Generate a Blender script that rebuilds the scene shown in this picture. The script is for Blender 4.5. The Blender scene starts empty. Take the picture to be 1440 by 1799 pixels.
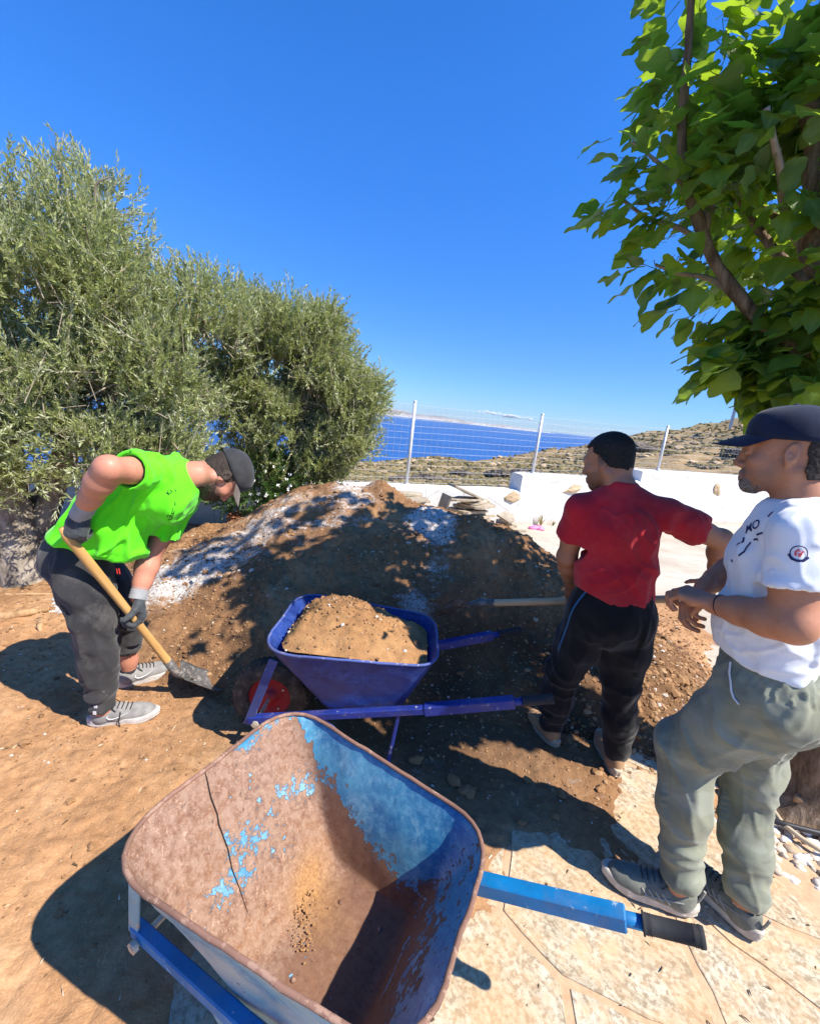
import bpy, math, random, time
import numpy as np
from mathutils import Vector, Matrix
from mathutils.bvhtree import BVHTree
T0 = time.time()
random.seed(7)
rng = np.random.default_rng(11)
C = bpy.context.scene.collection
SC = bpy.context.scene

# ---------------------------------------------------------------- camera
ROLL, PITCH = math.radians(6.3), math.radians(12.7)
cam = bpy.data.cameras.new('camera')
cam.sensor_fit = 'AUTO'; cam.sensor_width = 36.0; cam.lens = 36.0*750.0/1799.0
cam.clip_start = 0.02; cam.clip_end = 90000
cam_o = bpy.data.objects.new('camera', cam); C.objects.link(cam_o)
_R = Vector((1, 0, 0)); _U = Vector((0, math.sin(PITCH), math.cos(PITCH))); _B = _R.cross(_U)
_s, _c = math.sin(ROLL), math.cos(ROLL)
_x = _R*_c + _U*_s; _y = -_R*_s + _U*_c
cam_o.matrix_world = Matrix(((_x.x, _y.x, _B.x, 0), (_x.y, _y.y, _B.y, 0), (_x.z, _y.z, _B.z, 1.65), (0, 0, 0, 1)))
SC.camera = cam_o

# ---------------------------------------------------------------- sky, sun, exposure
SUN = Vector((0.742, -0.358, 1.0)).normalized()          # direction towards the sun
w = bpy.data.worlds.new('World'); SC.world = w; w.use_nodes = True
nt = w.node_tree; nt.nodes.clear()
sky = nt.nodes.new('ShaderNodeTexSky'); sky.sky_type = 'NISHITA'; sky.sun_disc = False
sky.sun_elevation = math.asin(SUN.z); sky.sun_rotation = math.atan2(SUN.x, SUN.y)
sky.air_density = 1.0; sky.dust_density = 0.0; sky.ozone_density = 2.5; sky.altitude = 60
hs = nt.nodes.new('ShaderNodeHueSaturation'); hs.inputs['Saturation'].default_value = 1.1
tn = nt.nodes.new('ShaderNodeMix'); tn.data_type = 'RGBA'; tn.blend_type = 'MULTIPLY'; tn.inputs[0].default_value = 1.0; 
tc = nt.nodes.new('ShaderNodeTexCoord'); sx = nt.nodes.new('ShaderNodeSeparateXYZ'); nt.links.new(tc.outputs['Generated'], sx.inputs[0])
zr = nt.nodes.new('ShaderNodeMapRange'); zr.interpolation_type = 'SMOOTHSTEP'; zr.inputs[1].default_value = 0.0; zr.inputs[2].default_value = 0.55; nt.links.new(sx.outputs[2], zr.inputs[0])
tz = nt.nodes.new('ShaderNodeMix'); tz.data_type = 'RGBA'; tz.inputs[6].default_value = (.50, .84, 1.42, 1); tz.inputs[7].default_value = (.42, 1.26, 2.25, 1)
nt.links.new(zr.outputs[0], tz.inputs[0]); nt.links.new(tz.outputs[2], tn.inputs[7])
bg = nt.nodes.new('ShaderNodeBackground'); bg.inputs['Strength'].default_value = 0.066
ow = nt.nodes.new('ShaderNodeOutputWorld')
nt.links.new(sky.outputs[0], hs.inputs['Color']); nt.links.new(hs.outputs[0], tn.inputs[6]); nt.links.new(tn.outputs[2], bg.inputs[0]); nt.links.new(bg.outputs[0], ow.inputs[0])
sl = bpy.data.lights.new('sun', 'SUN'); sl.energy = 4.9; sl.angle = math.radians(0.53); sl.color = (1.0, 0.94, 0.84)
so = bpy.data.objects.new('sun', sl); C.objects.link(so)
so.rotation_euler = (-SUN).to_track_quat('-Z', 'Y').to_euler()
SC.view_settings.view_transform = 'Standard'; SC.view_settings.look = 'None'
SC.view_settings.exposure = 0.88; SC.view_settings.gamma = 1.0; SC.view_settings.use_curve_mapping = False
SC.cycles.use_denoising = True
SC.cycles.max_bounces = 8; SC.cycles.transparent_max_bounces = 8

# ---------------------------------------------------------------- helpers: objects
def tag(o, label=None, cat=None, group=None, kind=None):
    if label: o['label'] = label
    if cat: o['category'] = cat
    if group: o['group'] = group
    if kind: o['kind'] = kind
    return o

def empty(name, loc=(0, 0, 0), rz=0.0, parent=None):
    o = bpy.data.objects.new(name, None); C.objects.link(o)
    o.location = loc; o.rotation_euler = (0, 0, rz); o.empty_display_size = 0.05
    if parent: o.parent = parent
    return o

def make_mesh(name, V, F, smooth=False):
    """V (n,3) array, F: (m,k) int array or a list of such arrays."""
    me = bpy.data.meshes.new(name)
    V = np.ascontiguousarray(V, dtype=np.float32)
    Fs = F if isinstance(F, list) else [F]
    Fs = [np.asarray(f, dtype=np.int32) for f in Fs if len(f)]
    loops = np.concatenate([f.ravel() for f in Fs])
    tot = np.concatenate([np.full(len(f), f.shape[1], np.int32) for f in Fs])
    start = np.concatenate([[0], np.cumsum(tot)[:-1]]).astype(np.int32)
    me.vertices.add(len(V)); me.vertices.foreach_set('co', V.ravel())
    me.loops.add(len(loops)); me.loops.foreach_set('vertex_index', loops)
    me.polygons.add(len(tot)); me.polygons.foreach_set('loop_start', start); me.polygons.foreach_set('loop_total', tot)
    me.polygons.foreach_set('use_smooth', np.full(len(tot), bool(smooth)))
    me.update(calc_edges=True); me.validate()
    return me

def link(name, me, mat=None, parent=None):
    o = bpy.data.objects.new(name, me); C.objects.link(o)
    if mat is not None and not me.materials: me.materials.append(mat)
    if parent:
        o.parent = parent
        if parent.get('category') == 'person': o.matrix_parent_inverse = Matrix.Translation(-parent.location)
    return o

def attr(me, name, vals):
    a = me.attributes.new(name, 'FLOAT', 'POINT'); a.data.foreach_set('value', np.asarray(vals, dtype=np.float32).ravel())

def frame_from(d, ref=(0, 0, 1)):
    d = np.asarray(d, float); d = d/np.linalg.norm(d); r = np.asarray(ref, float)
    if abs(d @ r) > 0.97: r = np.array([1., 0, 0]) if abs(d[0]) < .9 else np.array([0, 1., 0])
    u = np.cross(r, d); u /= np.linalg.norm(u); v = np.cross(d, u)
    return u, v, d

class MB:
    """collects shapes into one mesh"""
    def __init__(s): s.V = []; s.F = {}; s.n = 0; s.A = []
    def add(s, V, F, a=0.0):
        V = np.asarray(V, float).reshape(-1, 3)
        for f in (F if isinstance(F, list) else [F]):
            f = np.asarray(f, int)
            if len(f): s.F.setdefault(f.shape[1], []).append(f+s.n)
        s.V.append(V); s.n += len(V); s.A.append(np.full(len(V), a)); return s
    def box(s, c, size, R=None, bevel=0.0, a=0.0):
        sx, sy, sz = [q/2 for q in size]; b = min(bevel, sx*.9, sy*.9, sz*.9)
        if b <= 0:
            V = np.array([[x, y, z] for x in (-sx, sx) for y in (-sy, sy) for z in (-sz, sz)])
            F = np.array([[0, 1, 3, 2], [4, 6, 7, 5], [0, 4, 5, 1], [2, 3, 7, 6], [0, 2, 6, 4], [1, 5, 7, 3]])
            Fs = [F]
        else:
            V = []
            for x in (-1, 1):
                for y in (-1, 1):
                    for z in (-1, 1):
                        V += [[x*sx, y*(sy-b), z*(sz-b)], [x*(sx-b), y*sy, z*(sz-b)], [x*(sx-b), y*(sy-b), z*sz]]
            V = np.array(V)
            i = lambda x, y, z, k: 3*(4*x+2*y+z)+k
            q = []
            for x in (0, 1):
                f = [i(x, 0, 0, 0), i(x, 0, 1, 0), i(x, 1, 1, 0), i(x, 1, 0, 0)]; q.append(f if x == 0 else f[::-1])
                f = [i(0, x, 0, 1), i(1, x, 0, 1), i(1, x, 1, 1), i(0, x, 1, 1)]; q.append(f if x == 0 else f[::-1])
                f = [i(0, 0, x, 2), i(0, 1, x, 2), i(1, 1, x, 2), i(1, 0, x, 2)]; q.append(f if x == 0 else f[::-1])
            t = []
            for x in (0, 1):
                for y in (0, 1):
                    q.append([i(x, y, 0, 0), i(x, y, 1, 0), i(x, y, 1, 1), i(x, y, 0, 1)] if x == y else [i(x, y, 0, 1), i(x, y, 1, 1), i(x, y, 1, 0), i(x, y, 0, 0)])
                    q.append([i(x, 0, y, 0), i(x, 1, y, 0), i(x, 1, y, 2), i(x, 0, y, 2)] if x != y else [i(x, 0, y, 2), i(x, 1, y, 2), i(x, 1, y, 0), i(x, 0, y, 0)])
                    q.append([i(0, x, y, 1), i(1, x, y, 1), i(1, x, y, 2), i(0, x, y, 2)] if x == y else [i(0, x, y, 2), i(1, x, y, 2), i(1, x, y, 1), i(0, x, y, 1)])
                    for z in (0, 1):
                        f = [i(x, y, z, 0), i(x, y, z, 1), i(x, y, z, 2)]
                        t.append(f if (x+y+z) % 2 else f[::-1])
            Fs = [np.array(q), np.array(t)]
        if R is not None: V = V @ np.asarray(R).T
        return s.add(V+np.asarray(c, float), Fs, a)
    def bar(s, a, b, w, h, up=(0, 0, 1), bevel=0.003, at=0.0):
        a = np.asarray(a, float); b = np.asarray(b, float); u, v, d = frame_from(b-a, up)
        R = np.stack([u, v, d], 1)
        return s.box((a+b)/2, (w, h, np.linalg.norm(b-a)), R, bevel, at)
    def tube(s, pts, r, n=10, cap=True, a=0.0, flat=1.0):
        pts = np.asarray(pts, float); m = len(pts); r = np.broadcast_to(np.asarray(r, float), (m,))
        tg = np.gradient(pts, axis=0); tg /= np.linalg.norm(tg, axis=1)[:, None]+1e-12
        u, v, _ = frame_from(tg[0]); V = []
        th = np.arange(n)*2*np.pi/n
        for i in range(m):
            u = u - tg[i]*(u @ tg[i]); u /= np.linalg.norm(u); v = np.cross(tg[i], u)
            V.append(pts[i]+r[i]*(np.cos(th)[:, None]*u+flat*np.sin(th)[:, None]*v))
        V = np.concatenate(V); i, j = np.meshgrid(np.arange(m-1), np.arange(n), indexing='ij'); j2 = (j+1) % n
        F = np.stack([i*n+j, i*n+j2, (i+1)*n+j2, (i+1)*n+j], -1).reshape(-1, 4); Fs = [F]
        if cap:
            V = np.concatenate([V, pts[:1], pts[-1:]]); k = np.arange(n)
            Fs.append(np.concatenate([np.stack([np.full(n, m*n), (k+1) % n, k], 1), np.stack([np.full(n, m*n+1), (m-1)*n+k, (m-1)*n+(k+1) % n], 1)]))
        return s.add(V, Fs, a)
    def lathe(s, prof, n=24, c=(0, 0, 0), R=None, a=0.0):
        """prof: list of (radius, z)"""
        p = np.asarray(prof, float); th = np.arange(n)*2*np.pi/n; m = len(p)
        V = np.stack([p[:, None, 0]*np.cos(th), p[:, None, 0]*np.sin(th), np.repeat(p[:, 1:2], n, 1)], -1).reshape(-1, 3)
        i, j = np.meshgrid(np.arange(m-1), np.arange(n), indexing='ij'); j2 = (j+1) % n
        F = np.stack([i*n+j, i*n+j2, (i+1)*n+j2, (i+1)*n+j], -1).reshape(-1, 4)
        if R is not None: V = V @ np.asarray(R).T
        return s.add(V+np.asarray(c, float), F, a)
    def arrays(s): return np.concatenate(s.V), [np.concatenate(f) for f in s.F.values()]
    def build(s, name, mat=None, parent=None, smooth=False, at=None):
        V, F = s.arrays(); me = make_mesh(name, V, F, smooth)
        if at: attr(me, at, np.concatenate(s.A))
        return link(name, me, mat, parent)

def rotz(a):
    c, s_ = math.cos(a), math.sin(a); return np.array([[c, -s_, 0], [s_, c, 0], [0, 0, 1]])
def rot(axis, a): return np.array(Matrix.Rotation(a, 3, Vector(axis)))

# ---------------------------------------------------------------- helpers: noise
def _h(ix, iy, iz, seed):
    n = (ix*374761393 + iy*668265263 + iz*2147483647 + seed*974711) & 0xffffffff
    n = ((n ^ (n >> 13))*1274126177) & 0xffffffff
    n = ((n ^ (n >> 16))*2246822519) & 0xffffffff
    return ((n ^ (n >> 15)) & 0xffff)/32767.5-1.0
def vnoise(P, seed=0):
    P = np.asarray(P, float); i = np.floor(P).astype(np.int64); f = P-i; u = f*f*f*(f*(f*6-15)+10)
    r = 0
    for a in (0, 1):
        for b in (0, 1):
            for c in (0, 1):
                wgt = (u[..., 0] if a else 1-u[..., 0])*(u[..., 1] if b else 1-u[..., 1])*(u[..., 2] if c else 1-u[..., 2])
                r = r+wgt*_h(i[..., 0]+a, i[..., 1]+b, i[..., 2]+c, seed)
    return r
def fbm(P, oct=4, seed=0, gain=.5):
    P = np.asarray(P, float); r = 0; amp = 1
    for o in range(oct):
        r = r+amp*vnoise(P, seed+o*17); P = P*2.03+1.7; amp *= gain
    return r
def P3(x, y, z=0): return np.stack(np.broadcast_arrays(np.asarray(x, float), np.asarray(y, float), np.asarray(z, float)), -1)
def sstep(a, b, x):
    t = np.clip((np.asarray(x, float)-a)/(b-a), 0, 1); return t*t*(3-2*t)

# ---------------------------------------------------------------- helpers: materials
class M:
    def __init__(s, name, rough=.8, spec=.3, metal=0.0):
        s.m = bpy.data.materials.new(name); s.m.use_nodes = True; s.t = s.m.node_tree; s.t.nodes.clear()
        s.out = s.n('ShaderNodeOutputMaterial'); s.b = s.n('ShaderNodeBsdfPrincipled')
        s.set('Roughness', rough); s.set('Specular IOR Level', spec); s.set('Metallic', metal)
        s.l(s.b.outputs[0], s.out.inputs[0]); s._co = {}
    def n(s, t, **k):
        x = s.t.nodes.new(t)
        for a, b in k.items(): setattr(x, a, b)
        return x
    def l(s, a, b): s.t.links.new(a, b)
    def put(s, inp, v):
        if hasattr(v, 'is_output') or hasattr(v, 'links'): s.l(v, inp)
        else:
            if inp.type == 'RGBA' and len(v) == 3: v = (*v, 1)
            inp.default_value = v
    def set(s, k, v): s.put(s.b.inputs[k], v); return s
    def co(s, kind='Object', scale=(1, 1, 1), rotv=(0, 0, 0)):
        if kind not in s._co: s._co[kind] = s.n('ShaderNodeTexCoord').outputs[kind] if kind != 'World' else s.n('ShaderNodeNewGeometry').outputs['Position']
        o = s._co[kind]
        if scale != (1, 1, 1) or rotv != (0, 0, 0):
            mp = s.n('ShaderNodeMapping'); s.l(o, mp.inputs[0]); mp.inputs['Scale'].default_value = scale; mp.inputs['Rotation'].default_value = rotv; o = mp.outputs[0]
        return o
    def noise(s, scale, detail=4, rough=.55, co=None, dist=0.0):
        x = s.n('ShaderNodeTexNoise'); x.inputs['Scale'].default_value = scale; x.inputs['Detail'].default_value = detail
        x.inputs['Roughness'].default_value = rough; x.inputs['Distortion'].default_value = dist
        s.l(co if co is not None else s.co(), x.inputs['Vector']); return x.outputs[0]
    def voro(s, scale, co=None, out='Distance', feature='F1'):
        x = s.n('ShaderNodeTexVoronoi'); x.feature = feature; x.inputs['Scale'].default_value = scale
        s.l(co if co is not None else s.co(), x.inputs['Vector']); return x.outputs[out]
    def ramp(s, f, stops, interp='LINEAR'):
        x = s.n('ShaderNodeValToRGB'); x.color_ramp.interpolation = interp; e = x.color_ramp.elements
        while len(e) > 1: e.remove(e[-1])
        for i, (p, c) in enumerate(stops):
            q = e[0] if i == 0 else e.new(p)
            q.position = p; q.color = (c, c, c, 1) if isinstance(c, (int, float)) else (*c, 1)
        s.put(x.inputs[0], f); return x.outputs[0]
    def mix(s, f, a, b, mode='MIX'):
        x = s.n('ShaderNodeMix'); x.data_type = 'RGBA'; x.blend_type = mode
        s.put(x.inputs[0], f); s.put(x.inputs[6], a); s.put(x.inputs[7], b); return x.outputs[2]
    def math(s, op, a, b=None, c=None):
        x = s.n('ShaderNodeMath'); x.operation = op
        s.put(x.inputs[0], a)
        if b is not None: s.put(x.inputs[1], b)
        if c is not None: s.put(x.inputs[2], c)
        return x.outputs[0]
    def at(s, name): x = s.n('ShaderNodeAttribute'); x.attribute_name = name; return x.outputs['Fac']
    def rnd(s): return s.n('ShaderNodeObjectInfo').outputs['Random']
    def island(s): return s.n('ShaderNodeNewGeometry').outputs['Random Per Island']
    def color(s, c): return s.set('Base Color', c)
    def bump(s, h, strength=.5, dist=.01, prev=None):
        x = s.n('ShaderNodeBump'); x.inputs['Strength'].default_value = strength; x.inputs['Distance'].default_value = dist
        s.l(h, x.inputs['Height'])
        if prev is not None: s.l(prev, x.inputs['Normal'])
        s.l(x.outputs[0], s.b.inputs['Normal']); return x.outputs[0]

def plain(name, c, rough=.6, spec=.3, metal=0.0, var=.15, scale=12, bump=0.0, bscale=60, coord='Object'):
    m = M(name, rough, spec, metal); c = np.array(c)
    f = m.noise(scale, 5, .6, m.co(coord))
    m.color(m.ramp(f, [(.3, tuple(c*(1-var))), (.7, tuple(np.minimum(c*(1+var), .95)))]))
    if bump: m.bump(m.noise(bscale, 4, .6, m.co(coord)), bump, .004)
    return m.m
# ================================================================ SETTING
# ---------------------------------------------------------------- materials of the ground
def soil_mat(name, c1, c2, c3, powder=False):
    m = M(name, .95, .1)
    co = m.co('World')
    n1 = m.noise(2.2, 5, .6, co); n2 = m.noise(22, 5, .65, co); n3 = m.noise(140, 3, .6, co)
    base = m.ramp(n1, [(.32, c1), (.52, c2), (.72, c3)])
    base = m.mix(m.ramp(n2, [(.35, .0), (.65, .55)]), base, tuple(np.array(c1)*.62))
    base = m.mix(m.ramp(n3, [(.55, .0), (.75, .35)]), base, tuple(np.minimum(np.array(c3)*1.35, .9)))
    if powder:
        p = m.at('powder')
        q = m.math('ADD', p, m.math('MULTIPLY', m.math('SUBTRACT', m.noise(30, 7, .8, m.co('World', (.6, 1.2, .6), (0, 0, .3))), .5), 1.15))
        q = m.math('ADD', q, m.math('MULTIPLY', m.math('SUBTRACT', m.noise(6, 4, .6, m.co('World', (.45, 1.3, .6), (0, 0, .3))), .5), .7))
        white = m.ramp(m.noise(75, 4, .7, co), [(.36, (.20, .165, .13)), (.47, (.46, .43, .39)), (.62, (.68, .66, .62))])
        base = m.mix(m.ramp(q, [(.42, 0.0), (.66, .92)]), base, white)
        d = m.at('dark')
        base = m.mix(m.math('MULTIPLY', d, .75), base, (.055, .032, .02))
    m.color(base)
    b = m.bump(n2, .55, .02); m.bump(n3, .5, .006, b)
    return m.m
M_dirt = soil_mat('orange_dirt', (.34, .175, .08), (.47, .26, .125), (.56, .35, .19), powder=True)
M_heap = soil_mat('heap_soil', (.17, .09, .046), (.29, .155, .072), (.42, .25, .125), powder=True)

def m_concrete():
    m = M('pale_dusty_concrete', .9, .15); co = m.co('World')
    n = m.noise(.9, 6, .65, co); f = m.noise(26, 5, .7, co); g = m.noise(3.0, 5, .6, m.co('World', (1, 4, 1), (0, 0, .4)))
    c = m.ramp(n, [(.3, (.36, .30, .22)), (.5, (.47, .41, .32)), (.7, (.54, .48, .39))])
    c = m.mix(m.ramp(g, [(.5, 0.0), (.68, .5)]), c, (.34, .26, .18))
    c = m.mix(m.ramp(f, [(.55, 0.0), (.75, .4)]), c, (.29, .21, .14))
    # orange soil worked into the joints near the heap
    sp = m.n('ShaderNodeSeparateXYZ'); m.l(co, sp.inputs[0])
    dx = m.math('SUBTRACT', sp.outputs[0], .4); dy = m.math('SUBTRACT', sp.outputs[1], 1.7)
    d = m.math('SQRT', m.math('ADD', m.math('MULTIPLY', dx, dx), m.math('MULTIPLY', dy, dy)))
    d = m.math('ADD', d, m.math('MULTIPLY', m.noise(1.7, 5, .65, co), 1.8))
    c = m.mix(m.ramp(m.math('MULTIPLY', d, .2), [(.46, .85), (.74, 0.0)]), c, m.ramp(f, [(.35, (.44, .26, .14)), (.65, (.55, .37, .22))]))
    m.color(c); m.bump(f, .35, .008); return m.m
M_concrete = m_concrete()

def m_flag():
    m = M('speckled_flagstone', .8, .25); r = m.rnd(); co = m.co('World')
    mp = m.n('ShaderNodeVectorRotate'); mp.rotation_type = 'Z_AXIS'; m.l(co, mp.inputs['Vector'])
    m.l(m.math('ADD', m.math('MULTIPLY', r, 1.6), .1), mp.inputs['Angle'])
    st = m.n('ShaderNodeMapping'); m.l(mp.outputs[0], st.inputs[0]); st.inputs['Scale'].default_value = (.28, 1, 1)
    grain = m.noise(34, 6, .72, st.outputs[0], 1.2); sp = m.noise(58, 4, .7, co); big = m.noise(3.5, 4, .6, co)
    c = m.ramp(grain, [(.34, (.29, .225, .145)), (.47, (.43, .365, .25)), (.60, (.54, .485, .36))])
    c = m.mix(m.ramp(r, [(.2, 0.0), (.9, .45)]), c, m.ramp(grain, [(.35, (.42, .36, .27)), (.6, (.60, .54, .43))]))
    c = m.mix(m.ramp(sp, [(.42, .75), (.52, 0.0)]), c, (.23, .165, .10))
    c = m.mix(m.ramp(m.noise(9, 6, .7, co), [(.48, 0.0), (.66, .8)]), c, (.58, .39, .22))
    c = m.mix(m.ramp(big, [(.44, 0.0), (.62, .80)]), c, m.ramp(sp, [(.4, (.42, .27, .14)), (.6, (.55, .39, .23))]))
    m.color(c); m.bump(grain, .35, .006); return m.m
M_flag = m_flag()

# ---------------------------------------------------------------- ground sheet, flagstones, loose dirt
def poly_stone(pts, z0, z1, rough=.004, inset=.012, seed=0):
    """an irregular slab from a polygon: side wall, bevel and a gently uneven top"""
    p = np.asarray(pts, float); c = p.mean(0); n0 = len(p)
    q = []
    for i in range(n0):
        a, b = p[i], p[(i+1) % n0]; k = max(2, int(np.linalg.norm(b-a)/.07))
        for j in range(k): q.append(a+(b-a)*j/k)
    q = np.array(q); n = len(q)
    q = q+.010*np.stack([vnoise(P3(q[:, 0]*14, q[:, 1]*14, seed)), vnoise(P3(q[:, 0]*14, q[:, 1]*14, seed+50))], -1)
    d = c-q; L = np.linalg.norm(d, axis=1)[:, None]+1e-6
    rings = [(q, z0), (q, z1-inset*.6), (q+d/L*inset*.5, z1-inset*.15), (q+d/L*inset*1.6, z1)]
    V = [np.column_stack([a, np.full(n, z)]) for a, z in rings]
    V[3][:, 2] += rough*vnoise(P3(V[3][:, 0]*9, V[3][:, 1]*9, seed))
    V.append(np.array([[c[0], c[1], z1]]))
    V = np.concatenate(V); F = []
    j = np.arange(n); j2 = (j+1) % n
    for r in range(3): F.append(np.stack([r*n+j, r*n+j2, (r+1)*n+j2, (r+1)*n+j], 1))
    return V, [np.concatenate(F), np.stack([3*n+j, 3*n+j2, np.full(n, 4*n)], 1)]

gx, gy = np.meshgrid(np.linspace(-14, 16, 121), np.linspace(-6, 15, 85), indexing='ij')
V = P3(gx, gy, np.where((gx-1.83)*.4104-(gy-7.24)*.9119 < -.6, -3.0, .0)).reshape(-1, 3)
def gridF(a, b):
    i, j = np.meshgrid(np.arange(a-1), np.arange(b-1), indexing='ij')
    return np.stack([i*b+j, (i+1)*b+j, (i+1)*b+j+1, i*b+j+1], -1).reshape(-1, 4)
courtyard = link('courtyard_ground', make_mesh('courtyard_ground', V, gridF(121, 85)), M_concrete)
tag(courtyard, kind='structure')

_bx = np.array([-3.5, -1.6, -1.0, -.5, 0., .3, .6, 1.0, 1.4, 2.0, 2.6, 3.2]); _by = np.array([.1, .30, .42, .66, .92, 1.05, 1.30, 1.52, 1.75, 2.2, 3.0, 4.6])
def dirt_z(x, y):
    x = np.asarray(x, float); y = np.asarray(y, float)
    s = y-np.interp(x, _bx, _by)
    s = np.minimum(s, 5.0-y-.2*x); s = np.minimum(s, x+4.2)
    n = fbm(P3(x*3.1, y*3.1, 2.), 4, 5)
    cover = s+.34*n
    z = -.010+.030*sstep(-.30, .35, cover)+.016*sstep(.2, 1.2, s)
    z = z+.008*fbm(P3(x*7, y*7, 0), 3, 9)*sstep(-.1, .4, cover)+(.006*np.abs(vnoise(P3(x*21, y*21, 0), 3))+.004*vnoise(P3(x*47, y*47, 0), 4)-.004*sstep(.25, .5, vnoise(P3(x*4.2, y*5, 3), 14))+.004*np.abs(vnoise(P3(x*33, y*33, 1), 15)))*sstep(-.2, .3, cover)
    return z

# flagstones: jittered, slanting rows so the joints run from upper left to lower right as laid
def voronoi_cells(pts, lo, hi):
    cells = []
    for i, p in enumerate(pts):
        poly = [np.array(q, float) for q in ((lo[0], lo[1]), (hi[0], lo[1]), (hi[0], hi[1]), (lo[0], hi[1]))]
        for j, q in enumerate(pts):
            if i == j or np.linalg.norm(q-p) > 2.2: continue
            m_ = (p+q)/2; nrm = G2 @ (q-p); out = []
            for k in range(len(poly)):
                a, b = poly[k], poly[(k+1) % len(poly)]; da, db = (a-m_) @ nrm, (b-m_) @ nrm
                if da <= 0: out.append(a)
                if (da < 0) != (db < 0): out.append(a+(b-a)*da/(da-db))
            poly = out
            if len(poly) < 3: break
        cells.append(poly)
    return cells
r2 = np.random.default_rng(5)
_a = math.radians(-38); _e = np.array([[math.cos(_a), math.sin(_a)], [-math.sin(_a), math.cos(_a)]]); G2 = _e.T @ np.diag([.42, 1.0]) @ _e     # slabs longer along the slant
ang = math.radians(-38); ca, sa = math.cos(ang), math.sin(ang)
pts = []
for i in range(-7, 9):
    for j in range(-8, 10):
        u = (i+.5*(j % 2))*.50+r2.uniform(-.27, .27); v = j*.27+r2.uniform(-.14, .14)
        if r2.random() < .30: continue
        pts.append((u*ca-v*sa+.4, u*sa+v*ca+1.0))
pts = np.array([p for p in pts if -2.4 < p[0] < 3.4 and -.4 < p[1] < 2.7])
cells = voronoi_cells(pts, (-2.6, -.6), (3.6, 2.9))
nflag = 0
for k, (p, poly) in enumerate(zip(pts, cells)):
    if len(poly) < 3: continue
    poly = np.array(poly); c = poly.mean(0)
    if dirt_z(c[0], c[1]) > .03 and (c[1] > np.interp(c[0], _bx, _by)+.5): continue
    if abs(c[0]) > c[1]*1.35+.55: continue
    if 1.62 < c[0] < 2.6 and 1.42 < c[1] < 2.4: continue            # the tree pit
    d = c-poly; L = np.linalg.norm(d, axis=1)[:, None]; poly = poly+d/L*(.010+.010*r2.random())
    V, F = poly_stone(poly, -.03, .0025+.0035*r2.random(), .002, .004, k)
    o = link('flagstone', make_mesh('flagstone', V, F), M_flag, courtyard); nflag += 1

nx, ny = 560, 440
gx, gy = np.meshgrid(np.linspace(-4.4, 3.6, nx), np.linspace(.25, 5.4, ny), indexing='ij')
gz = dirt_z(gx, gy)
me = make_mesh('loose_dirt', P3(gx, gy, gz).reshape(-1, 3), gridF(nx, ny), True)
pw = .62*np.exp(-((gx+.0)**2/.5+(gy-1.62)**2/.14))+.30*sstep(.2, 1., gx)*sstep(1.3, 1.7, gy)+.22*vnoise(P3(gx*1.3, gy*1.3, 4))
attr(me, 'powder', np.clip(pw*.55, 0, 1))
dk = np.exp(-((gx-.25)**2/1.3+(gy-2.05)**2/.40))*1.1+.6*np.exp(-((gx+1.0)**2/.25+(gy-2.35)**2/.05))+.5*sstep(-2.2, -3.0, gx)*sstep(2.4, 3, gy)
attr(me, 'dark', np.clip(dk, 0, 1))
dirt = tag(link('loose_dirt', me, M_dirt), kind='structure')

# ---------------------------------------------------------------- soil heap
def heap_z(x, y):
    x = np.asarray(x, float); y = np.asarray(y, float)
    w1 = .10*fbm(P3(x*1.1, y*1.1, 8), 3, 21)
    def cone(ax, ay, h, sx1, sx2, sf, sb):
        dx = (x-ax); dy = (y-ay)
        dx = np.where(dx < 0, dx/sx1, dx/sx2); dy = np.where(dy < 0, dy/sf, dy/sb)
        r = np.sqrt(dx*dx+dy*dy+.004)
        return h*(1-r)
    a = cone(-.30, 3.70, 1.10, 2.55, 2.1, 1.80, 1.5)
    b = cone(.50, 3.30, .985, 2.0, 1.75, 1.25, 1.3)
    c = cone(1.12, 3.0, .70, 1.4, 1.15, 1.0, 1.2)
    d = cone(.10, 3.50, 1.05, 2.2, 1.9, 1.45, 1.4)
    k = .10
    def smax(p, q): h = np.clip(.5+.5*(p-q)/k, 0, 1); return q+(p-q)*h+k*h*(1-h)
    z = smax(smax(smax(a, b), c), d)+w1*.6
    z = z+.035*fbm(P3(x*4, y*4, 3), 4, 31)*sstep(-.1, .25, z)+.016*np.abs(vnoise(P3(x*11, y*11, 3), 33))+.009*np.abs(vnoise(P3(x*25, y*25, 3), 34))+.006*vnoise(P3(x*52, y*52, 3), 35)
    # a bite dug out beside the barrow
    z = z-.16*np.exp(-((x-.55)**2/.10+(y-2.45)**2/.05))
    return np.maximum(z, -.06)
nx, ny = 440, 340
gx, gy = np.meshgrid(np.linspace(-3.2, 2.9, nx), np.linspace(1.7, 5.6, ny), indexing='ij')
gz = heap_z(gx, gy)
me = make_mesh('soil_heap', P3(gx, gy, gz).reshape(-1, 3), gridF(nx, ny), True)
def seg_mask(x, y, a, b, wd):
    a = np.array(a); b = np.array(b); d = b-a; t = np.clip(((x-a[0])*d[0]+(y-a[1])*d[1])/(d @ d), 0, 1)
    r = np.hypot(x-a[0]-t*d[0], y-a[1]-t*d[1]); return np.exp(-(r/wd)**2)
pwd = np.maximum.reduce([seg_mask(gx, gy, (-.75, 3.42), (-2.25, 2.75), .60)*1.2, seg_mask(gx, gy, (-.28, 3.68), (.3, 3.4), .10)*.4,
                         seg_mask(gx, gy, (.18, 3.3), (.22, 2.55), .24)*1.35, seg_mask(gx, gy, (-1.3, 2.9), (-1.9, 2.30), .36)*.8, .22+0*gx])
pwd = pwd*(.75+.5*vnoise(P3(gx*2.4, gy*2.4, 5), 41))
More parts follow.
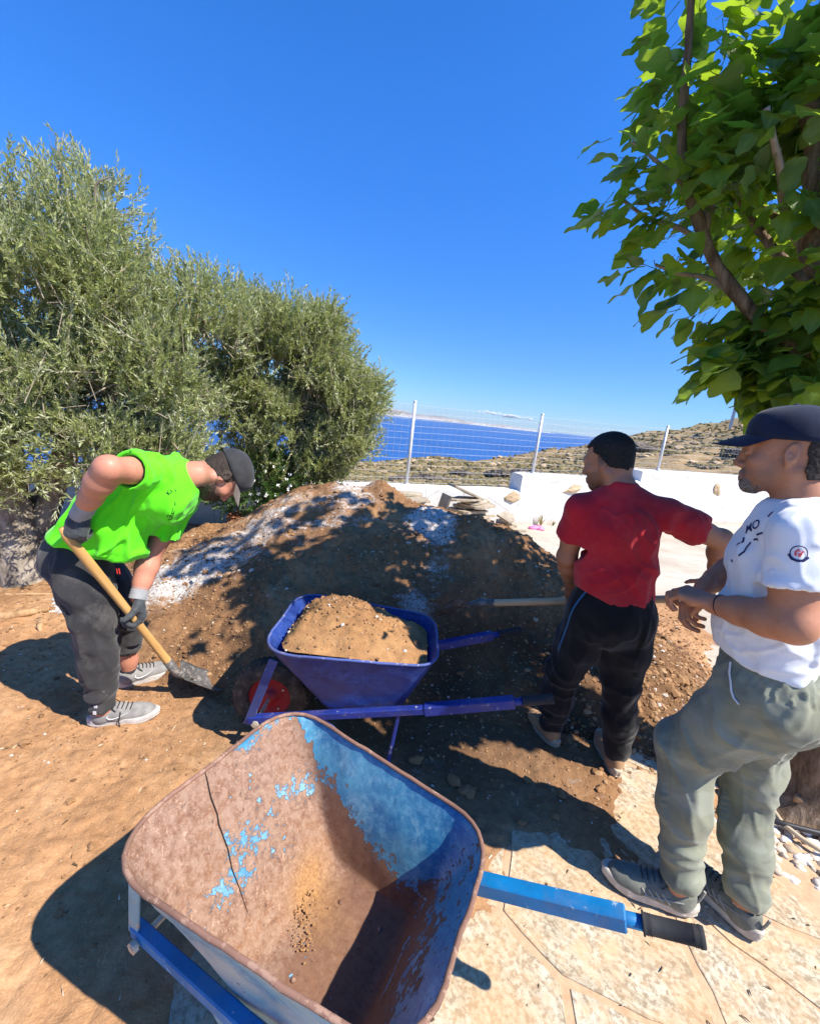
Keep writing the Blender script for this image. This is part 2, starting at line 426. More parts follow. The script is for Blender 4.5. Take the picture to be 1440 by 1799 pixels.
attr(me, 'powder', np.clip(pwd*.60, 0, 1))
attr(me, 'dark', np.clip(.95*sstep(-.6, .3, gx)*sstep(3.0, 2.4, gy)+.55*sstep(.9, 1.6, gx)+.5*sstep(.45, .1, gz)*sstep(-2.2, -.8, gx), 0, 1)*(.8+.4*vnoise(P3(gx*3, gy*3, 1), 43)))  # darker base soil, plus tree shade on front and right painted into the colour
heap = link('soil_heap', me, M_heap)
tag(heap, 'big heap of brown soil streaked with white powder, dappled by tree shade', 'soil heap')
def ground_z(x, y): return float(max(dirt_z(x, y), heap_z(x, y), -.018))

# ---------------------------------------------------------------- clods and chips
ICO_V = None
def ico():
    t = (1+5**.5)/2
    v = np.array([[-1, t, 0], [1, t, 0], [-1, -t, 0], [1, -t, 0], [0, -1, t], [0, 1, t], [0, -1, -t], [0, 1, -t], [t, 0, -1], [t, 0, 1], [-t, 0, -1], [-t, 0, 1]], float)
    f = np.array([[0, 11, 5], [0, 5, 1], [0, 1, 7], [0, 7, 10], [0, 10, 11], [1, 5, 9], [5, 11, 4], [11, 10, 2], [10, 7, 6], [7, 1, 8], [3, 9, 4], [3, 4, 2], [3, 2, 6], [3, 6, 8], [3, 8, 9], [4, 9, 5], [2, 4, 11], [6, 2, 10], [8, 6, 7], [9, 8, 1]])
    return v/np.linalg.norm(v[0]), f
def ico2():
    v, f = ico(); v = list(map(tuple, v)); idx = {}; nf = []
    def mid(a, b):
        k = (min(a, b), max(a, b))
        if k not in idx:
            m_ = np.array(v[a])+np.array(v[b]); v.append(tuple(m_/np.linalg.norm(m_))); idx[k] = len(v)-1
        return idx[k]
    for a, b, c in f:
        x, y, z = mid(a, b), mid(b, c), mid(c, a); nf += [[a, x, z], [b, y, x], [c, z, y], [x, y, z]]
    return np.array(v), np.array(nf)
def scatter_lumps(P, size, r, flat=(.5, .95), base=None):
    """many lumps as one mesh: P (n,3), size (n,)"""
    v, f = base if base else ico(); n = len(P); m_ = len(v)
    S = size[:, None]*np.column_stack([r.uniform(.75, 1.35, n), r.uniform(.75, 1.35, n), r.uniform(*flat, n)])
    a = r.uniform(0, 6.283, n); ca, sa = np.cos(a), np.sin(a)
    vv = v[None]*(1+r.uniform(-.28, .28, (n, m_, 1)))*S[:, None]
    X = vv[..., 0]*ca[:, None]-vv[..., 1]*sa[:, None]; Y = vv[..., 0]*sa[:, None]+vv[..., 1]*ca[:, None]
    V = np.stack([X, Y, vv[..., 2]], -1)+P[:, None]
    return V.reshape(-1, 3), (f[None]+(np.arange(n)*m_)[:, None, None]).reshape(-1, 3)
def m_clods():
    m = M('soil_clods', .95, .1); i = m.island(); co = m.co('World')
    c = m.ramp(i, [(0., (.15, .08, .04)), (.4, (.25, .135, .062)), (.75, (.35, .20, .095)), (.955, (.42, .27, .15)), (.975, (.55, .51, .45))], 'LINEAR')
    m.color(m.mix(m.ramp(m.noise(90, 3, .6, co), [(.4, 0.0), (.7, .4)]), c, (.20, .11, .06))); return m.m
M_clod = m_clods()
r3 = np.random.default_rng(17)
n = 24000
px_ = r3.uniform(-3.0, 2.8, n*3); py_ = r3.uniform(.9, 4.6, n*3)
s = py_-np.interp(px_, _bx, _by)
hz = np.maximum(dirt_z(px_, py_), heap_z(px_, py_))
dens = np.where(heap_z(px_, py_) > .03, .9, .6)*sstep(-.25, .5, s+.3*vnoise(P3(px_*2, py_*2), 3))*(.35+.65*sstep(-.3, .5, vnoise(P3(px_*1.7, py_*1.7), 8)))
dens *= np.clip(3.2/(py_+.6), .35, 1)
keep = r3.random(n*3) < dens
P = P3(px_, py_, hz)[keep][:n]
size = .0026+.006*r3.random(len(P))**4+.010*(r3.random(len(P)) < .012)
V, F = scatter_lumps(P, size*np.clip(P[:, 1]/1.9, .75, 1.5), r3)
tag(link('loose_clods', make_mesh('loose_clods', V, F), M_clod), kind='stuff')
# crumbs at the foot of the right flank, spilt over the pale courtyard
n = 2200
a = r3.uniform(0, 1, n); cx = 1.3+.95*a+r3.normal(0, .22, n); cy = 2.0+1.15*a+r3.normal(0, .26, n)
P = P3(cx, cy, np.maximum(np.maximum(dirt_z(cx, cy), heap_z(cx, cy)), -.015))
V, F = scatter_lumps(P, .006+.016*r3.random(n)**2.5, r3)
tag(link('spilt_clods', make_mesh('spilt_clods', V, F), M_clod), kind='stuff')
# the larger clods one could pick up
v2, f2 = ico2()
clod_me = []
for k in range(5):
    vv = v2*(1+.42*fbm(v2*1.5+k*7, 3, k)[:, None])*np.array([1.15, .9, .62]); clod_me.append(make_mesh('soil_clod', vv, f2))
big = [(-.33, 1.44, .020), (-.62, 1.42, .017), (-.78, 1.36, .022), (-.68, 1.62, .019), (-.50, 1.60, .015), (-.88, 1.55, .015), (-.45, 1.34, .018), (-.55, 1.52, .013),
       (.40, 1.62, .035), (.34, 1.66, .030), (.16, 1.75, .03), (.84, 1.66, .022), (.95, 1.60, .018), (.78, 1.55, .02), (.70, 1.72, .02), (1.05, 1.72, .024),
       (.30, 1.20, .017), (.62, 1.50, .016), (1.5, 2.0, .045), (1.62, 2.12, .04), (1.42, 2.2, .05), (1.75, 2.4, .045), (1.55, 2.5, .04), (1.9, 2.55, .05), (1.68, 2.75, .04), (1.95, 2.9, .035),
       (-1.0, 1.2, .014), (-1.2, 1.35, .015), (-.95, 1.0, .012), (-1.6, 1.6, .02), (-.2, 1.32, .016), (.12, 1.12, .014)]
for k, (x, y, q) in enumerate(big):
    o = link('soil_clod', clod_me[k % 5], M_clod)
    o.scale = (q, q, q); o.rotation_euler = (0, 0, k*1.3); o.location = (x, y, ground_z(x, y)+q*.3)
    lab = ('brown soil clod lying on the sunlit orange dirt on the left' if x < -.1 and y < 1.8 else
           'dark soil clod lying in the shade between the two barrows' if y < 1.8 and x < .5 else
           'brown soil clod lying near the feet of the shovelling man in red' if y < 1.8 else 'large brown soil clod spilt from the right foot of the heap')
    grp = {True: 'soil clods on the orange dirt'}.get(x < -.1 and y < 1.8, 'soil clods in the barrow shade' if (y < 1.8 and x < .5) else 'soil clods by the feet of the man in red' if y < 1.8 else 'soil clods spilt right of the heap')
    tag(o, lab, 'soil clod', grp)

# ---------------------------------------------------------------- white boundary wall
def m_white():
    m = M('white_plaster', .85, .2); co = m.co('World')
    n = m.noise(1.8, 5, .6, co); f = m.noise(16, 5, .65, co)
    c = m.ramp(n, [(.3, (.55, .54, .52)), (.6, (.67, .665, .65))])
    sp = m.n('ShaderNodeSeparateXYZ'); m.l(co, sp.inputs[0])
    low = m.math('ADD', sp.outputs[2], m.math('MULTIPLY', f, .25))
    c = m.mix(m.ramp(low, [(.14, .75), (.30, 0.0)]), c, (.46, .38, .28))
    st = m.noise(3.2, 6, .7, m.co('World', (1.4, 1.4, .25))); c = m.mix(m.ramp(st, [(.52, 0.), (.70, .45)]), c, (.44, .41, .36)); c = m.mix(m.ramp(m.voro(1.7, m.co('World', (1, 1, .8)), 'Distance', 'DISTANCE_TO_EDGE'), [(.006, .6), (.014, 0.)]), c, (.36, .33, .29))
    m.color(c); m.bump(f, .45, .02); return m.m
M_white = m_white()
def m_stone(name, a, b):
    m = M(name, .9, .15); co = m.co('Object'); n = m.noise(9, 5, .65, co); f = m.noise(45, 4, .6, co)
    c = m.ramp(n, [(.3, a), (.7, b)]); c = m.mix(m.ramp(m.rnd(), [(0., 0.0), (1., .35)]), c, tuple(np.array(a)*.8))
    m.color(c); m.bump(f, .5, .01); return m.m
M_tan = m_stone('tan_stone', (.38, .27, .16), (.56, .43, .28))
WA = math.atan2(.45, 1.0); WD = np.array([math.cos(WA), math.sin(WA)]); WN = np.array([math.sin(WA), -math.cos(WA)])  # WN faces the courtyard
W0 = np.array([1.83, 7.24])
wall = tag(empty('boundary_wall', (W0[0], W0[1], 0)), 'low white plastered wall with stepped top and stones set in its face', 'wall')
wall.rotation_euler = (0, 0, WA)
def wall_section(s0, s1, top, th, tilt=0.0):
    n_ = max(2, int((s1-s0)/.12)); b = MB(); cs = np.array([[0, -.1], [0, top-.035], [.012, top-.01], [.04, top], [th-.04, top], [th-.012, top-.01], [th, top-.035], [th, -.1]])
    xs = np.linspace(s0, s1, n_); V = []
    for i, x in enumerate(xs):
        e = .02 if i in (0, n_-1) else 0.0
        q = cs.copy(); q[2:6, 1] -= e*.6
        wob = .012*vnoise(P3(x*1.7, q[:, 1]*2, th))+.004*vnoise(P3(x*9, q[:, 1]*9, th))
        V.append(np.column_stack([np.full(8, x), q[:, 0]+wob, q[:, 1]+wob*.8+tilt*(x-s0)]))
    V = np.concatenate(V); i, j = np.meshgrid(np.arange(n_-1), np.arange(7), indexing='ij')
    F = np.stack([i*8+j, i*8+j+1, (i+1)*8+j+1, (i+1)*8+j], -1).reshape(-1, 4)
    caps = np.array([list(range(7, -1, -1)), list(range((n_-1)*8, n_*8))])
    o = link('wall_section', make_mesh('wall_section', V, [F, caps], False), M_white, wall)
    return o
wall_section(-6.6, -.003, .60, .30)
wall_section(0, 2.85, .885, .32)
wall_section(2.853, 12.5, 1.09, .34, .006)
def stone_in_wall(s, z, sx, sz, seed):
    vv = v2*(1+.45*fbm(v2*1.3+seed, 3, seed)[:, None])*np.array([sx, .035, sz]); vv[:, 2] += .25*vv[:, 0]*(seed % 3-1)
    o = link('embedded_stone', make_mesh('embedded_stone', vv, f2), M_tan, wall); o.location = (s, -.005, z)
stone_in_wall(-.14, .475, .15, .085, 4); stone_in_wall(1.17, .66, .16, .07, 5); stone_in_wall(5.25, .80, .14, .12, 6)

# ---------------------------------------------------------------- wire fence on the wall
M_galv = plain('galvanised_steel', (.62, .62, .60), .45, .4, .3, .12, 20)
M_wire = plain('fence_wire', (.52, .53, .54), .5, .4, .2, .08, 5)
fence = tag(empty('wire_fence', (W0[0], W0[1], 0)), 'square mesh wire fence on pale steel posts along the wall', 'fence')
fence.rotation_euler = (0, 0, WA)
FO = .20
posts = [(-6.4, .55, 1.83), (-4.3, .55, 1.84), (-2.03, .55, 1.85), (.36, .84, 1.90), (3.52, 1.06, 1.98), (6.4, 1.1, 2.05), (9.3, 1.1, 2.1)]
for s_, z0, z1 in posts:
    b = MB(); b.tube([(s_, FO, z0-.08), (s_, FO, z1)], .024, 10); b.lathe([(.0, .02), (.026, .018), (.03, 0)], 10, (s_, FO, z1)); b.box((s_, FO-.0, z0+.06), (.06, .06, .02))
    b.build('post', M_galv, fence, True)
b = MB(); xs = np.arange(-6.4, 9.31, .105); ztop = np.interp(xs, [p[0] for p in posts], [p[2]-.05 for p in posts]); zb = np.interp(xs, [-6.4, -.05, 0, 2.84, 2.86, 9.3], [.62, .62, .9, .9, 1.1, 1.14])
for x, a_, c_ in zip(xs, ztop, zb):
    j = .004*random.uniform(-1, 1); b.tube([(x+j, FO+.01, c_), (x-j, FO+.01, a_)], .0015, 4, False)
for k in range(13):
    z_ = ztop-.10*k
    if k == 12: z_ = ztop-1.18
    P = np.column_stack([xs, np.full(len(xs), FO+.013), np.where(z_ > zb, z_, zb)+.006*np.sin(xs*2.1+k)])
    b.tube(P, .0015, 4, False)
o = b.build('wire_mesh', M_wire, fence); tag(o, kind='stuff')

# ---------------------------------------------------------------- hillside beyond the wall
def pix_elev(pts):   # list of (azimuth ratio x/y, slope dz/dist) describing the skyline
    return np.array(pts)
sky_a = np.array([-1.6, -.7, -.35, -.12, -.03, .06, .16, .26, .36, .44, .54, .64, .75, .9, 1.3, 2.2])
sky_e = np.array([-.20, -.16, -.135, -.118, -.108, -.092, -.079, -.060, -.034, -.005, .030, .048, .066, .085, .12, .15])
def hill_z(x, y):
    rho = np.hypot(x, y); a = np.clip(x/np.maximum(y, .3), -1.6, 2.2)
    e1 = np.interp(a, sky_a, sky_e); e0 = np.interp(a, [-1.6, -.1, .3, .6, 2.2], [-.25, -.17, -.125, -.085, -.05])
    S = 80+25*np.sin(a*3)
    t = sstep(6, S, rho)
    z = 1.65+rho*(e0+(e1-e0)*t)
    z = z-np.maximum(rho-S, 0)*.35-np.maximum(rho-S, 0)**2*.004
    und = fbm(P3(x*.06, y*.06, 1), 4, 61)*.012*rho*sstep(12, 40, rho)
    return np.maximum(z+und*np.where(rho < S, 1, .5)-.25*sstep(16, 8, rho), -80)
na, nr = 220, 150
az = np.linspace(math.atan(-1.9), math.atan(2.6), na); rr = np.concatenate([np.linspace(7.2, 30, 50), np.geomspace(31, 420, 100)])
A, Rr = np.meshgrid(az, rr, indexing='ij'); X, Y = Rr*np.sin(A), Rr*np.cos(A)
# keep the terrain behind the wall
behind = (X-W0[0])*WN[0]+(Y-W0[1])*WN[1]
Z = hill_z(X, Y); Z = np.where(behind > -.35, np.minimum(Z, -.25), Z)
Zr = Z+.15*fbm(P3(X*.6, Y*.6, 0), 3, 71)*sstep(10, 20, Rr)
def m_hill():
    m = M('dry_hillside', .95, .1); co = m.co('World')
    n = m.noise(.09, 5, .6, co); f = m.noise(.9, 5, .65, co); g = m.noise(4, 4, .6, co)
    c = m.ramp(f, [(.3, (.17, .115, .055)), (.5, (.31, .215, .105)), (.7, (.42, .30, .16))])
    c = m.mix(m.ramp(n, [(.4, 0.0), (.65, .6)]), c, (.26, .23, .12)); c = m.mix(m.ramp(g, [(.55, 0.), (.7, .4)]), c, (.15, .11, .07))
    m.color(c); m.bump(f, .6, .3); return m.m
hill = tag(link('hillside', make_mesh('hillside', P3(X, Y, Zr).reshape(-1, 3), gridF(na, nr), True), m_hill()), kind='structure')
def m_scrub():
    m = M('dry_scrub', .95, .1); i = m.island(); co = m.co('World'); f = m.noise(9, 4, .7, co)
    c = m.ramp(i, [(0., (.085, .075, .032)), (.3, (.18, .15, .06)), (.55, (.26, .21, .085)), (.8, (.33, .255, .13)), (1., (.36, .26, .16))])
    c = m.mix(m.ramp(f, [(.4, .6), (.6, 0.)]), c, (.085, .07, .04)); m.color(c); m.bump(f, .8, .1); return m.m
n = 20000
aa = r3.uniform(math.atan(-.5), math.atan(1.15), n); rho = np.exp(r3.uniform(np.log(11), np.log(112), n)); bx, by = rho*np.sin(aa), rho*np.cos(aa)
ok = ((bx-W0[0])*WN[0]+(by-W0[1])*WN[1] < -1.6) & (fbm(P3(bx*.12, by*.12, 5), 3, 81) > -.9)
bx, by, rho = bx[ok], by[ok], rho[ok]
sz = r3.uniform(.10, .34, len(bx))*np.clip(rho/30, .5, 1.3)
V, F = scatter_lumps(P3(bx, by, hill_z(bx, by)+.05*sz), sz, r3, (.38, .75), ico())
tag(link('hill_scrub', make_mesh('hill_scrub', V, F, False), m_scrub()), kind='stuff')
def m_rock():
    m = M('dark_schist', .9, .2); co = m.co('World'); st = m.noise(1.5, 6, .7, m.co('World', (1, 1, 4))); f = m.noise(6, 5, .65, co)
    c = m.ramp(st, [(.35, (.035, .03, .026)), (.5, (.12, .10, .08)), (.65, (.30, .25, .19))]); m.color(c); m.bump(f, .8, .2); return m.m
M_rock = m_rock()
n = 420
aa = r3.uniform(math.atan(-.3), math.atan(1.0), n); rho = np.exp(r3.uniform(np.log(12), np.log(100), n)); bx, by = rho*np.sin(aa), rho*np.cos(aa)
ok = ((bx-W0[0])*WN[0]+(by-W0[1])*WN[1] < -1.6)
V, F = scatter_lumps(P3(bx, by, hill_z(bx, by))[ok], (r3.uniform(.1, .38, n)*np.clip(rho/35, .5, 1.5))[ok], r3, (.4, .8))
tag(link('hill_stones', make_mesh('hill_stones', V, F), M_tan), kind='stuff')
def outcrop(x, y, lx, h, label, seed):
    b = MB(); r = np.random.default_rng(seed)
    ez = float(hill_z(x, y))
    for k in range(16):
        px = r.uniform(-lx, lx); s_ = h*r.uniform(.4, .8)
        vv = v2*(1+.3*fbm(v2*1.3+k, 2, seed+k)[:, None])*np.array([s_*r.uniform(1.0, 2.2), s_, s_*.75])+np.array([px, r.uniform(-.5, .5)*h, h*r.uniform(.0, .65)*(1-abs(px)/lx*.6)])
        b.add(vv, f2)
    o = b.build('rock_outcrop', M_rock); o.location = (x, y, ez); o.rotation_euler = (0, 0, -math.atan2(x, y))
    tag(o, label, 'rock outcrop')
outcrop(25.0, 50, 3.0, 1.5, 'long dark rock outcrop on the skyline above the dark haired man', 3)
outcrop(4.8, 42, .8, .7, 'small dark rock outcrop right of the first fence post', 4)
outcrop(8.3, 40, 1.3, .8, 'wider dark rock outcrop midway between two fence posts', 5)
outcrop(10.8, 39, 1.2, .8, 'dark rock outcrop just left of the second fence post', 6)
outcrop(31, 40, 2.6, .7, 'low dark dry stone bank on the slope beside the cap brim', 7)
outcrop(-.35, 19, .5, .35, 'low dark rocks at the far left foot of the slope by the olive', 8)
outcrop(1.2, 22, 1.2, .35, 'broken row of low rocks behind the first fence post', 9)
# pergola frame on the hilltop
pz = float(hill_z(43.5, 58))
pg = tag(empty('pergola_frame', (43.6, 58.0, pz-.2)), 'pale pergola frame standing on the hilltop at right', 'pergola')
pg.rotation_euler = (0, 0, -.6)
M_pale = plain('pale_painted_concrete', (.55, .56, .56), .8)
for i, (x, y) in enumerate(((-2.6, 0), (2.6, 0), (-2.6, 3), (2.6, 3))):
    b = MB(); b.box((x, y, 1.5), (.34, .34, 3.0), None, .03); b.build('post', M_pale, pg)
for y in (0, 3):
    b = MB(); b.box((0, y, 3.2), (5.6, .36, .36), None, .03); b.build('beam', M_pale, pg)
for x in (-2.6, 2.6):
    b = MB(); b.box((x, 1.5, 3.15), (.36, 2.5, .34), None, .03); b.build('beam', M_pale, pg)

# ---------------------------------------------------------------- sea, far island, cloud bank
def m_sea():
    m = M('sea_water', .35, .35); co = m.co('World')
    n = m.noise(.004, 4, .6, m.co('World', (1, 2.2, 1))); f = m.noise(.06, 5, .7, m.co('World', (1, 2.5, 1)))
    c = m.ramp(n, [(.35, (.010, .062, .225)), (.65, (.018, .095, .30))])
    cap = m.noise(.05, 3, .75, m.co('World', (.8, 2.6, 1)))
    c = m.mix(m.ramp(cap, [(.66, 0.), (.72, .55)]), c, (.55, .65, .75)); m.color(c); m.bump(f, .5, 4); return m.m
SEA = -78.0
az = np.linspace(math.radians(-100), math.radians(100), 90); rr = np.concatenate([[60], np.geomspace(120, 24000, 60)])
A, Rr = np.meshgrid(az, rr, indexing='ij')
tag(link('sea', make_mesh('sea', P3(Rr*np.sin(A), Rr*np.cos(A), SEA+0*A).reshape(-1, 3), gridF(90, 61)), m_sea()), kind='structure')
na, nr = 320, 22
a = np.linspace(-.85, .30, na); D = 13500.0
prof = np.interp(a, [-.85, -.6, -.35, -.15, .0, .12, .22, .30], [220, 300, 270, 230, 175, 125, 70, 0])
prof = prof*(1+.22*fbm(P3(a*16, 0, 0), 4, 91))*sstep(.30, .27, a)
t = np.linspace(0, 1, nr)
A, T = np.meshgrid(a, t, indexing='ij'); R_ = D+T*2600
Zi = SEA-4+(prof[:, None]+0*T)*np.sin(T*np.pi*.5)**1.2+30*fbm(P3(A*60, T*7, 2), 3, 92)*np.sin(T*np.pi)
def m_island():
    m = M('far_island', .95, .05); co = m.co('World'); sp = m.n('ShaderNodeSeparateXYZ'); m.l(co, sp.inputs[0])
    c = m.ramp(m.noise(.0016, 5, .6, co), [(.35, (.20, .17, .13)), (.65, (.30, .26, .20))])
    tw = m.noise(.03, 2, .8, m.co('World', (1, 1, 3))); reg = m.noise(.0009, 3, .5, co)
    lowm = m.ramp(m.math('MULTIPLY', m.math('ADD', sp.outputs[2], 78), .006), [(.05, 1.), (.8, .0)])
    f = m.math('MULTIPLY', m.math('MULTIPLY', m.ramp(tw, [(.5, 0.), (.56, 1.)]), m.ramp(reg, [(.38, 0.), (.5, 1.)])), lowm)
    m.color(m.mix(f, c, (.85, .83, .80))); return m.m
tag(link('far_island', make_mesh('far_island', P3(R_*np.sin(A), R_*np.cos(A), Zi).reshape(-1, 3), gridF(na, nr), True), m_island()), kind='structure')
b = MB(); r4 = np.random.default_rng(23)
for k in range(30):
    u = r4.uniform(.25, .75)
    a_ = .09+.20*u+.01*r4.normal(); h_ = 900+r4.uniform(-40, 120)-500*(u-.3); s_ = r4.uniform(60, 170)*(1-.5*abs(u-.4))
    vv = v2*(1+.25*fbm(v2*2+k, 3, k)[:, None])*np.array([s_*2.0, s_, s_*.62])+np.array([30000*math.sin(a_), 30000*math.cos(a_), h_*.8]); b.add(vv, f2)
mc = M('cloud_white', 1.0, 0.0); mc.color((.9, .9, .9)); mc.set('Alpha', .30)
tag(b.build('cloud_bank', mc.m, None, True), kind='structure')

# ---------------------------------------------------------------- sea air
b = MB(); b.box((0, 0, 110), (52000, 52000, 382))
mh = bpy.data.materials.new('thin_sea_haze'); mh.use_nodes = True; t_ = mh.node_tree; t_.nodes.clear()
pv = t_.nodes.new('ShaderNodeVolumePrincipled'); pv.inputs['Color'].default_value = (.80, .88, .97, 1); pv.inputs['Density'].default_value = 2.6e-5; pv.inputs['Anisotropy'].default_value = .2
oo = t_.nodes.new('ShaderNodeOutputMaterial'); t_.links.new(pv.outputs[0], oo.inputs['Volume'])
hz_o = tag(b.build('haze', mh), kind='stuff')
# ================================================================ WHEELBARROWS
def round_poly(corners, rad, n_edge, n_cor, z=None):
    """closed loop with rounded corners; constant point count -> loops can be lofted"""
    c = np.asarray(corners, float); m = len(c); out = []
    for i in range(m):
        p, a, b = c[i], c[i-1]-c[i], c[(i+1) % m]-c[i]
        la, lb = np.linalg.norm(a), np.linalg.norm(b); a, b = a/la, b/lb
        half = .5*math.acos(np.clip(a @ b, -1, 1)); r = rad[i] if hasattr(rad, '__len__') else rad
        t = min(r/math.tan(half), .45*min(la, lb))
        s, e = p+a*t, p+b*t
        for k in range(n_cor):
            u = k/(n_cor-1); out.append((1-u)**2*s+2*u*(1-u)*(p*.35+.65*(p))+u*u*e)
        nx_ = c[(i+1) % m]; a2 = (p-nx_)/np.linalg.norm(p-nx_); b2 = c[(i+2) % m]-nx_; b2 /= np.linalg.norm(b2)
        half2 = .5*math.acos(np.clip(a2 @ b2, -1, 1)); r2_ = rad[(i+1) % m] if hasattr(rad, '__len__') else rad
        t2 = min(r2_/math.tan(half2), .45*min(lb, np.linalg.norm(c[(i+2) % m]-nx_)))
        s2 = nx_+a2*t2
        for k in range(1, n_edge): out.append(e+(s2-e)*k/n_edge)
    return np.array(out)

NE, NC = 14, 8
RIM = np.array([[-.38, -.318, .625], [.385, -.24, .60], [.385, .24, .60], [-.38, .318, .625]])       # front-near, back-near, back-far, front-far
BOT = np.array([[-.07, -.185, .270], [.21, -.170, .270], [.21, .170, .270], [-.07, .185, .270]])
def tray_loops():
    top = round_poly(RIM, [.13, .12, .12, .13], NE, NC); bot = round_poly(BOT, [.05]*4, NE, NC)
    L = []
    for v in np.linspace(0, 1, 22):
        w_ = (1-v)**2.2; p = round_poly(RIM+(BOT-RIM)*v, [.13*w_+.022, .12*w_+.022, .12*w_+.022, .13*w_+.022], NE, NC)
        # pressed sheet: faces belly in very slightly
        p[:, :2] *= (1-.03*math.sin(math.pi*v))
        L.append(p)
    return np.array(L)
def barrow(name, label, pose_xy, yaw, mats, tray_attr, zoff=0.0, tilt=0.0):
    root = tag(empty(name, (pose_xy[0], pose_xy[1], zoff), yaw), label, 'wheelbarrow', 'builders wheelbarrows')
    root.rotation_euler = (0, tilt, yaw)
    L = tray_loops(); nv, nu = L.shape[:2]
    dent = .004*fbm(L*7+pose_xy[0], 3, 5)+.0015*fbm(L*30, 2, 6)
    cen = L.mean(1, keepdims=True)
    out = L-cen; out[..., 2] = 0; out /= np.linalg.norm(out, axis=-1, keepdims=True)+1e-9
    inner = L+out*dent[..., None]; outer = inner+out*.003; outer[..., 2] -= .004*np.linspace(0, 1, nv)[:, None]
    Vs, Fs, A = [], [], []
    i, j = np.meshgrid(np.arange(nv-1), np.arange(nu), indexing='ij'); j2 = (j+1) % nu
    F = np.stack([i*nu+j, i*nu+j2, (i+1)*nu+j2, (i+1)*nu+j], -1).reshape(-1, 4)
    nb = 6
    def floor(loop, off, zlift):
        c = loop.mean(0); rings = [loop+(c-loop)*t for t in np.linspace(0, 1, nb+1)[1:-1]]
        return rings, c
    def add_shell(S, n0, a_side):
        V = [S.reshape(-1, 3)]; rings, c = floor(S[-1], 0, 0)
        V += rings+[c[None]]
        Fq = [F+n0]
        base = (nv-1)*nu
        for r in range(nb-1):
            k = np.arange(nu); k2 = (k+1) % nu; b0 = base+r*nu
            Fq.append(np.stack([b0+k, b0+k2, b0+nu+k2, b0+nu+k], 1)+n0)
        k = np.arange(nu); k2 = (k+1) % nu; b0 = base+(nb-1)*nu
        Ft = np.stack([b0+k, b0+k2, np.full(nu, b0+nu)], 1)+n0
        return np.concatenate(V), np.concatenate(Fq), Ft
    V1, Q1, T1 = add_shell(inner, 0, 0); V2, Q2, T2 = add_shell(outer, len(V1), 1)
    k = np.arange(nu); k2 = (k+1) % nu; lip = np.stack([k, len(V1)+k, len(V1)+k2, k2], 1)
    V = np.concatenate([V1, V2])
    me = make_mesh('tray', V, [np.concatenate([Q1, Q2, lip]), np.concatenate([T1, T2])], True)
    side = np.concatenate([np.zeros(len(V1)), np.ones(len(V2))])
    u = np.arange(nu)/nu
    rust = tray_attr(V, side)
    sl_ = np.exp(-(((V[:, 0]+.09)*.5-(V[:, 1]-.09)*-.35)/.05)**2-((V[:, 1]-.085)/.085)**2-((V[:, 2]-.285)/.05)**2)*(side < .5); attr(me, 'soil', np.clip(sl_*1.3, 0, 1)*(1 if pose_xy[1] < 1.2 else 0)); attr(me, 'rust', rust); attr(me, 'side', side); vv_ = np.clip((.62-V[:, 2])/.34, 0, 1); attr(me, 'dusty', np.where(side > .5, .3, .22+.78*sstep(.075, .03, np.abs(V[:, 0]-(-.375+vv_*.305)))))
    tray = link('tray', me, mats['tray'], root)
    b = MB(); rl = inner[0]+np.array([0, 0, .001]); rl = np.concatenate([rl, rl[:2]])
    b.tube(rl, .0062, 9, False); b.build('rim', mats['rim'], tray, True)
    # frame: two square rails, front struts, legs
    for s in (-1, 1):
        A0 = np.array([-.455, s*.190, .195]); A1 = np.array([.36, s*.256, .400]); A2 = np.array([.72, s*.285, .505])
        fr = MB(); fr.bar(A0, A1, .034, .034, bevel=.004); fr.bar(A1-(A1-A0)*.02, A2, .042, .046, bevel=.004)
        rail = fr.build('rail', mats['rail'], root)
        d = (A2-A1)/np.linalg.norm(A2-A1)
        hb = MB(); hb.tube([A2-d*.05, A2+d*.05], .0165, 14); hb.build('handle_tube', mats['rail'], rail, True)
        gp = MB(); g0 = A2+d*.035; u_, v_, w_ = frame_from(d); Rg = np.stack([u_, v_, w_], 1)
        prof = [(.0, -.001), (.0245, 0), (.025, .004), (.021, .006), (.022, .010), (.0205, .0115), (.022, .014), (.0205, .0155), (.022, .018), (.0205, .020), (.0205, .105), (.022, .107), (.0205, .109), (.022, .112), (.0205, .114), (.0225, .118), (.021, .128), (.0, .129)]
        gp.lathe(prof, 20, g0, Rg); gp.build('grip', mats['grip'], rail, True)
        st = MB(); st.bar(A0+np.array([-.006, s*.003, -.028]), np.array([-.330, s*.258, .560]), .007, .040, up=(1, 0, 0), bevel=.002); st.build('front_strut', mats['strut'], root)
        ft = np.array([.19, s*.225, .0]); lg = MB(); lg.bar(np.array([.235, s*.243, .37]), ft+np.array([.015, 0, .0]), .024, .016, up=(1, 0, 0), bevel=.003)
        leg = lg.build('leg', mats['rail'], root)
        lg = MB(); lg.bar(np.array([-.10, s*.225, .262]), ft+np.array([-.02, 0, .012]), .008, .026, up=(1, 0, 0), bevel=.002); lg.build('brace', mats['strut'], leg)
        ax = MB(); ax.tube([(-.415, s*.045, .195), (-.415, s*.230, .195)], .0095, 12); ax.lathe([(0, 0), (.017, 0), (.017, .011), (0, .011)], 6, (-.415, s*.217, .195), rot((1, 0, 0), -s*math.pi/2)); ax.build('axle', mats['bolt'], root, False)
    b = MB(); b.bar((.12, -.17, .262), (.12, .17, .262), .03, .008); b.build('cross_bar', mats['rail'], root)
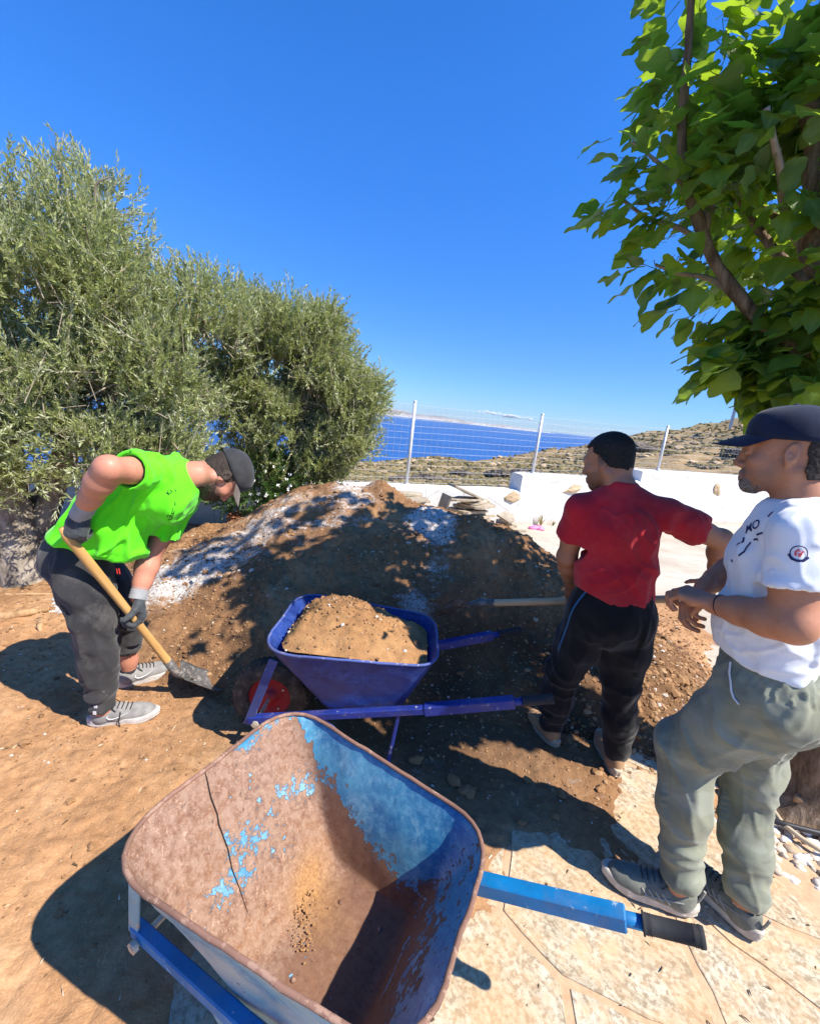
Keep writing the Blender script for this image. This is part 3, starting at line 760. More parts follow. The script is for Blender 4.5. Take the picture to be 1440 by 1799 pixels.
    # bolts that hold the tray to the frame
    for (bx_, by_) in ((.02, .10), (.02, -.10), (.15, .10), (.15, -.10)):
        b = MB(); b.lathe([(0, .003), (.004, .0025), (.0065, .0005), (.0065, -.002)], 10, (bx_, by_, .2720)); b.build('bolt', mats['rim'], tray, True)
    # wheel: axis along local Y
    wh = empty('wheel', (-.415, 0, .195), 0, root)
    Rw = rot((1, 0, 0), math.pi/2); RT = .198
    prof = [(.105, -.030), (.112, -.040), (.135, -.047), (.165, -.046), (.183, -.036), (.190, -.028), (.1915, -.024), (.1885, -.0225), (.1885, -.019), (.194, -.017), (.1965, -.009), (.193, -.0075), (.193, -.0045), (.198, -.003)]
    prof = prof+[(r_, -z_) for r_, z_ in prof[::-1]]
    b = MB(); b.lathe(prof, 56, (0, 0, 0), Rw)
    for k in range(44):     # tread blocks on the shoulder
        a_ = k*2*math.pi/44
        for s in (-1, 1):
            b.box((math.cos(a_)*.1895, s*.0285, math.sin(a_)*.1895), (.008, .017, .016), rot((0, 1, 0), -a_), .002)
    b.build('tyre', mats['tyre'], wh, False)
    b = MB(); pr = [(.108, -.034), (.111, -.031), (.106, -.024), (.098, -.020), (.060, -.012), (.050, -.016), (.032, -.018), (.030, -.034), (.0, -.035)]
    b.lathe(pr, 40, (0, 0, 0), Rw); b.lathe([(r_, -z_) for r_, z_ in pr], 40, (0, 0, 0), Rw); b.lathe([(.106, -.03), (.102, 0), (.106, .03)], 40, (0, 0, 0), Rw)
    rim = b.build('wheel_disc', mats['disc'], wh, True)
    b = MB()
    for k in range(4):
        a_ = k*math.pi/2+.6
        for s in (-1, 1): b = MB(); b.lathe([(0, .006), (.006, .006), (.006, 0)], 6, (.078*math.cos(a_), s*.016, .078*math.sin(a_)), rot((1, 0, 0), -s*math.pi/2)); b.build('bolt', mats['bolt'], rim)
    return root, tray, inner

def m_paint_rust(name, paint_dark, paint_light, outside_faded, rust_lo=(.13, .06, .04), rust_hi=(.36, .17, .085), dust=(.42, .28, .21), pale=(.30, .50, .58)):
    m = M(name, .55, .35); co = m.co('Object'); r = m.at('rust'); sd = m.at('side')
    n1 = m.noise(5.5, 9, .74, co); n2 = m.noise(44, 6, .7, co); n3 = m.noise(150, 4, .7, co)
    q = m.math('ADD', r, m.math('MULTIPLY', m.math('SUBTRACT', n1, .5), 1.7))
    q = m.math('ADD', q, m.math('MULTIPLY', m.math('SUBTRACT', n2, .5), .75))
    q = m.math('ADD', q, m.math('MULTIPLY', m.math('SUBTRACT', n3, .5), .25))
    fac = m.ramp(q, [(.485, 0.0), (.515, 1.0)])
    edge = m.math('MULTIPLY', m.ramp(q, [(.44, 0.), (.49, 1.)]), m.ramp(q, [(.49, 1.), (.52, 0.)]))
    p = m.ramp(n1, [(.38, paint_dark), (.62, paint_light)]); p = m.mix(m.ramp(n2, [(.5, 0.), (.75, .4)]), p, tuple(np.minimum(np.array(paint_light)*1.35+.03, .9)))
    p = m.mix(m.ramp(m.noise(13, 7, .8, co, 1.0), [(.50, 0.), (.66, .55)]), p, pale); p = m.mix(m.ramp(m.noise(24, 6, .75, m.co('Object', (1, 1, .35))), [(.55, 0.), (.70, .45)]), p, tuple(np.array(paint_dark)*.5))
    p = m.mix(sd, p, m.mix(m.ramp(m.noise(5, 5, .6, co), [(.4, 0.), (.6, .85)]), p, outside_faded))
    p = m.mix(m.math('MULTIPLY', m.ramp(r, [(.55, 0.), (.75, .75)]), m.math('SUBTRACT', 1., sd)), p, pale)
    p = m.mix(edge, p, tuple(np.array(paint_dark)*.55))
    ru = m.ramp(m.noise(6, 6, .7, co), [(.3, rust_lo), (.55, tuple((np.array(rust_lo)+np.array(rust_hi))/2)), (.72, rust_hi)])
    du = m.at('dusty'); ru = m.mix(m.math('MULTIPLY', m.ramp(n2, [(.38, 0.), (.60, 1.)]), du), ru, dust); ru = m.mix(m.math('MULTIPLY', m.ramp(n3, [(.5, 0.), (.68, .7)]), du), ru, tuple(np.array(dust)*1.35))
    ru = m.mix(m.ramp(m.noise(75, 4, .7, co), [(.58, 0.), (.7, .8)]), ru, tuple(np.array(rust_lo)*.6))
    fl = m.math('MULTIPLY', m.ramp(m.noise(62, 5, .8, co, 1.5), [(.575, 0.), (.625, .85)]), m.math('MULTIPLY', du, m.ramp(m.noise(4.5, 4, .6, co), [(.36, .25), (.62, 1.)])))
    ru = m.mix(fl, ru, tuple(np.minimum(np.array(dust)*1.75, .8)))
    ru = m.mix(m.math('MULTIPLY', m.at('soil'), m.ramp(n2, [(.35, .55), (.6, 1.)])), ru, m.ramp(n3, [(.35, (.24, .115, .04)), (.65, (.40, .22, .09))]))
    m.color(m.mix(fac, p, ru)); m.set('Roughness', m.ramp(fac, [(0., .42), (1., .9)]))
    h = m.math('ADD', m.math('MULTIPLY', fac, -.6), m.math('MULTIPLY', n2, .35)); m.bump(h, .55, .0025); return m.m
def m_scratched(name, c, worn, rough=.4, amount=.62, spec=.4):
    m = M(name, rough, spec); co = m.co('Object'); n = m.noise(30, 6, .75, co); g = m.noise(5, 4, .6, co)
    b = m.ramp(g, [(.35, tuple(np.array(c)*.75)), (.65, tuple(np.minimum(np.array(c)*1.2, 1)))])
    m.color(m.mix(m.ramp(n, [(amount-.012, 0.), (amount+.03, .9)]), b, worn)); m.color(m.mix(m.ramp(m.noise(9, 6, .7, co), [(.50, 0.), (.78, .35)]), m.mix(m.ramp(n, [(amount-.012, 0.), (amount+.03, .9)]), b, worn), (.22, .15, .09))); m.set('Roughness', m.ramp(n, [(.3, rough), (.7, min(rough+.3, 1))])); m.bump(n, .15, .002); return m.m
M_rubber = plain('black_rubber', (.035, .033, .031), .8, .25, 0, .3, 30, .3, 150)
def m_tyre():
    m = M('dusty_tyre', .9, .15); co = m.co('Object'); n = m.noise(14, 5, .65, co)
    m.color(m.ramp(n, [(.35, (.035, .031, .027)), (.55, (.085, .068, .05)), (.72, (.20, .15, .10))])); m.bump(m.noise(80, 3, .6, co), .3, .003); return m.m
M_tyre = m_tyre()
M_bolt = plain('zinc_bolt', (.60, .55, .45), .4, .5, .5, .2, 40)
# --- middle barrow: dark blue, loaded with soil
mats_b = dict(tray=m_paint_rust('dark_blue_paint', (.010, .022, .12), (.022, .06, .27), (.030, .034, .12), (.16, .10, .08), (.30, .2, .13), (.34, .30, .30), (.06, .09, .26)),
              rim=m_scratched('worn_blue_rim', (.06, .09, .27), (.30, .27, .30), .5, .60), rail=m_scratched('blue_rail_paint', (.014, .030, .21), (.36, .36, .40), .4, .62),
              strut=m_scratched('worn_blue_strut', (.05, .07, .22), (.30, .30, .34), .5, .62), grip=m_scratched('black_grip', (.028, .028, .03), (.12, .11, .10), .7, .64), tyre=M_tyre, disc=m_scratched('red_wheel_paint', (.34, .010, .018), (.25, .08, .06), .45, .68), bolt=M_bolt)
def rust_mid(V, side):
    return np.where(side < .5, .02+.10*(V[:, 2] < .45), -.02)+.20*np.exp(-((V[:, 2]-.60)/.03)**2)*(side < .5)
mid_barrow, mid_tray, mid_inner = barrow('wheelbarrow', 'dark blue wheelbarrow heaped with brown soil in front of the heap', (-.185, 1.905), 0.0, mats_b, rust_mid)
# --- front barrow: empty, rusty, peeling light blue paint
mats_f = dict(tray=m_paint_rust('peeling_light_blue_paint', (.016, .150, .31), (.12, .35, .45), (.40, .42, .40), (.105, .05, .036), (.26, .125, .060), (.275, .175, .122)),
              rim=m_scratched('rusty_rim', (.22, .12, .085), (.34, .21, .15), .8, .55, .2), rail=m_scratched('bright_blue_rail', (.002, .165, .40), (.36, .48, .50), .38, .64),
              strut=m_scratched('pale_blue_strut', (.20, .36, .42), (.45, .36, .26), .5, .56), grip=mats_b['grip'], tyre=M_tyre, disc=m_scratched('faded_red_wheel', (.50, .03, .035), (.55, .15, .12), .45, .66), bolt=M_bolt)
def rust_front(V, side):
    x, y, z = V[:, 0], V[:, 1], V[:, 2]; v = np.clip((.62-z)/.34, 0, 1)      # 0 at the rim, 1 at the floor
    # which sheet of the tray a point lies on
    xf = -.375+v*(.305); fr = np.abs(x-xf) < .055+.0*v; xb = .385-v*.185; bk = np.abs(x-xb) < .03
    far = (y > 0) & ~fr & ~bk
    t = (x+.30)/.68                                                          # along the far side, 0 front .. 1 back
    r = np.full(len(V), .82)
    r = np.where(fr, .84-.17*np.exp(-((v-.5)/.3)**2)-.32*np.exp(-((v)/.06)**2)*(y > .05)-.10*np.exp(-((y+.05)/.07)**2), r)
    lim = .34+.55*np.clip(t, 0, 1)-.08*np.sin(t*7)
    r = np.where(far, np.clip(.5+(v-lim)*1.6, .08, 1.0)+.12*np.exp(-((t-.9)/.08)**2-((v-.35)/.2)**2)*2.5, r)
    r = np.where(bk, .36+.20*v+.25*np.exp(-((v-.75)/.12)**2), r)
    r = np.where((v > .93), .95, r)
    r = np.where((~far) & (~fr) & (~bk), .80, r)
    out = .10+.28*np.exp(-(v/.10)**2)+.10*(x < -.25)
    return np.where(side > .5, out, r)
front_barrow, front_tray, front_inner = barrow('wheelbarrow', 'empty rusty wheelbarrow with peeling light blue paint in the foreground', (-.135, .865), math.radians(-25), mats_f, rust_front)
# split in the front sheet of the old tray
nv, nu = front_inner.shape[:2]
# front face runs between corner 3 (front-far) and corner 0 (front-near); find points on it and follow a crooked line down
pl = []
for k, (yy, v) in enumerate([(.015, .0), (.012, .10), (.0, .22), (-.012, .30), (-.018, .44), (-.045, .60), (-.062, .74), (-.085, .88)]):
    row = front_inner[int(round(v*(nv-1)))]; m_ = row[:, 0] < row[:, 0].min()+.03; cand = row[m_]; p = cand[np.argmin(abs(cand[:, 1]-(yy)))]
    q = np.array([p[0], yy, p[2]]); pl.append(q)
pl = np.array(pl)
M_crack = plain('dark_split', (.02, .014, .012), .9)
pl = []
for (yy, v) in [(-.035, .0), (-.040, .07), (-.052, .12), (-.056, .22), (-.064, .30), (-.070, .42), (-.082, .52), (-.085, .62), (-.092, .74)]:
    L_ = front_inner[int(round(v*(nv-1)))]; m_ = L_[:, 0] < L_[:, 0].min()+.05; cand = L_[m_]; p = cand[np.argsort(abs(cand[:, 1]-yy))[:2]].mean(0)
    pl.append([p[0]+.0012, yy, p[2]+.001])
b = MB(); b.tube(pl, [.0012, .0016, .0022, .002, .0022, .0016, .0014, .0012, .0006], 5); b.build('split', M_crack, front_tray)
# ================================================================ ORGANIC SHAPES (signed distance fields meshed with surface nets)
class Blob:
    def __init__(s): s.ops = []; s.R = np.eye(3); s.O = np.zeros(3)
    def at(s, O=(0, 0, 0), R=None): s.O = np.asarray(O, float); s.R = np.eye(3) if R is None else np.asarray(R, float); return s
    def p(s, q): return s.O+s.R @ np.asarray(q, float)
    def cone(s, a, b, ra, rb, k=.02, flat=1.0, ref=(0, 0, 1), op='+', ramp=None):
        """round cone a->b; flat scales the section along the direction made from ref"""
        a, b = s.p(a), s.p(b); u, v, d = frame_from(b-a, s.R @ np.asarray(ref, float))
        s.ops.append(('c', a, b, ra, rb, k, flat, u, v, d, op)); return s
    def chain(s, pts, rad, k=.012, flat=1.0, ref=(0, 0, 1)):
        for i in range(len(pts)-1): s.cone(pts[i], pts[i+1], rad[i], rad[i+1], k, flat, ref)
        return s
    def ell(s, c, r, k=.02, R=None, op='+'):
        Rm = s.R if R is None else s.R @ np.asarray(R, float)
        s.ops.append(('e', s.p(c), np.asarray(r, float), Rm, k, op)); return s
    def plane(s, pt, nrm, k=.004):          # keep the side opposite to nrm
        s.ops.append(('p', s.p(pt), (s.R @ np.asarray(nrm, float)), k)); return s
    def eval(s, lo, hi, h):
        lo = np.asarray(lo, float); hi = np.asarray(hi, float); n = np.ceil((hi-lo)/h).astype(int)+1
        ax = [lo[i]+h*np.arange(n[i]) for i in range(3)]
        D = np.full(n, 9.0, dtype=np.float32)
        for o in s.ops:
            if o[0] == 'p':
                _, pt, nr, k = o
                q = (ax[0]-pt[0])[:, None, None]*nr[0]+(ax[1]-pt[1])[None, :, None]*nr[1]+(ax[2]-pt[2])[None, None, :]*nr[2]
                hh = np.clip(.5+.5*(D-q)/k, 0, 1); D = (q+(D-q)*hh+k*hh*(1-hh)).astype(np.float32); continue
            if o[0] == 'c':
                _, a, b, ra, rb, k, flat, u, v, d, op = o
                m = max(ra, rb)*max(1, flat)+k+.012; l0, h0 = np.minimum(a, b)-m, np.maximum(a, b)+m
            else:
                _, c, r, Rm, k, op = o
                e = np.abs(Rm) @ r+k+.012; l0, h0 = c-e, c+e
            i0 = np.clip(np.floor((l0-lo)/h).astype(int), 0, n); i1 = np.clip(np.ceil((h0-lo)/h).astype(int)+1, 0, n)
            if np.any(i1 <= i0): continue
            S = tuple(slice(i0[i], i1[i]) for i in range(3))
            X = ax[0][S[0]][:, None, None]; Y = ax[1][S[1]][None, :, None]; Z = ax[2][S[2]][None, None, :]
            if o[0] == 'c':
                L = np.linalg.norm(b-a)
                qx, qy, qz = X-a[0], Y-a[1], Z-a[2]
                t = qx*d[0]+qy*d[1]+qz*d[2]; uu = qx*u[0]+qy*u[1]+qz*u[2]; vv = (qx*v[0]+qy*v[1]+qz*v[2])/flat
                tc = np.clip(t/L, 0, 1); ex = t-tc*L
                q = np.sqrt(uu*uu+vv*vv+ex*ex)-(ra+(rb-ra)*tc)
                if flat < 1: q = q*(flat*.5+.5)
            else:
                W = (X-c[0], Y-c[1], Z-c[2]); l = [(W[0]*Rm[0, i]+W[1]*Rm[1, i]+W[2]*Rm[2, i])/r[i] for i in range(3)]
                k0 = np.sqrt(l[0]**2+l[1]**2+l[2]**2); k1 = np.sqrt((l[0]/r[0])**2+(l[1]/r[1])**2+(l[2]/r[2])**2)+1e-9
                q = k0*(k0-1)/k1
            d0 = D[S]
            if op == '+': hh = np.clip(.5+.5*(d0-q)/k, 0, 1); D[S] = d0+(q-d0)*hh-k*hh*(1-hh)
            else: hh = np.clip(.5-.5*(d0+q)/k, 0, 1); D[S] = d0+(-q-d0)*hh+k*hh*(1-hh)
        return D
    def mesh(s, lo, hi, h, extra=None):
        D = s.eval(lo, hi, h)
        if extra is not None: D = extra(D, lo, h)
        D = np.pad(D, 1, constant_values=1.0)
        return surface_nets(D, np.asarray(lo, float)-h, h)

def surface_nets(D, lo, h):
    s = D < 0; c = np.zeros(tuple(np.array(s.shape)-1), np.int8)
    off = [(i, j, k) for i in (0, 1) for j in (0, 1) for k in (0, 1)]; n = np.array(s.shape)
    for o in off: c += s[o[0]:n[0]-1+o[0], o[1]:n[1]-1+o[1], o[2]:n[2]-1+o[2]]
    act = (c > 0) & (c < 8); idx = np.argwhere(act)
    vid = np.full(act.shape, -1, np.int64); vid[act] = np.arange(len(idx))
    acc = np.zeros((len(idx), 3)); cnt = np.zeros(len(idx))
    val = {o: D[idx[:, 0]+o[0], idx[:, 1]+o[1], idx[:, 2]+o[2]] for o in off}
    for a in off:
        for ax in range(3):
            if a[ax] == 1: continue
            b = list(a); b[ax] = 1; b = tuple(b); da, db = val[a], val[b]; m = (da < 0) != (db < 0)
            t = np.where(m, da/np.where(m, da-db, 1), 0)
            p = np.array(a, float)[None]+t[:, None]*(np.array(b)-np.array(a))[None]
            acc[m] += p[m]; cnt += m
    V = (idx+acc/cnt[:, None])*h+lo
    Fs = []
    for ax in range(3):
        o1, o2 = [(1, 2), (2, 0), (0, 1)][ax]
        sl0 = [slice(1, n[i]-1) for i in range(3)]; sl0[ax] = slice(0, n[ax]-1); sl1 = list(sl0); sl1[ax] = slice(1, n[ax])
        e = np.argwhere(s[tuple(sl0)] != s[tuple(sl1)]); g = e.copy()
        for i in range(3):
            if i != ax: g[:, i] += 1
        q = []
        for d1, d2 in ((1, 1), (0, 1), (0, 0), (1, 0)):
            k = g.copy(); k[:, o1] -= d1; k[:, o2] -= d2; q.append(vid[k[:, 0], k[:, 1], k[:, 2]])
        q = np.stack(q, 1); pos = s[g[:, 0], g[:, 1], g[:, 2]]
        q = np.where(pos[:, None], q, q[:, ::-1]); Fs.append(q)
    F = np.concatenate(Fs); F = F[(F >= 0).all(1)]
    return V, F
def relax(V, F, it=2, lam=.5):
    e = np.concatenate([F[:, [0, 1]], F[:, [1, 2]], F[:, [2, 3]], F[:, [3, 0]]]); n = len(V)
    cnt = np.bincount(e.ravel(), minlength=n)[:, None]
    for _ in range(it):
        a = np.stack([np.bincount(e[:, 0], V[e[:, 1], i], n)+np.bincount(e[:, 1], V[e[:, 0], i], n) for i in range(3)], 1)
        V = V+(a/np.maximum(cnt, 1)-V)*lam
    return V
def vnormals(V, F):
    fn = np.cross(V[F[:, 2]]-V[F[:, 0]], V[F[:, 3]]-V[F[:, 1]]); N = np.zeros_like(V)
    for i in range(4): N += np.stack([np.bincount(F[:, i], fn[:, k], len(V)) for k in range(3)], 1)
    return N/(np.linalg.norm(N, axis=1)[:, None]+1e-12)
def folds(V, a, b, R, amp, ft=14., fc=1.2, seed=0, sharp=1.0, t0=0., t1=1., twist=0.):
    """creases that run round a limb a->b (strong within R of its axis, t0..t1 along it)"""
    a, b = np.asarray(a, float), np.asarray(b, float); u, v, d = frame_from(b-a); L = np.linalg.norm(b-a); q = V-a
    t = q @ d; x, y = q @ u, q @ v; r = np.hypot(x, y)+1e-6
    wgt = sstep(t0*L-.05, t0*L+.03, t)*sstep(t1*L+.05, t1*L-.03, t)*sstep(R*1.35, R, r)
    th = np.stack([x/r*fc, y/r*fc], -1)
    wob = vnoise(P3(th[:, 0]*1.3, th[:, 1]*1.3, t*6+seed), seed+3)
    f = vnoise(P3(th[:, 0], th[:, 1], t*ft+wob*.9+twist*np.arctan2(y, x)), seed); f = 1-np.abs(f)*2.2
    f = np.sign(f)*np.abs(f)**sharp
    return wgt*amp*f
def drape(V, dirv, amp, f_across=16., f_along=2.5, seed=0, c=None, R=None):
    """long soft folds that run along dirv"""
    u, v, d = frame_from(dirv); q = np.stack([V @ u*f_across, V @ v*f_across, V @ d*f_along], -1)
    q = q+.5*np.stack([vnoise(V*7, seed+1), vnoise(V*7, seed+2), 0*V[:, 0]], -1)
    f = vnoise(q, seed); f = 1.15*np.exp(-(f/.26)**2)-.5+.8*vnoise(q*.45, seed+7)
    if c is not None: f = f*np.exp(-(np.linalg.norm(V-np.asarray(c), axis=1)/R)**2)
    return amp*f
def cloth(name, V, F, disp, mat, parent, it=1):
    V = relax(V, F, 2); N = vnormals(V, F); V = V+N*np.asarray(disp(V))[:, None]; V = relax(V, F, it, .35)
    return link(name, make_mesh(name, V, F, True), mat, parent)
def joined(parts):
    n = 0; Vs, Fs = [], []
    for V, F in parts: Vs.append(V); Fs.append(F+n); n += len(V)
    return np.concatenate(Vs), np.concatenate(Fs)

# ---- anatomy
def head(B, O, fwd, up, neck, nose=1.0, jaw=1.0, neck_r=.058):
    f = np.asarray(fwd, float); f = f/np.linalg.norm(f); z = np.asarray(up, float); z = z-f*(z @ f); z /= np.linalg.norm(z); y = np.cross(z, f)
    R = np.stack([f, y, z], 1); B.at(O, R)
    B.ell((-.014, 0, .034), (.099, .077, .086), .02)
    B.ell((.034, 0, -.026), (.058, .060, .086), .03)
    B.ell((-.045, 0, -.015), (.055, .058, .060), .03)
    for s in (-1, 1):
        B.cone((-.004, s*.052, -.045), (.062, s*.016, -.103*jaw), .020, .020, .028)
        B.ell((.060, s*.044, -.030), (.024, .019, .018), .022)
        B.ell((.045, s*.040, -.060), (.028, .016, .025), .022)
    B.ell((.073, 0, -.106*jaw), (.021, .024, .019), .02)
    B.ell((.076, 0, -.072), (.022, .030, .028), .02)
    B.cone((.082, -.030, .022), (.082, .030, .022), .013, .013, .016)
    for s in (-1, 1): B.ell((.100, s*.032, -.002), (.017, .017, .011), .012, op='-')
    B.cone((.088, 0, .016), (.092+.016*nose, 0, -.032), .0080, .0105, .014)
    B.ell((.092+.016*nose, 0, -.038), (.0125, .0125, .0100), .010)
    for s in (-1, 1): B.ell((.098, s*.0125, -.043), (.012, .0085, .0085), .007)
    for s in (-1, 1):
        B.ell((.081, s*.031, -.001), (.0135, .015, .0125), .004)       # lids
        B.cone((.089, s*.020, .013), (.084, s*.045, .012), .0055, .0045, .008)
    B.cone((.0955, -.016, -.0685), (.0955, .016, -.0685), .0068, .0068, .008); B.cone((.0945, -.014, -.0805), (.0945, .014, -.0805), .0078, .0078, .008)
    B.cone((.1045, -.020, -.0745), (.1045, .020, -.0745), .0036, .0036, .004, op='-')
    for s in (-1, 1):
        Re = rot((0, 0, 1), s*.38) @ rot((0, 1, 0), -.18)
        B.ell((-.012, s*.080, -.006), (.0195, .0075, .0315), .006, Re)
        B.ell((-.010, s*.089, -.002), (.0115, .0075, .020), .005, Re, op='-')
        B.ell((-.004, s*.080, -.010), (.006, .007, .008), .004, Re)
        B.ell((-.004, s*.078, -.035), (.008, .006, .009), .006, Re)
    B.at(); n1 = O+R @ np.array([-.028, 0, -.055])
    B.cone(n1, neck, neck_r, neck_r*1.08, .03)
    for s in (-1, 1): B.cone(O+R @ np.array([-.02, s*.055, -.06]), np.asarray(neck)+R @ np.array([.035, s*.012, -.03]), .018, .016, .02)
    return R
def arm(B, S, E, W, r=(.056, .043, .046, .029), k=.02, bulge=1.0):
    S, E, W = map(lambda q: np.asarray(q, float), (S, E, W))
    m = S+(E-S)*.55
    k = .03; B.chain([S, m, E], [r[0], r[0]*.88, r[1]*1.02], k)
    nrm = np.cross(E-S, W-E); nrm /= np.linalg.norm(nrm)+1e-9; inn = np.cross(nrm, E-S); inn /= np.linalg.norm(inn)+1e-9
    if inn @ (W-E) < 0: inn = -inn
    B.cone(S+(E-S)*.35+inn*.014, S+(E-S)*.78+inn*.012, .040*bulge, .030, .025)
    B.cone(S+(E-S)*.2-inn*.012, S+(E-S)*.75-inn*.010, .038*bulge, .030, .025)
    p = E+(W-E)*.28
    B.chain([E, p, E+(W-E)*.62, W], [r[1]*.98, r[2], r[2]*.80, r[3]], k)
    B.ell(E-inn*.012, (.030, .030, .030), .03)
def hand(B, W, f, n, side, curl=((.5, .6, .4),)*4, thumb=(.5, .35, .4), sc=1.0, fat=1.0, spread=.05, palm_r=.0145):
    """W wrist, f finger direction, n palm normal (fingers curl towards it), side +1 when the thumb lies along f x n"""
    f = np.asarray(f, float); f /= np.linalg.norm(f); n = np.asarray(n, float); n = n-f*(n @ f); n /= np.linalg.norm(n); t = np.cross(f, n)*side
    B.at(); W = np.asarray(W, float); P = lambda a, b, c: W+sc*(f*a+t*b+n*c)
    kn = [(.091, .030), (.096, .010), (.091, -.010), (.082, -.027)]
    for i, (a, b) in enumerate(kn):
        B.cone(P(.006, b*.62, .002), P(a*.94, b, -.002), sc*palm_r*1.02*fat, sc*palm_r*.92*fat, .012*sc)
    B.ell(P(.045, .024, .010), (.020*sc*fat, .020*sc*fat, .020*sc*fat), .012); B.ell(P(.045, -.020, .008), (.019*sc, .017*sc, .017*sc), .012)
    B.cone(W-f*.03*sc, P(.012, 0, 0), .026*sc, .0245*sc, .012, .78, n)
    Ls = [(.044, .027, .021), (.049, .031, .022), (.045, .029, .022), (.035, .022, .019)]
    rs = [(.0100, .0088, .0078), (.0104, .0092, .008), (.0098, .0086, .0076), (.0086, .0075, .0068)]
    tips = []
    for i in range(4):
        p = P(kn[i][0], kn[i][1], -.001); ang = 0; sp = (1.5-i)*spread; d0 = f*math.cos(sp)+t*math.sin(sp)
        for j in range(3):
            ang += curl[i][j]; d = d0*math.cos(ang)+n*math.sin(ang)
            q = p+d*Ls[i][j]*sc; B.cone(p, q, rs[i][j]*sc*fat, rs[i][min(j+1, 2)]*sc*fat, .0035); p = q
        tips.append(p)
    b0 = P(.022, .026, .008); a1, a2, a3 = thumb
    d = (f*.62+t*.70*math.cos(a1)+n*(.25+math.sin(a1)*.9)); d /= np.linalg.norm(d); p1 = b0+d*.040*sc
    d2 = d*math.cos(a2)+(n*.7-t*.45+f*.3)*math.sin(a2); d2 /= np.linalg.norm(d2); p2 = p1+d2*.032*sc
    d3 = d2*math.cos(a3)+(n*.5-t*.8+f*.2)*math.sin(a3); d3 /= np.linalg.norm(d3); p3 = p2+d3*.026*sc
    B.cone(b0, p1, .0155*sc*fat, .0122*sc*fat, .012); B.cone(p1, p2, .0118*sc*fat, .0104*sc*fat, .004); B.cone(p2, p3, .0106*sc*fat, .0085*sc*fat, .004)
    return tips
def cap_mesh(R, O, mat, bmat, parent, tilt=.0, brim_len=.078, peak=1.0, brim_drop=.35):
    """six-panel cap: dome with raised seams, button, curved brim (in head space: x forward, z up)"""
    nu, nv = 72, 16; u = np.arange(nu)*2*np.pi/nu; V = []
    for i in range(nv):
        e = i/(nv-1)*(math.pi/2-.03)
        h = math.sin(e)**.92; rad = math.cos(e)**.80
        seam = 1+.010*np.exp(-(((u/(np.pi/3)+.5) % 1-.5)/.035)**2)
        x = -.012+.110*rad*np.cos(u)*seam; y = .0885*rad*np.sin(u)*seam; z = .030+.098*peak*h+.012*np.cos(u)*rad*(1-h)
        z = z*1.0+.010*(np.cos(u) > 0)*np.cos(u)**2*h*(1-h)*4*peak
        V.append(np.stack([x, y, z+0*u], -1))
    inn = [v*np.array([.955, .955, 1])-np.array([.0, 0, .003]) for v in V[:1]]
    b = MB(); Vs = np.concatenate([inn[0]]+V); i, j = np.meshgrid(np.arange(nv), np.arange(nu), indexing='ij'); j2 = (j+1) % nu
    F = np.stack([i*nu+j, i*nu+j2, (i+1)*nu+j2, (i+1)*nu+j], -1).reshape(-1, 4)
    wr = .0022*fbm(Vs*26, 3, 12); Vs = Vs*(1+wr[:, None]*6*.35)
    T = rot((0, 1, 0), tilt); put = lambda q: (q @ T.T) @ R.T+O
    b.add(put(Vs), F); cap = b.build('cap', mat, parent, True)
    bb = MB(); bt = np.array([[-.012, 0, .030+.098*peak]]); bb.lathe([(0, .005), (.006, .004), (.008, 0)], 10, put(bt)[0], R @ T)
    bb.build('button', mat, cap, True)
    na, nr = 33, 9; a = np.linspace(-1.12, 1.12, na); V = []
    for top in (1, 0):
        for r in np.linspace(0, 1, nr):
            L = brim_len*np.cos(a*.80)**.7
            x = -.012+.110*np.cos(a)*(.985)+L*r; y = .0885*np.sin(a)*(1-.06*r*np.abs(a))*(.99); z = .036+.010*np.cos(a)-brim_drop*r*L-(.30+.25*r)*y*y*9*.45+(.0028*(1-r*.3) if top else 0)
            V.append(np.stack([x, y, z], -1))
    Vs = np.concatenate(V); i, j = np.meshgrid(np.arange(nr-1), np.arange(na-1), indexing='ij')
    F1 = np.stack([i*na+j, i*na+j+1, (i+1)*na+j+1, (i+1)*na+j], -1).reshape(-1, 4); F2 = F1[:, ::-1]+nr*na
    k = np.arange(na-1); e = (nr-1)*na; F3 = np.stack([e+k, e+k+1, e+k+1+nr*na, e+k+nr*na], 1)
    c = MB(); c.add(put(Vs), np.concatenate([F1, F2, F3])); c.build('brim', bmat, cap, True)
    return cap
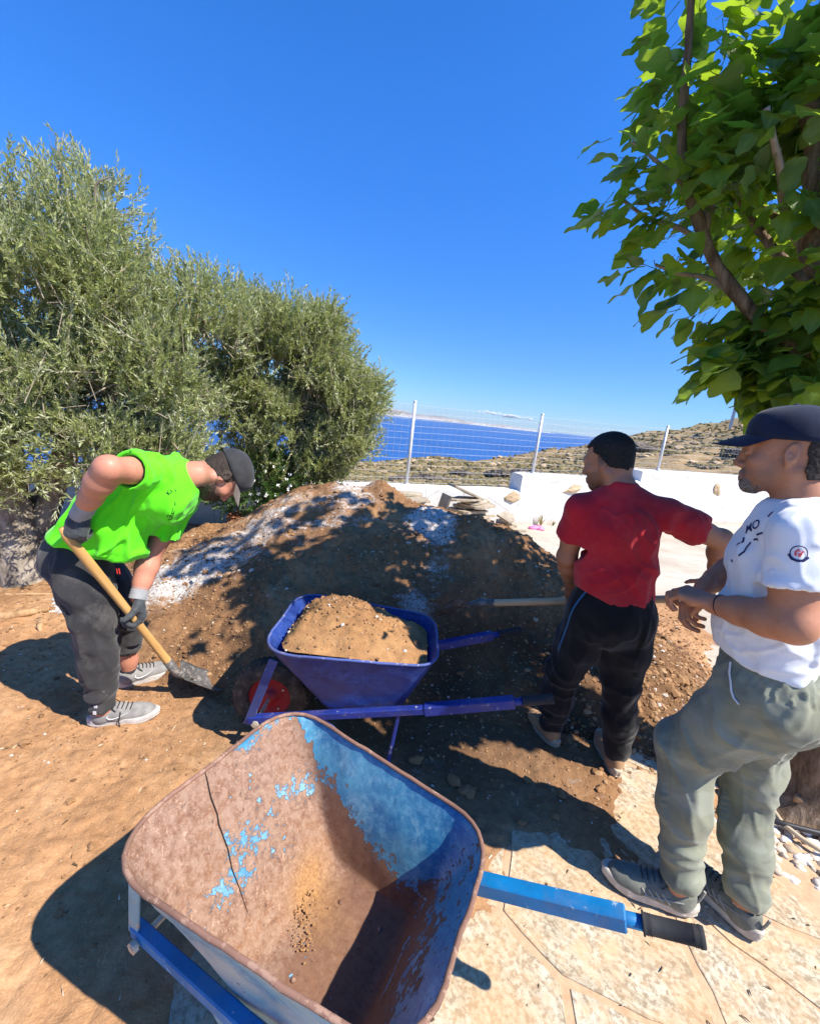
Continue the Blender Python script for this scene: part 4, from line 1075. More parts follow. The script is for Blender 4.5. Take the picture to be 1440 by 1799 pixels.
def shoe(name, O, yaw, mu, ms, parent, L=.29, mlace=None, pitch=0.0, roll=0.0, high=0.0, collar=None, mtoe=None, roof=1.0):
    R = rotz(yaw) @ rot((0, 1, 0), pitch) @ rot((1, 0, 0), roll); O = np.asarray(O, float); q = L/.29
    B = Blob()
    B.ell((.047, 0, .052), (.050, .036, .058), .02); B.cone((.05, 0, .062+high*.5), (.045, 0, .088+high), .037, .036, .02, .9, (0, 1, 0))
    B.chain([(.06, 0, .058), (.12, 0, .055), (.175, .002, .045)], [.040, .040, .040], .03); B.ell((.212, .003, .042), (.072, .046, .040*roof), .03)
    B.cone((.10, 0, .078), (.17, 0, .060), .020, .016, .02)
    B.cone((.043, 0, .078+high), (.040, 0, .25), .0305, .033, .008, op='-')
    B.plane((0, 0, .016), (0, 0, -1), .004)
    V, F = B.mesh((-.03, -.07, .0), (.31, .07, .14+high), .0042); V = relax(V, F, 1)
    UP = BVHTree.FromPolygons([Vector(q_) for q_ in V], [tuple(map(int, f_)) for f_ in F])
    up = link(name, make_mesh(name, (V*q) @ R.T+O, F, True), mu, parent); shoe.last = UP
    # sole: layered outline
    t = np.linspace(0, 2*np.pi, 72, endpoint=False); cx = .142+.150*np.cos(t); wd = np.interp(cx, [-.01, .03, .10, .15, .21, .26, .295], [.034, .036, .034, .040, .048, .044, .034])
    y = np.sin(t)*wd*1.17; y = np.sign(np.sin(t))*np.abs(np.sin(t))**.62*wd*1.08; x = cx
    spring = .014*sstep(.20, .30, x)**1.5+.005*sstep(.03, -.01, x)
    rings = [(.93, .0), (.99, .004), (1.04, .013), (1.03, .019), (1.05, .024), (1.04, .036), (1.0, .041)]
    V = []
    for s_, z in rings: V.append(np.stack([.142+(x-.142)*s_, y*s_, z+spring+(.010*sstep(.1, .0, x) if z > .02 else 0)], -1))
    for r_ in (1, 2, 3, 4): V[r_][::4, :2] = .142*np.array([1, 0])+(V[r_][::4, :2]-.142*np.array([1, 0]))*.985
    n = 72; Vs = np.concatenate(V+[np.array([[.142, 0, .002]]), np.array([[.142, 0, .041]])]); i, j = np.meshgrid(np.arange(len(rings)-1), np.arange(n), indexing='ij'); j2 = (j+1) % n
    F = np.stack([i*n+j, i*n+j2, (i+1)*n+j2, (i+1)*n+j], -1).reshape(-1, 4); k = np.arange(n); k2 = (k+1) % n; m_ = len(rings)*n
    F3 = np.concatenate([np.stack([np.full(n, m_), k2, k], 1), np.stack([np.full(n, m_+1), m_-n+k, m_-n+k2], 1)])
    b = MB(); b.add((Vs*q) @ R.T+O, [F, F3]); b.build('sole', ms, up, False)
    bvu = BVHTree.FromPolygons([Vector(q_) for q_ in V], [tuple(map(int, f_)) for f_ in F]) if False else None
    if mlace:
        b = MB(); top = lambda x_, y_: (UP.ray_cast(Vector((x_, y_, .3)), Vector((0, 0, -1)))[0] or Vector((x_, y_, .09))).z
        for i in range(5):
            xx = .105+i*.018; zz = .099-i*.0075
            P = np.array([[xx-.004+.004*math.cos(y_*60), y_, top(xx, y_)+.0015] for y_ in np.linspace(-.027, .027, 7)]); b.tube((P*q) @ R.T+O, .0028*q, 6)
        for s in (-1, 1):
            P = np.array([[.098, 0, .103], [.088, s*.018, .112], [.10, s*.036, .104], [.115, s*.040, .085]]); b.tube((P*q) @ R.T+O, .0023*q, 6)
        b.build('lace', mlace, up)
    return up, R, q
def on_shoe(P, side):
    out = []
    for p in P:
        h = shoe.last.ray_cast(Vector((p[0], side*.2, p[2])), Vector((0, -side, 0)))
        out.append([p[0], (h[0].y if h[0] else p[1])+side*.0008, p[2]])
    return np.array(out)
def skin_mat(name, base, red, lips, beardc=(.05, .04, .035)):
    m = M(name, .52, .35); co = m.co('Object'); n = m.noise(9, 4, .6, co); f = m.noise(90, 4, .6, co)
    c = m.ramp(n, [(.3, base), (.7, red)]); c = m.mix(m.ramp(f, [(.45, 0.), (.75, .25)]), c, tuple(np.array(base)*.7))
    sb = m.at('stubble'); c = m.mix(m.math('MULTIPLY', sb, m.ramp(m.noise(260, 2, .6, co), [(.3, .55), (.6, 1.)])), c, beardc); c = m.mix(m.at('lip'), c, lips)
    c = m.mix(m.ramp(m.noise(22, 6, .75, co), [(.52, 0.), (.74, .42)]), c, tuple(np.array(base)*.62+np.array([.02, .012, .006]))); m.set('Roughness', m.ramp(m.noise(30, 4, .6, co), [(.3, .40), (.7, .68)]))
    m.color(c); m.set('Subsurface Weight', .06); m.set('Subsurface Radius', (.012, .005, .003)); m.bump(m.noise(220, 3, .6, co), .18, .0015); return m.m
def fabric(name, c, var=.12, scale=6, rough=.9, bump=.25, bscale=220, extra=None):
    m = M(name, rough, .15); co = m.co('Object'); c = np.array(c); n = m.noise(scale, 5, .6, co)
    k = m.ramp(n, [(.3, tuple(c*(1-var))), (.7, tuple(np.minimum(c*(1+var), .95)))])
    if extra: k = extra(m, co, k)
    m.color(k); m.set('Sheen Weight', .15); m.bump(m.noise(bscale, 2, .5, co), bump, .0015); return m.m
def surf_bvh(o):
    me = o.data; return BVHTree.FromPolygons([v.co for v in me.vertices], [tuple(p.vertices) for p in me.polygons])
def print_on(name, shapes, target, origin, ux, uy, nrm, mat, off=.0016):
    """flat print (list of (V2,F) in metres) laid on a cloth surface along -nrm"""
    bv = surf_bvh(target); origin, ux, uy, nrm = [np.asarray(q, float) for q in (origin, ux, uy, nrm)]; Vs, Fs, n = [], [], 0
    h = bv.find_nearest(Vector(origin))
    if h[0] is not None:
        nn = np.zeros(3); origin = np.array(h[0])
        for hh in bv.find_nearest_range(Vector(origin), .03): nn += np.array(hh[1])
        nrm = nn/np.linalg.norm(nn); ux = ux-nrm*(ux @ nrm); ux /= np.linalg.norm(ux); uy = np.cross(nrm, ux)
    for V2, F in shapes:
        out = []
        for a, b in V2:
            p = origin+ux*a+uy*b; h = bv.find_nearest(Vector(p))
            out.append(np.array(h[0])+np.array(h[1])*off if h[0] is not None else p)
        Vs += out; Fs += [[i+n for i in f] for f in F]; n += len(out)
    me = bpy.data.meshes.new(name); me.from_pydata([tuple(v) for v in Vs], [], Fs); me.validate()
    return tag(link(name, me, mat, target), kind='stuff')
def text_shape(body, size, curve_r=0.0, rotv=0.0):
    """letters as triangulated shapes; curve_r bends the baseline into an arch"""
    cu = bpy.data.curves.new('lettering', 'FONT'); cu.body = body; cu.size = size; cu.align_x = 'CENTER'; cu.resolution_u = 3; cu.offset = size*.012
    o = bpy.data.objects.new('lettering', cu); C.objects.link(o); dg = bpy.context.evaluated_depsgraph_get(); dg.update()
    me = bpy.data.meshes.new_from_object(o.evaluated_get(dg)); V = np.array([[v.co.x, v.co.y] for v in me.vertices]); F = [list(p.vertices) for p in me.polygons]
    bpy.data.objects.remove(o); bpy.data.curves.remove(cu); bpy.data.meshes.remove(me)
    if curve_r:
        a = V[:, 0]/curve_r; r = curve_r+V[:, 1]; V = np.stack([r*np.sin(a), r*np.cos(a)-curve_r], 1)
    c, s_ = math.cos(rotv), math.sin(rotv); V = V @ np.array([[c, s_], [-s_, c]])
    return V, F
def ring_shape(r0, r1, n=40, a0=0, a1=2*math.pi, sx=1., sy=1., c=(0, 0)):
    a = np.linspace(a0, a1, n); V = np.concatenate([np.stack([r0*np.cos(a)*sx+c[0], r0*np.sin(a)*sy+c[1]], 1), np.stack([r1*np.cos(a)*sx+c[0], r1*np.sin(a)*sy+c[1]], 1)])
    return V, [[i, i+1, n+i+1, n+i] for i in range(n-1)]
def stroke_shape(pts, w):
    p = np.asarray(pts, float); t = np.gradient(p, axis=0); t /= np.linalg.norm(t, axis=1)[:, None]+1e-9; nn = np.stack([-t[:, 1], t[:, 0]], 1); w = np.broadcast_to(w, (len(p),))[:, None]/2
    n = len(p); return np.concatenate([p+nn*w, p-nn*w]), [[i, i+1, n+i+1, n+i] for i in range(n-1)]
# ================================================================ PEOPLE
A_ = lambda *q: np.array(q if len(q) > 1 else q[0], float)
def person(label, base): return tag(empty('person', base), label, 'person', None)
def body_mesh(B, parent, lo, hi, fine, mat, h=.0065, paint=None, drop=None):
    """one continuous skin: coarse everywhere, fine grids for head and hands"""
    lo, hi = A_(lo), A_(hi); V, F = B.mesh(lo, hi, h); V = relax(V, F, 1)
    keep = np.ones(len(F), bool)
    for l_, h_, _ in fine:
        ins = ((V > A_(l_)+.007) & (V < A_(h_)-.007)).all(1); keep &= ~ins[F].all(1)
    parts = [(V, F[keep])]
    for l_, h_, hh in fine:
        v, f = B.mesh(l_, h_, hh); v = relax(v, f, 1, .4)
        edge = ((v < A_(l_)+hh*1.2) | (v > A_(h_)-hh*1.2)).any(1); parts.append((v, f[~edge[f].all(1)]))
    V, F = joined(parts); me = make_mesh('body', V, F, True)
    st, lp = (paint(V) if paint else (0*V[:, 0], 0*V[:, 0])); attr(me, 'stubble', st); attr(me, 'lip', lp)
    return link('body', me, mat, parent)
def shell(B, name, mat, parent, lo, hi, h, off, region, disp=None):
    """hair or beard: the skin moved out by off, inside a region"""
    D = B.eval(lo, hi, h); n = D.shape; X, Y, Z = np.meshgrid(*[lo[i]+h*np.arange(n[i]) for i in range(3)], indexing='ij'); P = np.stack([X, Y, Z], -1)
    r, o = region(P); D = np.maximum(D-o*off, r)
    V, F = surface_nets(np.pad(D, 1, constant_values=1.), A_(lo)-h, h); V = relax(V, F, 1, .3)
    if disp is not None: V = V+vnormals(V, F)*np.asarray(disp(V))[:, None]
    return link(name, make_mesh(name, V, F, True), mat, parent)
def hair_mat(name, a, b):
    m = M(name, .7, .3); co = m.co('Object'); n = m.noise(120, 4, .7, co); m.color(m.ramp(n, [(.35, a), (.65, b)])); m.bump(n, .8, .003); return m.m
M_sole_w = plain('dusty_white_sole', (.52, .46, .37), .8, .2, 0, .2, 30, .2, 120)
M_eye = plain('eye_white', (.6, .58, .55), .2, .5, 0, .03); M_iris = plain('dark_iris', (.03, .018, .01), .2, .5)
def eyes(R, O, parent):
    for s in (-1, 1):
        c = O+R @ A_(.0835, s*.031, -.0015); b = MB(); v, f = ico2(); b.add(v*.0118+c, f); e = b.build('eye', M_eye, parent, True)
        b = MB(); b.add(v*.0052*A_(1, 1, 1)+c+R @ A_(.0082, 0, -.001), f); b.build('iris', M_iris, e, True)

# ---------------------------------------------------------------- man in the white t-shirt (right)
def man_white():
    root = person('man in white t-shirt, navy cap and green trousers standing at right', (1.22, 1.22, 0))
    f, l = A_(-.8, .6, 0), A_(-.6, -.8, 0)
    skin = skin_mat('tanned_skin', (.37, .165, .092), (.46, .205, .115), (.27, .09, .07), (.085, .07, .06))
    B = Blob(); O = A_(1.085, 1.300, 1.664); R = head(B, O, (-.80, .60, -.10), (.0, .0, 1), (1.150, 1.262, 1.515), .95, 1.0, .062); B.at()
    B.cone((1.150, 1.262, 1.52), (1.165, 1.26, 1.36), .066, .095, .03)
    shL, shR = A_(1.035, 1.125, 1.455), A_(1.265, 1.425, 1.455)
    elL, wrL = A_(1.040, 1.062, 1.222), A_(.992, 1.285, 1.170)
    elR, wrR = A_(1.255, 1.56, 1.22), A_(1.085, 1.470, 1.165)
    for s in (shL, shR): B.cone((1.15, 1.262, 1.49), s, .045, .05, .03)
    B.chain([(1.165, 1.26, 1.36), (1.19, 1.258, 1.1), (1.215, 1.252, .93)], [.105, .105, .10], .03)
    arm(B, shL, elL, wrL, (.058, .047, .049, .031)); arm(B, shR, elR, wrR, (.058, .047, .049, .031))
    # right hand hangs, loosely curled; left hand lies over its wrist
    hR = wrR+A_(-.012, -.006, -.004)
    fr = A_(-.62, -.28, -.72); hand(B, hR, fr, A_(.55, -.35, -.40), -1, ((.55, .75, .45), (.65, .8, .45), (.7, .85, .5), (.75, .85, .5)), (.35, .25, .25), 1.0, 1.06, .05)
    fl = A_(-.50, .78, -.06); hand(B, wrL+A_(-.004, .008, .004), fl, A_(.10, .30, -1), -1, ((.55, 1.0, .7), (.6, 1.05, .7), (.62, 1.05, .7), (.65, 1.05, .7)), (.9, .5, .4), 1.0, 1.08, .0)
    for h_, k_, a_ in (((1.16, 1.17, .93), (1.085, 1.355, .575), (1.105, 1.235, .13)), ((1.28, 1.33, .93), (1.335, 1.355, .52), (1.325, 1.205, .13))):
        B.chain([h_, k_, a_, A_(a_)-(0, 0, .06)], [.075, .05, .038, .034], .03)
    Ri = R.T
    def paint(V):
        q = (V-O) @ R; x, y, z = q.T
        st = sstep(.0, .03, x)*sstep(-.040, -.062, z)*sstep(-.16, -.12, z)*.42*sstep(.085, .06, np.abs(y))
        gt = np.maximum(np.exp(-((z+.058)/.008)**2)*sstep(.062, .078, x)*sstep(.036, .026, np.abs(y)), sstep(.035, .055, x)*sstep(-.082, -.094, z)*sstep(-.16, -.14, z)*sstep(.05, .036, np.abs(y)))
        gt = np.maximum(gt, np.exp(-((np.abs(y)-.028)/.008)**2)*sstep(-.05, -.06, z)*sstep(-.16, -.1, z)*sstep(.055, .07, x)); st = np.maximum(st, .95*gt)
        lip = np.exp(-((z+.0745)/.0085)**2-(y/.019)**2)*(x > .088)*(x < .13)*.8
        return st, lip
    hl, hh = O-A_(.14, .14, .135), O+A_(.14, .14, .13)
    boxL = (wrL+A_(-.15, -.03, -.09), wrL+A_(.06, .20, .06), .0026); boxR = (wrR+A_(-.19, -.16, -.19), wrR+A_(.03, .05, .05), .0026)
    body = body_mesh(B, root, (.86, .95, .06), (1.48, 1.68, 1.80), [(hl, hh, .0026), boxL, boxR], skin, .0065, paint)
    eyes(R, O, body)
    M_h = hair_mat('dark_hair', (.012, .009, .007), (.035, .026, .02)); M_b = hair_mat('greying_beard', (.05, .038, .03), (.26, .22, .19))
    def hairreg(P):
        q = (P-O) @ R; x, y, z = q[..., 0], q[..., 1], q[..., 2]
        lim = np.maximum.reduce([x+.045+.55*np.minimum(z, 0)*0, z-.075, -.085-z, -.6*(z+.05)+x+.02])
        return lim+.006*vnoise(P*60, 3)+.35*np.maximum(0, -z-.05), 1.0
    shell(B, 'hair', M_h, body, hl, hh, .003, .006, hairreg, lambda V: .0012*vnoise(V*160, 4))
    def beardreg(P):
        q = (P-O) @ R; x, y, z = q[..., 0], q[..., 1], q[..., 2]
        n = .010*vnoise(P*70, 8)
        chin = np.maximum.reduce([.052-x, z+.092-.15*(.1-x), -.145-z, np.abs(y)-.036])
        return chin+n, 1.0
    shell(B, 'beard', M_b, body, hl, hh, .0026, .0012, beardreg, lambda V: .0010*vnoise(V*260, 5))
    M_navy = fabric('navy_cap_cloth', (.012, .018, .040), .25, 20)
    cap_mesh(R, O+R @ A_(0, 0, .004), M_navy, M_navy, root, .03, .085, 1.02, .30)
    # t-shirt
    T = Blob(); ref = f
    T.cone((1.158, 1.268, 1.42), (1.172, 1.262, 1.30), .150, .172, .03, .78, ref); T.cone((1.172, 1.262, 1.30), (1.185, 1.262, 1.12), .172, .176, .03, .78, ref); T.cone((1.185, 1.262, 1.12), (1.205, 1.257, .96), .176, .178, .03, .76, ref)
    T.ell((1.145, 1.292, 1.12), (.115, .115, .13), .05); T.ell((1.125, 1.29, 1.33), (.10, .11, .10), .05); T.ell((1.20, 1.235, 1.36), (.11, .12, .12), .04)
    for s in (shL, shR): T.cone((1.153, 1.266, 1.488), s+A_(0, 0, .006), .058, .062, .035)
    T.cone((1.150, 1.262, 1.51), (1.150, 1.264, 1.55), .074, .070, .012)
    for s, e in ((shL, elL), (shR, elR)):
        d = (e-s)/np.linalg.norm(e-s); en = s+(e-s)*.66; T.cone(s, en+d*.05, .066, .078, .03, 1.05, f); T.cone(en-d*.035, en+d*.06, .060, .072, .004, 1.05, f, '-'); 
    D_planes = [(shL+(elL-shL)*.62, (elL-shL)), (shR+(elR-shR)*.62, (elR-shR))]
    def cut(D, lo, h):
        n = D.shape; X, Y, Z = [lo[i]+h*np.arange(n[i]) for i in range(3)]
        for p, d in D_planes:      # trim sleeves only near the arm
            d = d/np.linalg.norm(d); q = (X-p[0])[:, None, None]*d[0]+(Y-p[1])[None, :, None]*d[1]+(Z-p[2])[None, None, :]*d[2]
            rr = np.sqrt(((X-p[0])**2)[:, None, None]+((Y-p[1])**2)[None, :, None]+((Z-p[2])**2)[None, None, :])
            D = np.where(rr < .125, np.maximum(D, q), D)
        z0 = 1.020+.10*((X-1.2)[:, None]*f[0]+(Y-1.257)[None, :]*f[1])[:, :, None]*.35
        D = np.maximum(D, z0-Z[None, None, :])
        neck = np.sqrt(((X-1.143)**2)[:, None, None]+((Y-1.268)**2)[None, :, None]+0*Z[None, None, :])-.066
        zz = Z[None, None, :]-(1.545-.34*((X-1.15)[:, None]*f[0]+(Y-1.262)[None, :]*f[1]))[:, :, None]
        return np.maximum(D, zz)
    V, F = T.mesh((.90, .96, .99), (1.46, 1.62, 1.58), .0062, cut)
    M_tee = fabric('white_cotton', (.74, .75, .76), .03, 5, extra=lambda m, co, k: m.mix(m.ramp(m.noise(7, 6, .7, co), [(.56, 0.), (.75, .4)]), k, (.56, .52, .46)))
    def disp(V):
        d = drape(V, (.25, .1, -1), .006, 13, 2.4, 3)+drape(V, (.9, -.4, -.5), .005, 16, 3, 2, (1.12, 1.2, 1.25), .25)
        d += drape(V, (f[0]*.8, f[1]*.8, -.55), .009, 20, 3.5, 5, (1.20, 1.16, 1.09), .20)+drape(V, (.9, -.5, .25), .009, 22, 3, 6, (1.19, 1.2, 1.04), .14)
        d += folds(V, shL, elL, .11, .004, 16, 1.1, 4)+drape(V, (0, -.5, -.9), .006, 22, 4, 9, (1.09, 1.14, 1.36), .14)
        return d
    tee = cloth('t_shirt', V, F, disp, M_tee, root)
    M_ink = plain('dark_navy_print', (.03, .035, .10), .8, .1); M_inkr = plain('red_print', (.55, .08, .10), .8, .1)
    n_ = f*.93+l*.36; n_ /= np.linalg.norm(n_); u_ = np.cross((0, 0, 1), n_); u_ /= np.linalg.norm(u_)
    shp = [text_shape('MO', .040, 0, .62), stroke_shape([(.036, .052), (.040, .072)], .006), stroke_shape([(.022, -.008), (.042, .004)], .006), stroke_shape([(.012, -.026), (.026, -.020), (.030, -.024)], .006)]
    shp += [stroke_shape([(-.022, -.030), (-.018, -.045), (-.024, -.055), (-.032, -.06)], .006), stroke_shape([(.006, -.035), (.004, -.055), (.008, -.07), (-.002, -.085)], .006), stroke_shape([(-.034, -.105), (-.028, -.112)], .007)]
    print_on('chest_print', shp, tee, A_(1.027, 1.262, 1.425), u_, (0, 0, 1), n_, M_ink)
    sd = A_(-.28, -.96, 0); sd /= np.linalg.norm(sd); su = np.cross((0, 0, 1), sd)
    o_ = A_((0.951, 1.000, 1.425))
    bad = [ring_shape(.0165, .0190, 36, 0, 2*math.pi), stroke_shape([(-.021, -.006), (-.012, -.017), (0, -.0205), (.012, -.017), (.021, -.006)], .006)]
    print_on('sleeve_badge', bad, tee, o_, su, (0, 0, 1), sd, M_ink)
    cock = [stroke_shape([(-.006, -.008), (-.007, .002), (-.002, .009), (.001, .004)], .0045), stroke_shape([(.001, -.010), (.004, .0), (.008, .007)], .0045), stroke_shape([(-.002, -.002), (.006, -.003)], .004)]
    print_on('sleeve_emblem', cock, tee, o_, su, (0, 0, 1), sd, M_inkr)
    # trousers
    P = Blob(); hipL, hipR = A_(1.165, 1.175, .93), A_(1.275, 1.325, .93); knL, knR = A_(1.088, 1.350, .585), A_(1.335, 1.350, .52); anL, anR = A_(1.112, 1.235, .135), A_(1.325, 1.205, .135)
    P.cone((1.205, 1.257, 1.05), (1.22, 1.25, .93), .155, .172, .03, .80, f); P.ell((1.255, 1.225, .93), (.12, .12, .12), .05)
    P.chain([hipL, hipL*.5+knL*.5, knL], [.116, .100, .084], .05); P.chain([knL, knL*.55+anL*.45, anL], [.082, .074, .058], .03)
    P.chain([hipR, hipR*.5+knR*.5, knR], [.112, .096, .080], .05); P.chain([knR, knR*.5+anR*.5, anR], [.078, .072, .058], .03)
    for a in (anL, anR): P.cone(a+A_(0, 0, .02), a-A_(0, 0, .02), .062, .052, .01); P.cone(a-A_(0, 0, .005), a-A_(0, 0, .09), .048, .048, .005, op='-')
    P.plane((1.2, 1.25, 1.058), (0, 0, 1)); P.plane((1.2, 1.2, .128), (0, 0, -1))
    V, F = P.mesh((.95, 1.0, .08), (1.5, 1.56, 1.09), .0066)
    def disp(V):
        d = folds(V, hipL, knL, .16, .017, 8, .5, 11, 1.2, 0, 1, .5)+folds(V, knL, anL, .13, .016, 9, .5, 12, 1.2, -.1, .55, .7)+folds(V, knL, anL, .13, .010, 22, .5, 13, 1, .62, 1.05)
        d += folds(V, hipR, knR, .16, .015, 8, .5, 14, 1.2, 0, 1, .5)+folds(V, knR, anR, .13, .017, 10, .5, 15, 1.2, -.1, .6, .7)+folds(V, knR, anR, .13, .012, 22, .5, 16, 1, .6, 1.05)
        d += drape(V, knL-hipL, .012, 18, 3, 17, (1.15, 1.22, .92), .22)+drape(V, (0, 0, 1), .006*(V[:, 2] > .97), 60, 3, 18)+drape(V, anL-knL, .004, 18, 3, 19)
        return d
    def camo(m, co, k):
        a = m.noise(11, 3, .5, co, .6); b = m.noise(8, 2, .5, m.co('Object', (1, 1, 1.6), (.4, .2, .9)), .8)
        k = m.mix(m.ramp(a, [(.50, 0.), (.54, .38)]), k, (.225, .215, .135)); k = m.mix(m.ramp(b, [(.55, 0.), (.59, .35)]), k, (.115, .125, .095)); return m.mix(m.ramp(b, [(.38, .3), (.42, 0.)]), k, (.32, .33, .27))
    M_camo = fabric('faded_green_camouflage', (.215, .225, .165), .10, 7, .9, .25, 200, camo)
    tr = cloth('trousers', V, F, disp, M_camo, root)
    M_cord = plain('white_cord', (.7, .68, .62), .8, .1)
    bv = surf_bvh(tr); b = MB(); dp = []
    for q in ((1.045, 1.225, 1.01), (1.030, 1.205, .985), (1.025, 1.190, .960), (1.030, 1.178, .938), (1.040, 1.165, .922), (1.050, 1.150, .915)):
        h = bv.find_nearest(Vector(q)); dp.append(np.array(h[0])+np.array(h[1])*.003)
    b.tube(dp, .0032, 6)
    b.build('drawstring', M_cord, tr)
    # bracelets, socks, shoes
    dv = (wrL-elL)/np.linalg.norm(wrL-elL); u_, v_, _ = frame_from(dv); th = np.linspace(0, 2*np.pi, 26)
    c = wrL-dv*.030; b = MB(); b.tube([c+.0335*(np.cos(t)*u_+np.sin(t)*v_)+dv*.006*np.sin(t) for t in th], .0022, 5, False); b.build('bracelet', plain('dark_cord', (.02, .012, .02), .7), body)
    dv = (wrR-elR)/np.linalg.norm(wrR-elR); u_, v_, _ = frame_from(dv); c = wrR-dv*.045; b = MB(); b.tube([c+.0335*(np.cos(t)*u_+np.sin(t)*v_) for t in th], .0045, 6, False); b.build('wristwatch', plain('steel_bracelet', (.55, .54, .5), .35, .5, .8), body)
    M_sock = fabric('cream_sock', (.55, .45, .36), .08, 30); M_up = fabric('grey_green_mesh', (.15, .155, .125), .25, 30, .85, .6, 160); M_up2 = plain('pale_overlay', (.27, .27, .235), .6, .3); M_lc = plain('dark_lace', (.06, .06, .055), .8)
    for a, toe in ((anL, math.atan2(.113, -.288)), (anR, math.atan2(.155, -.076))):
        d = A_(math.cos(toe), math.sin(toe), 0); b = MB(); b.tube([a+A_(0, 0, .045), a-A_(0, 0, .0), a-A_(0, 0, .055)-d*.002], [.041, .040, .042], 18); b.build('sock', M_sock, root, True)
        o = A_(a[0], a[1], .010)-d*.062
        s, R_, q = shoe('running_shoe', o, toe, M_up, M_sole_w, root, .30, M_lc)
        b = MB()
        for sd in (-1, 1):
            for k in range(4):
                P = on_shoe(np.array([[.080+.024*k+.010*t, 0, .044+.010*t] for t in np.linspace(0, 3.2-.35*k, 6)]), sd); b.tube((P*q) @ R_.T+o, .0030, 5)
            P = on_shoe(np.array([[.045+.03*t, 0, .074-.008*t] for t in np.linspace(0, 4, 8)]), sd); b.tube((P*q) @ R_.T+o, .0030, 5)
        b.build('side_stripes', M_up2, s)
        b = MB(); P = np.array([[-.004, 0, .055], [-.012, 0, .085], [-.016, 0, .11]]); b.tube((P*q) @ R_.T+o, .005, 6); b.build('heel_loop', M_up2, s)
man_white()

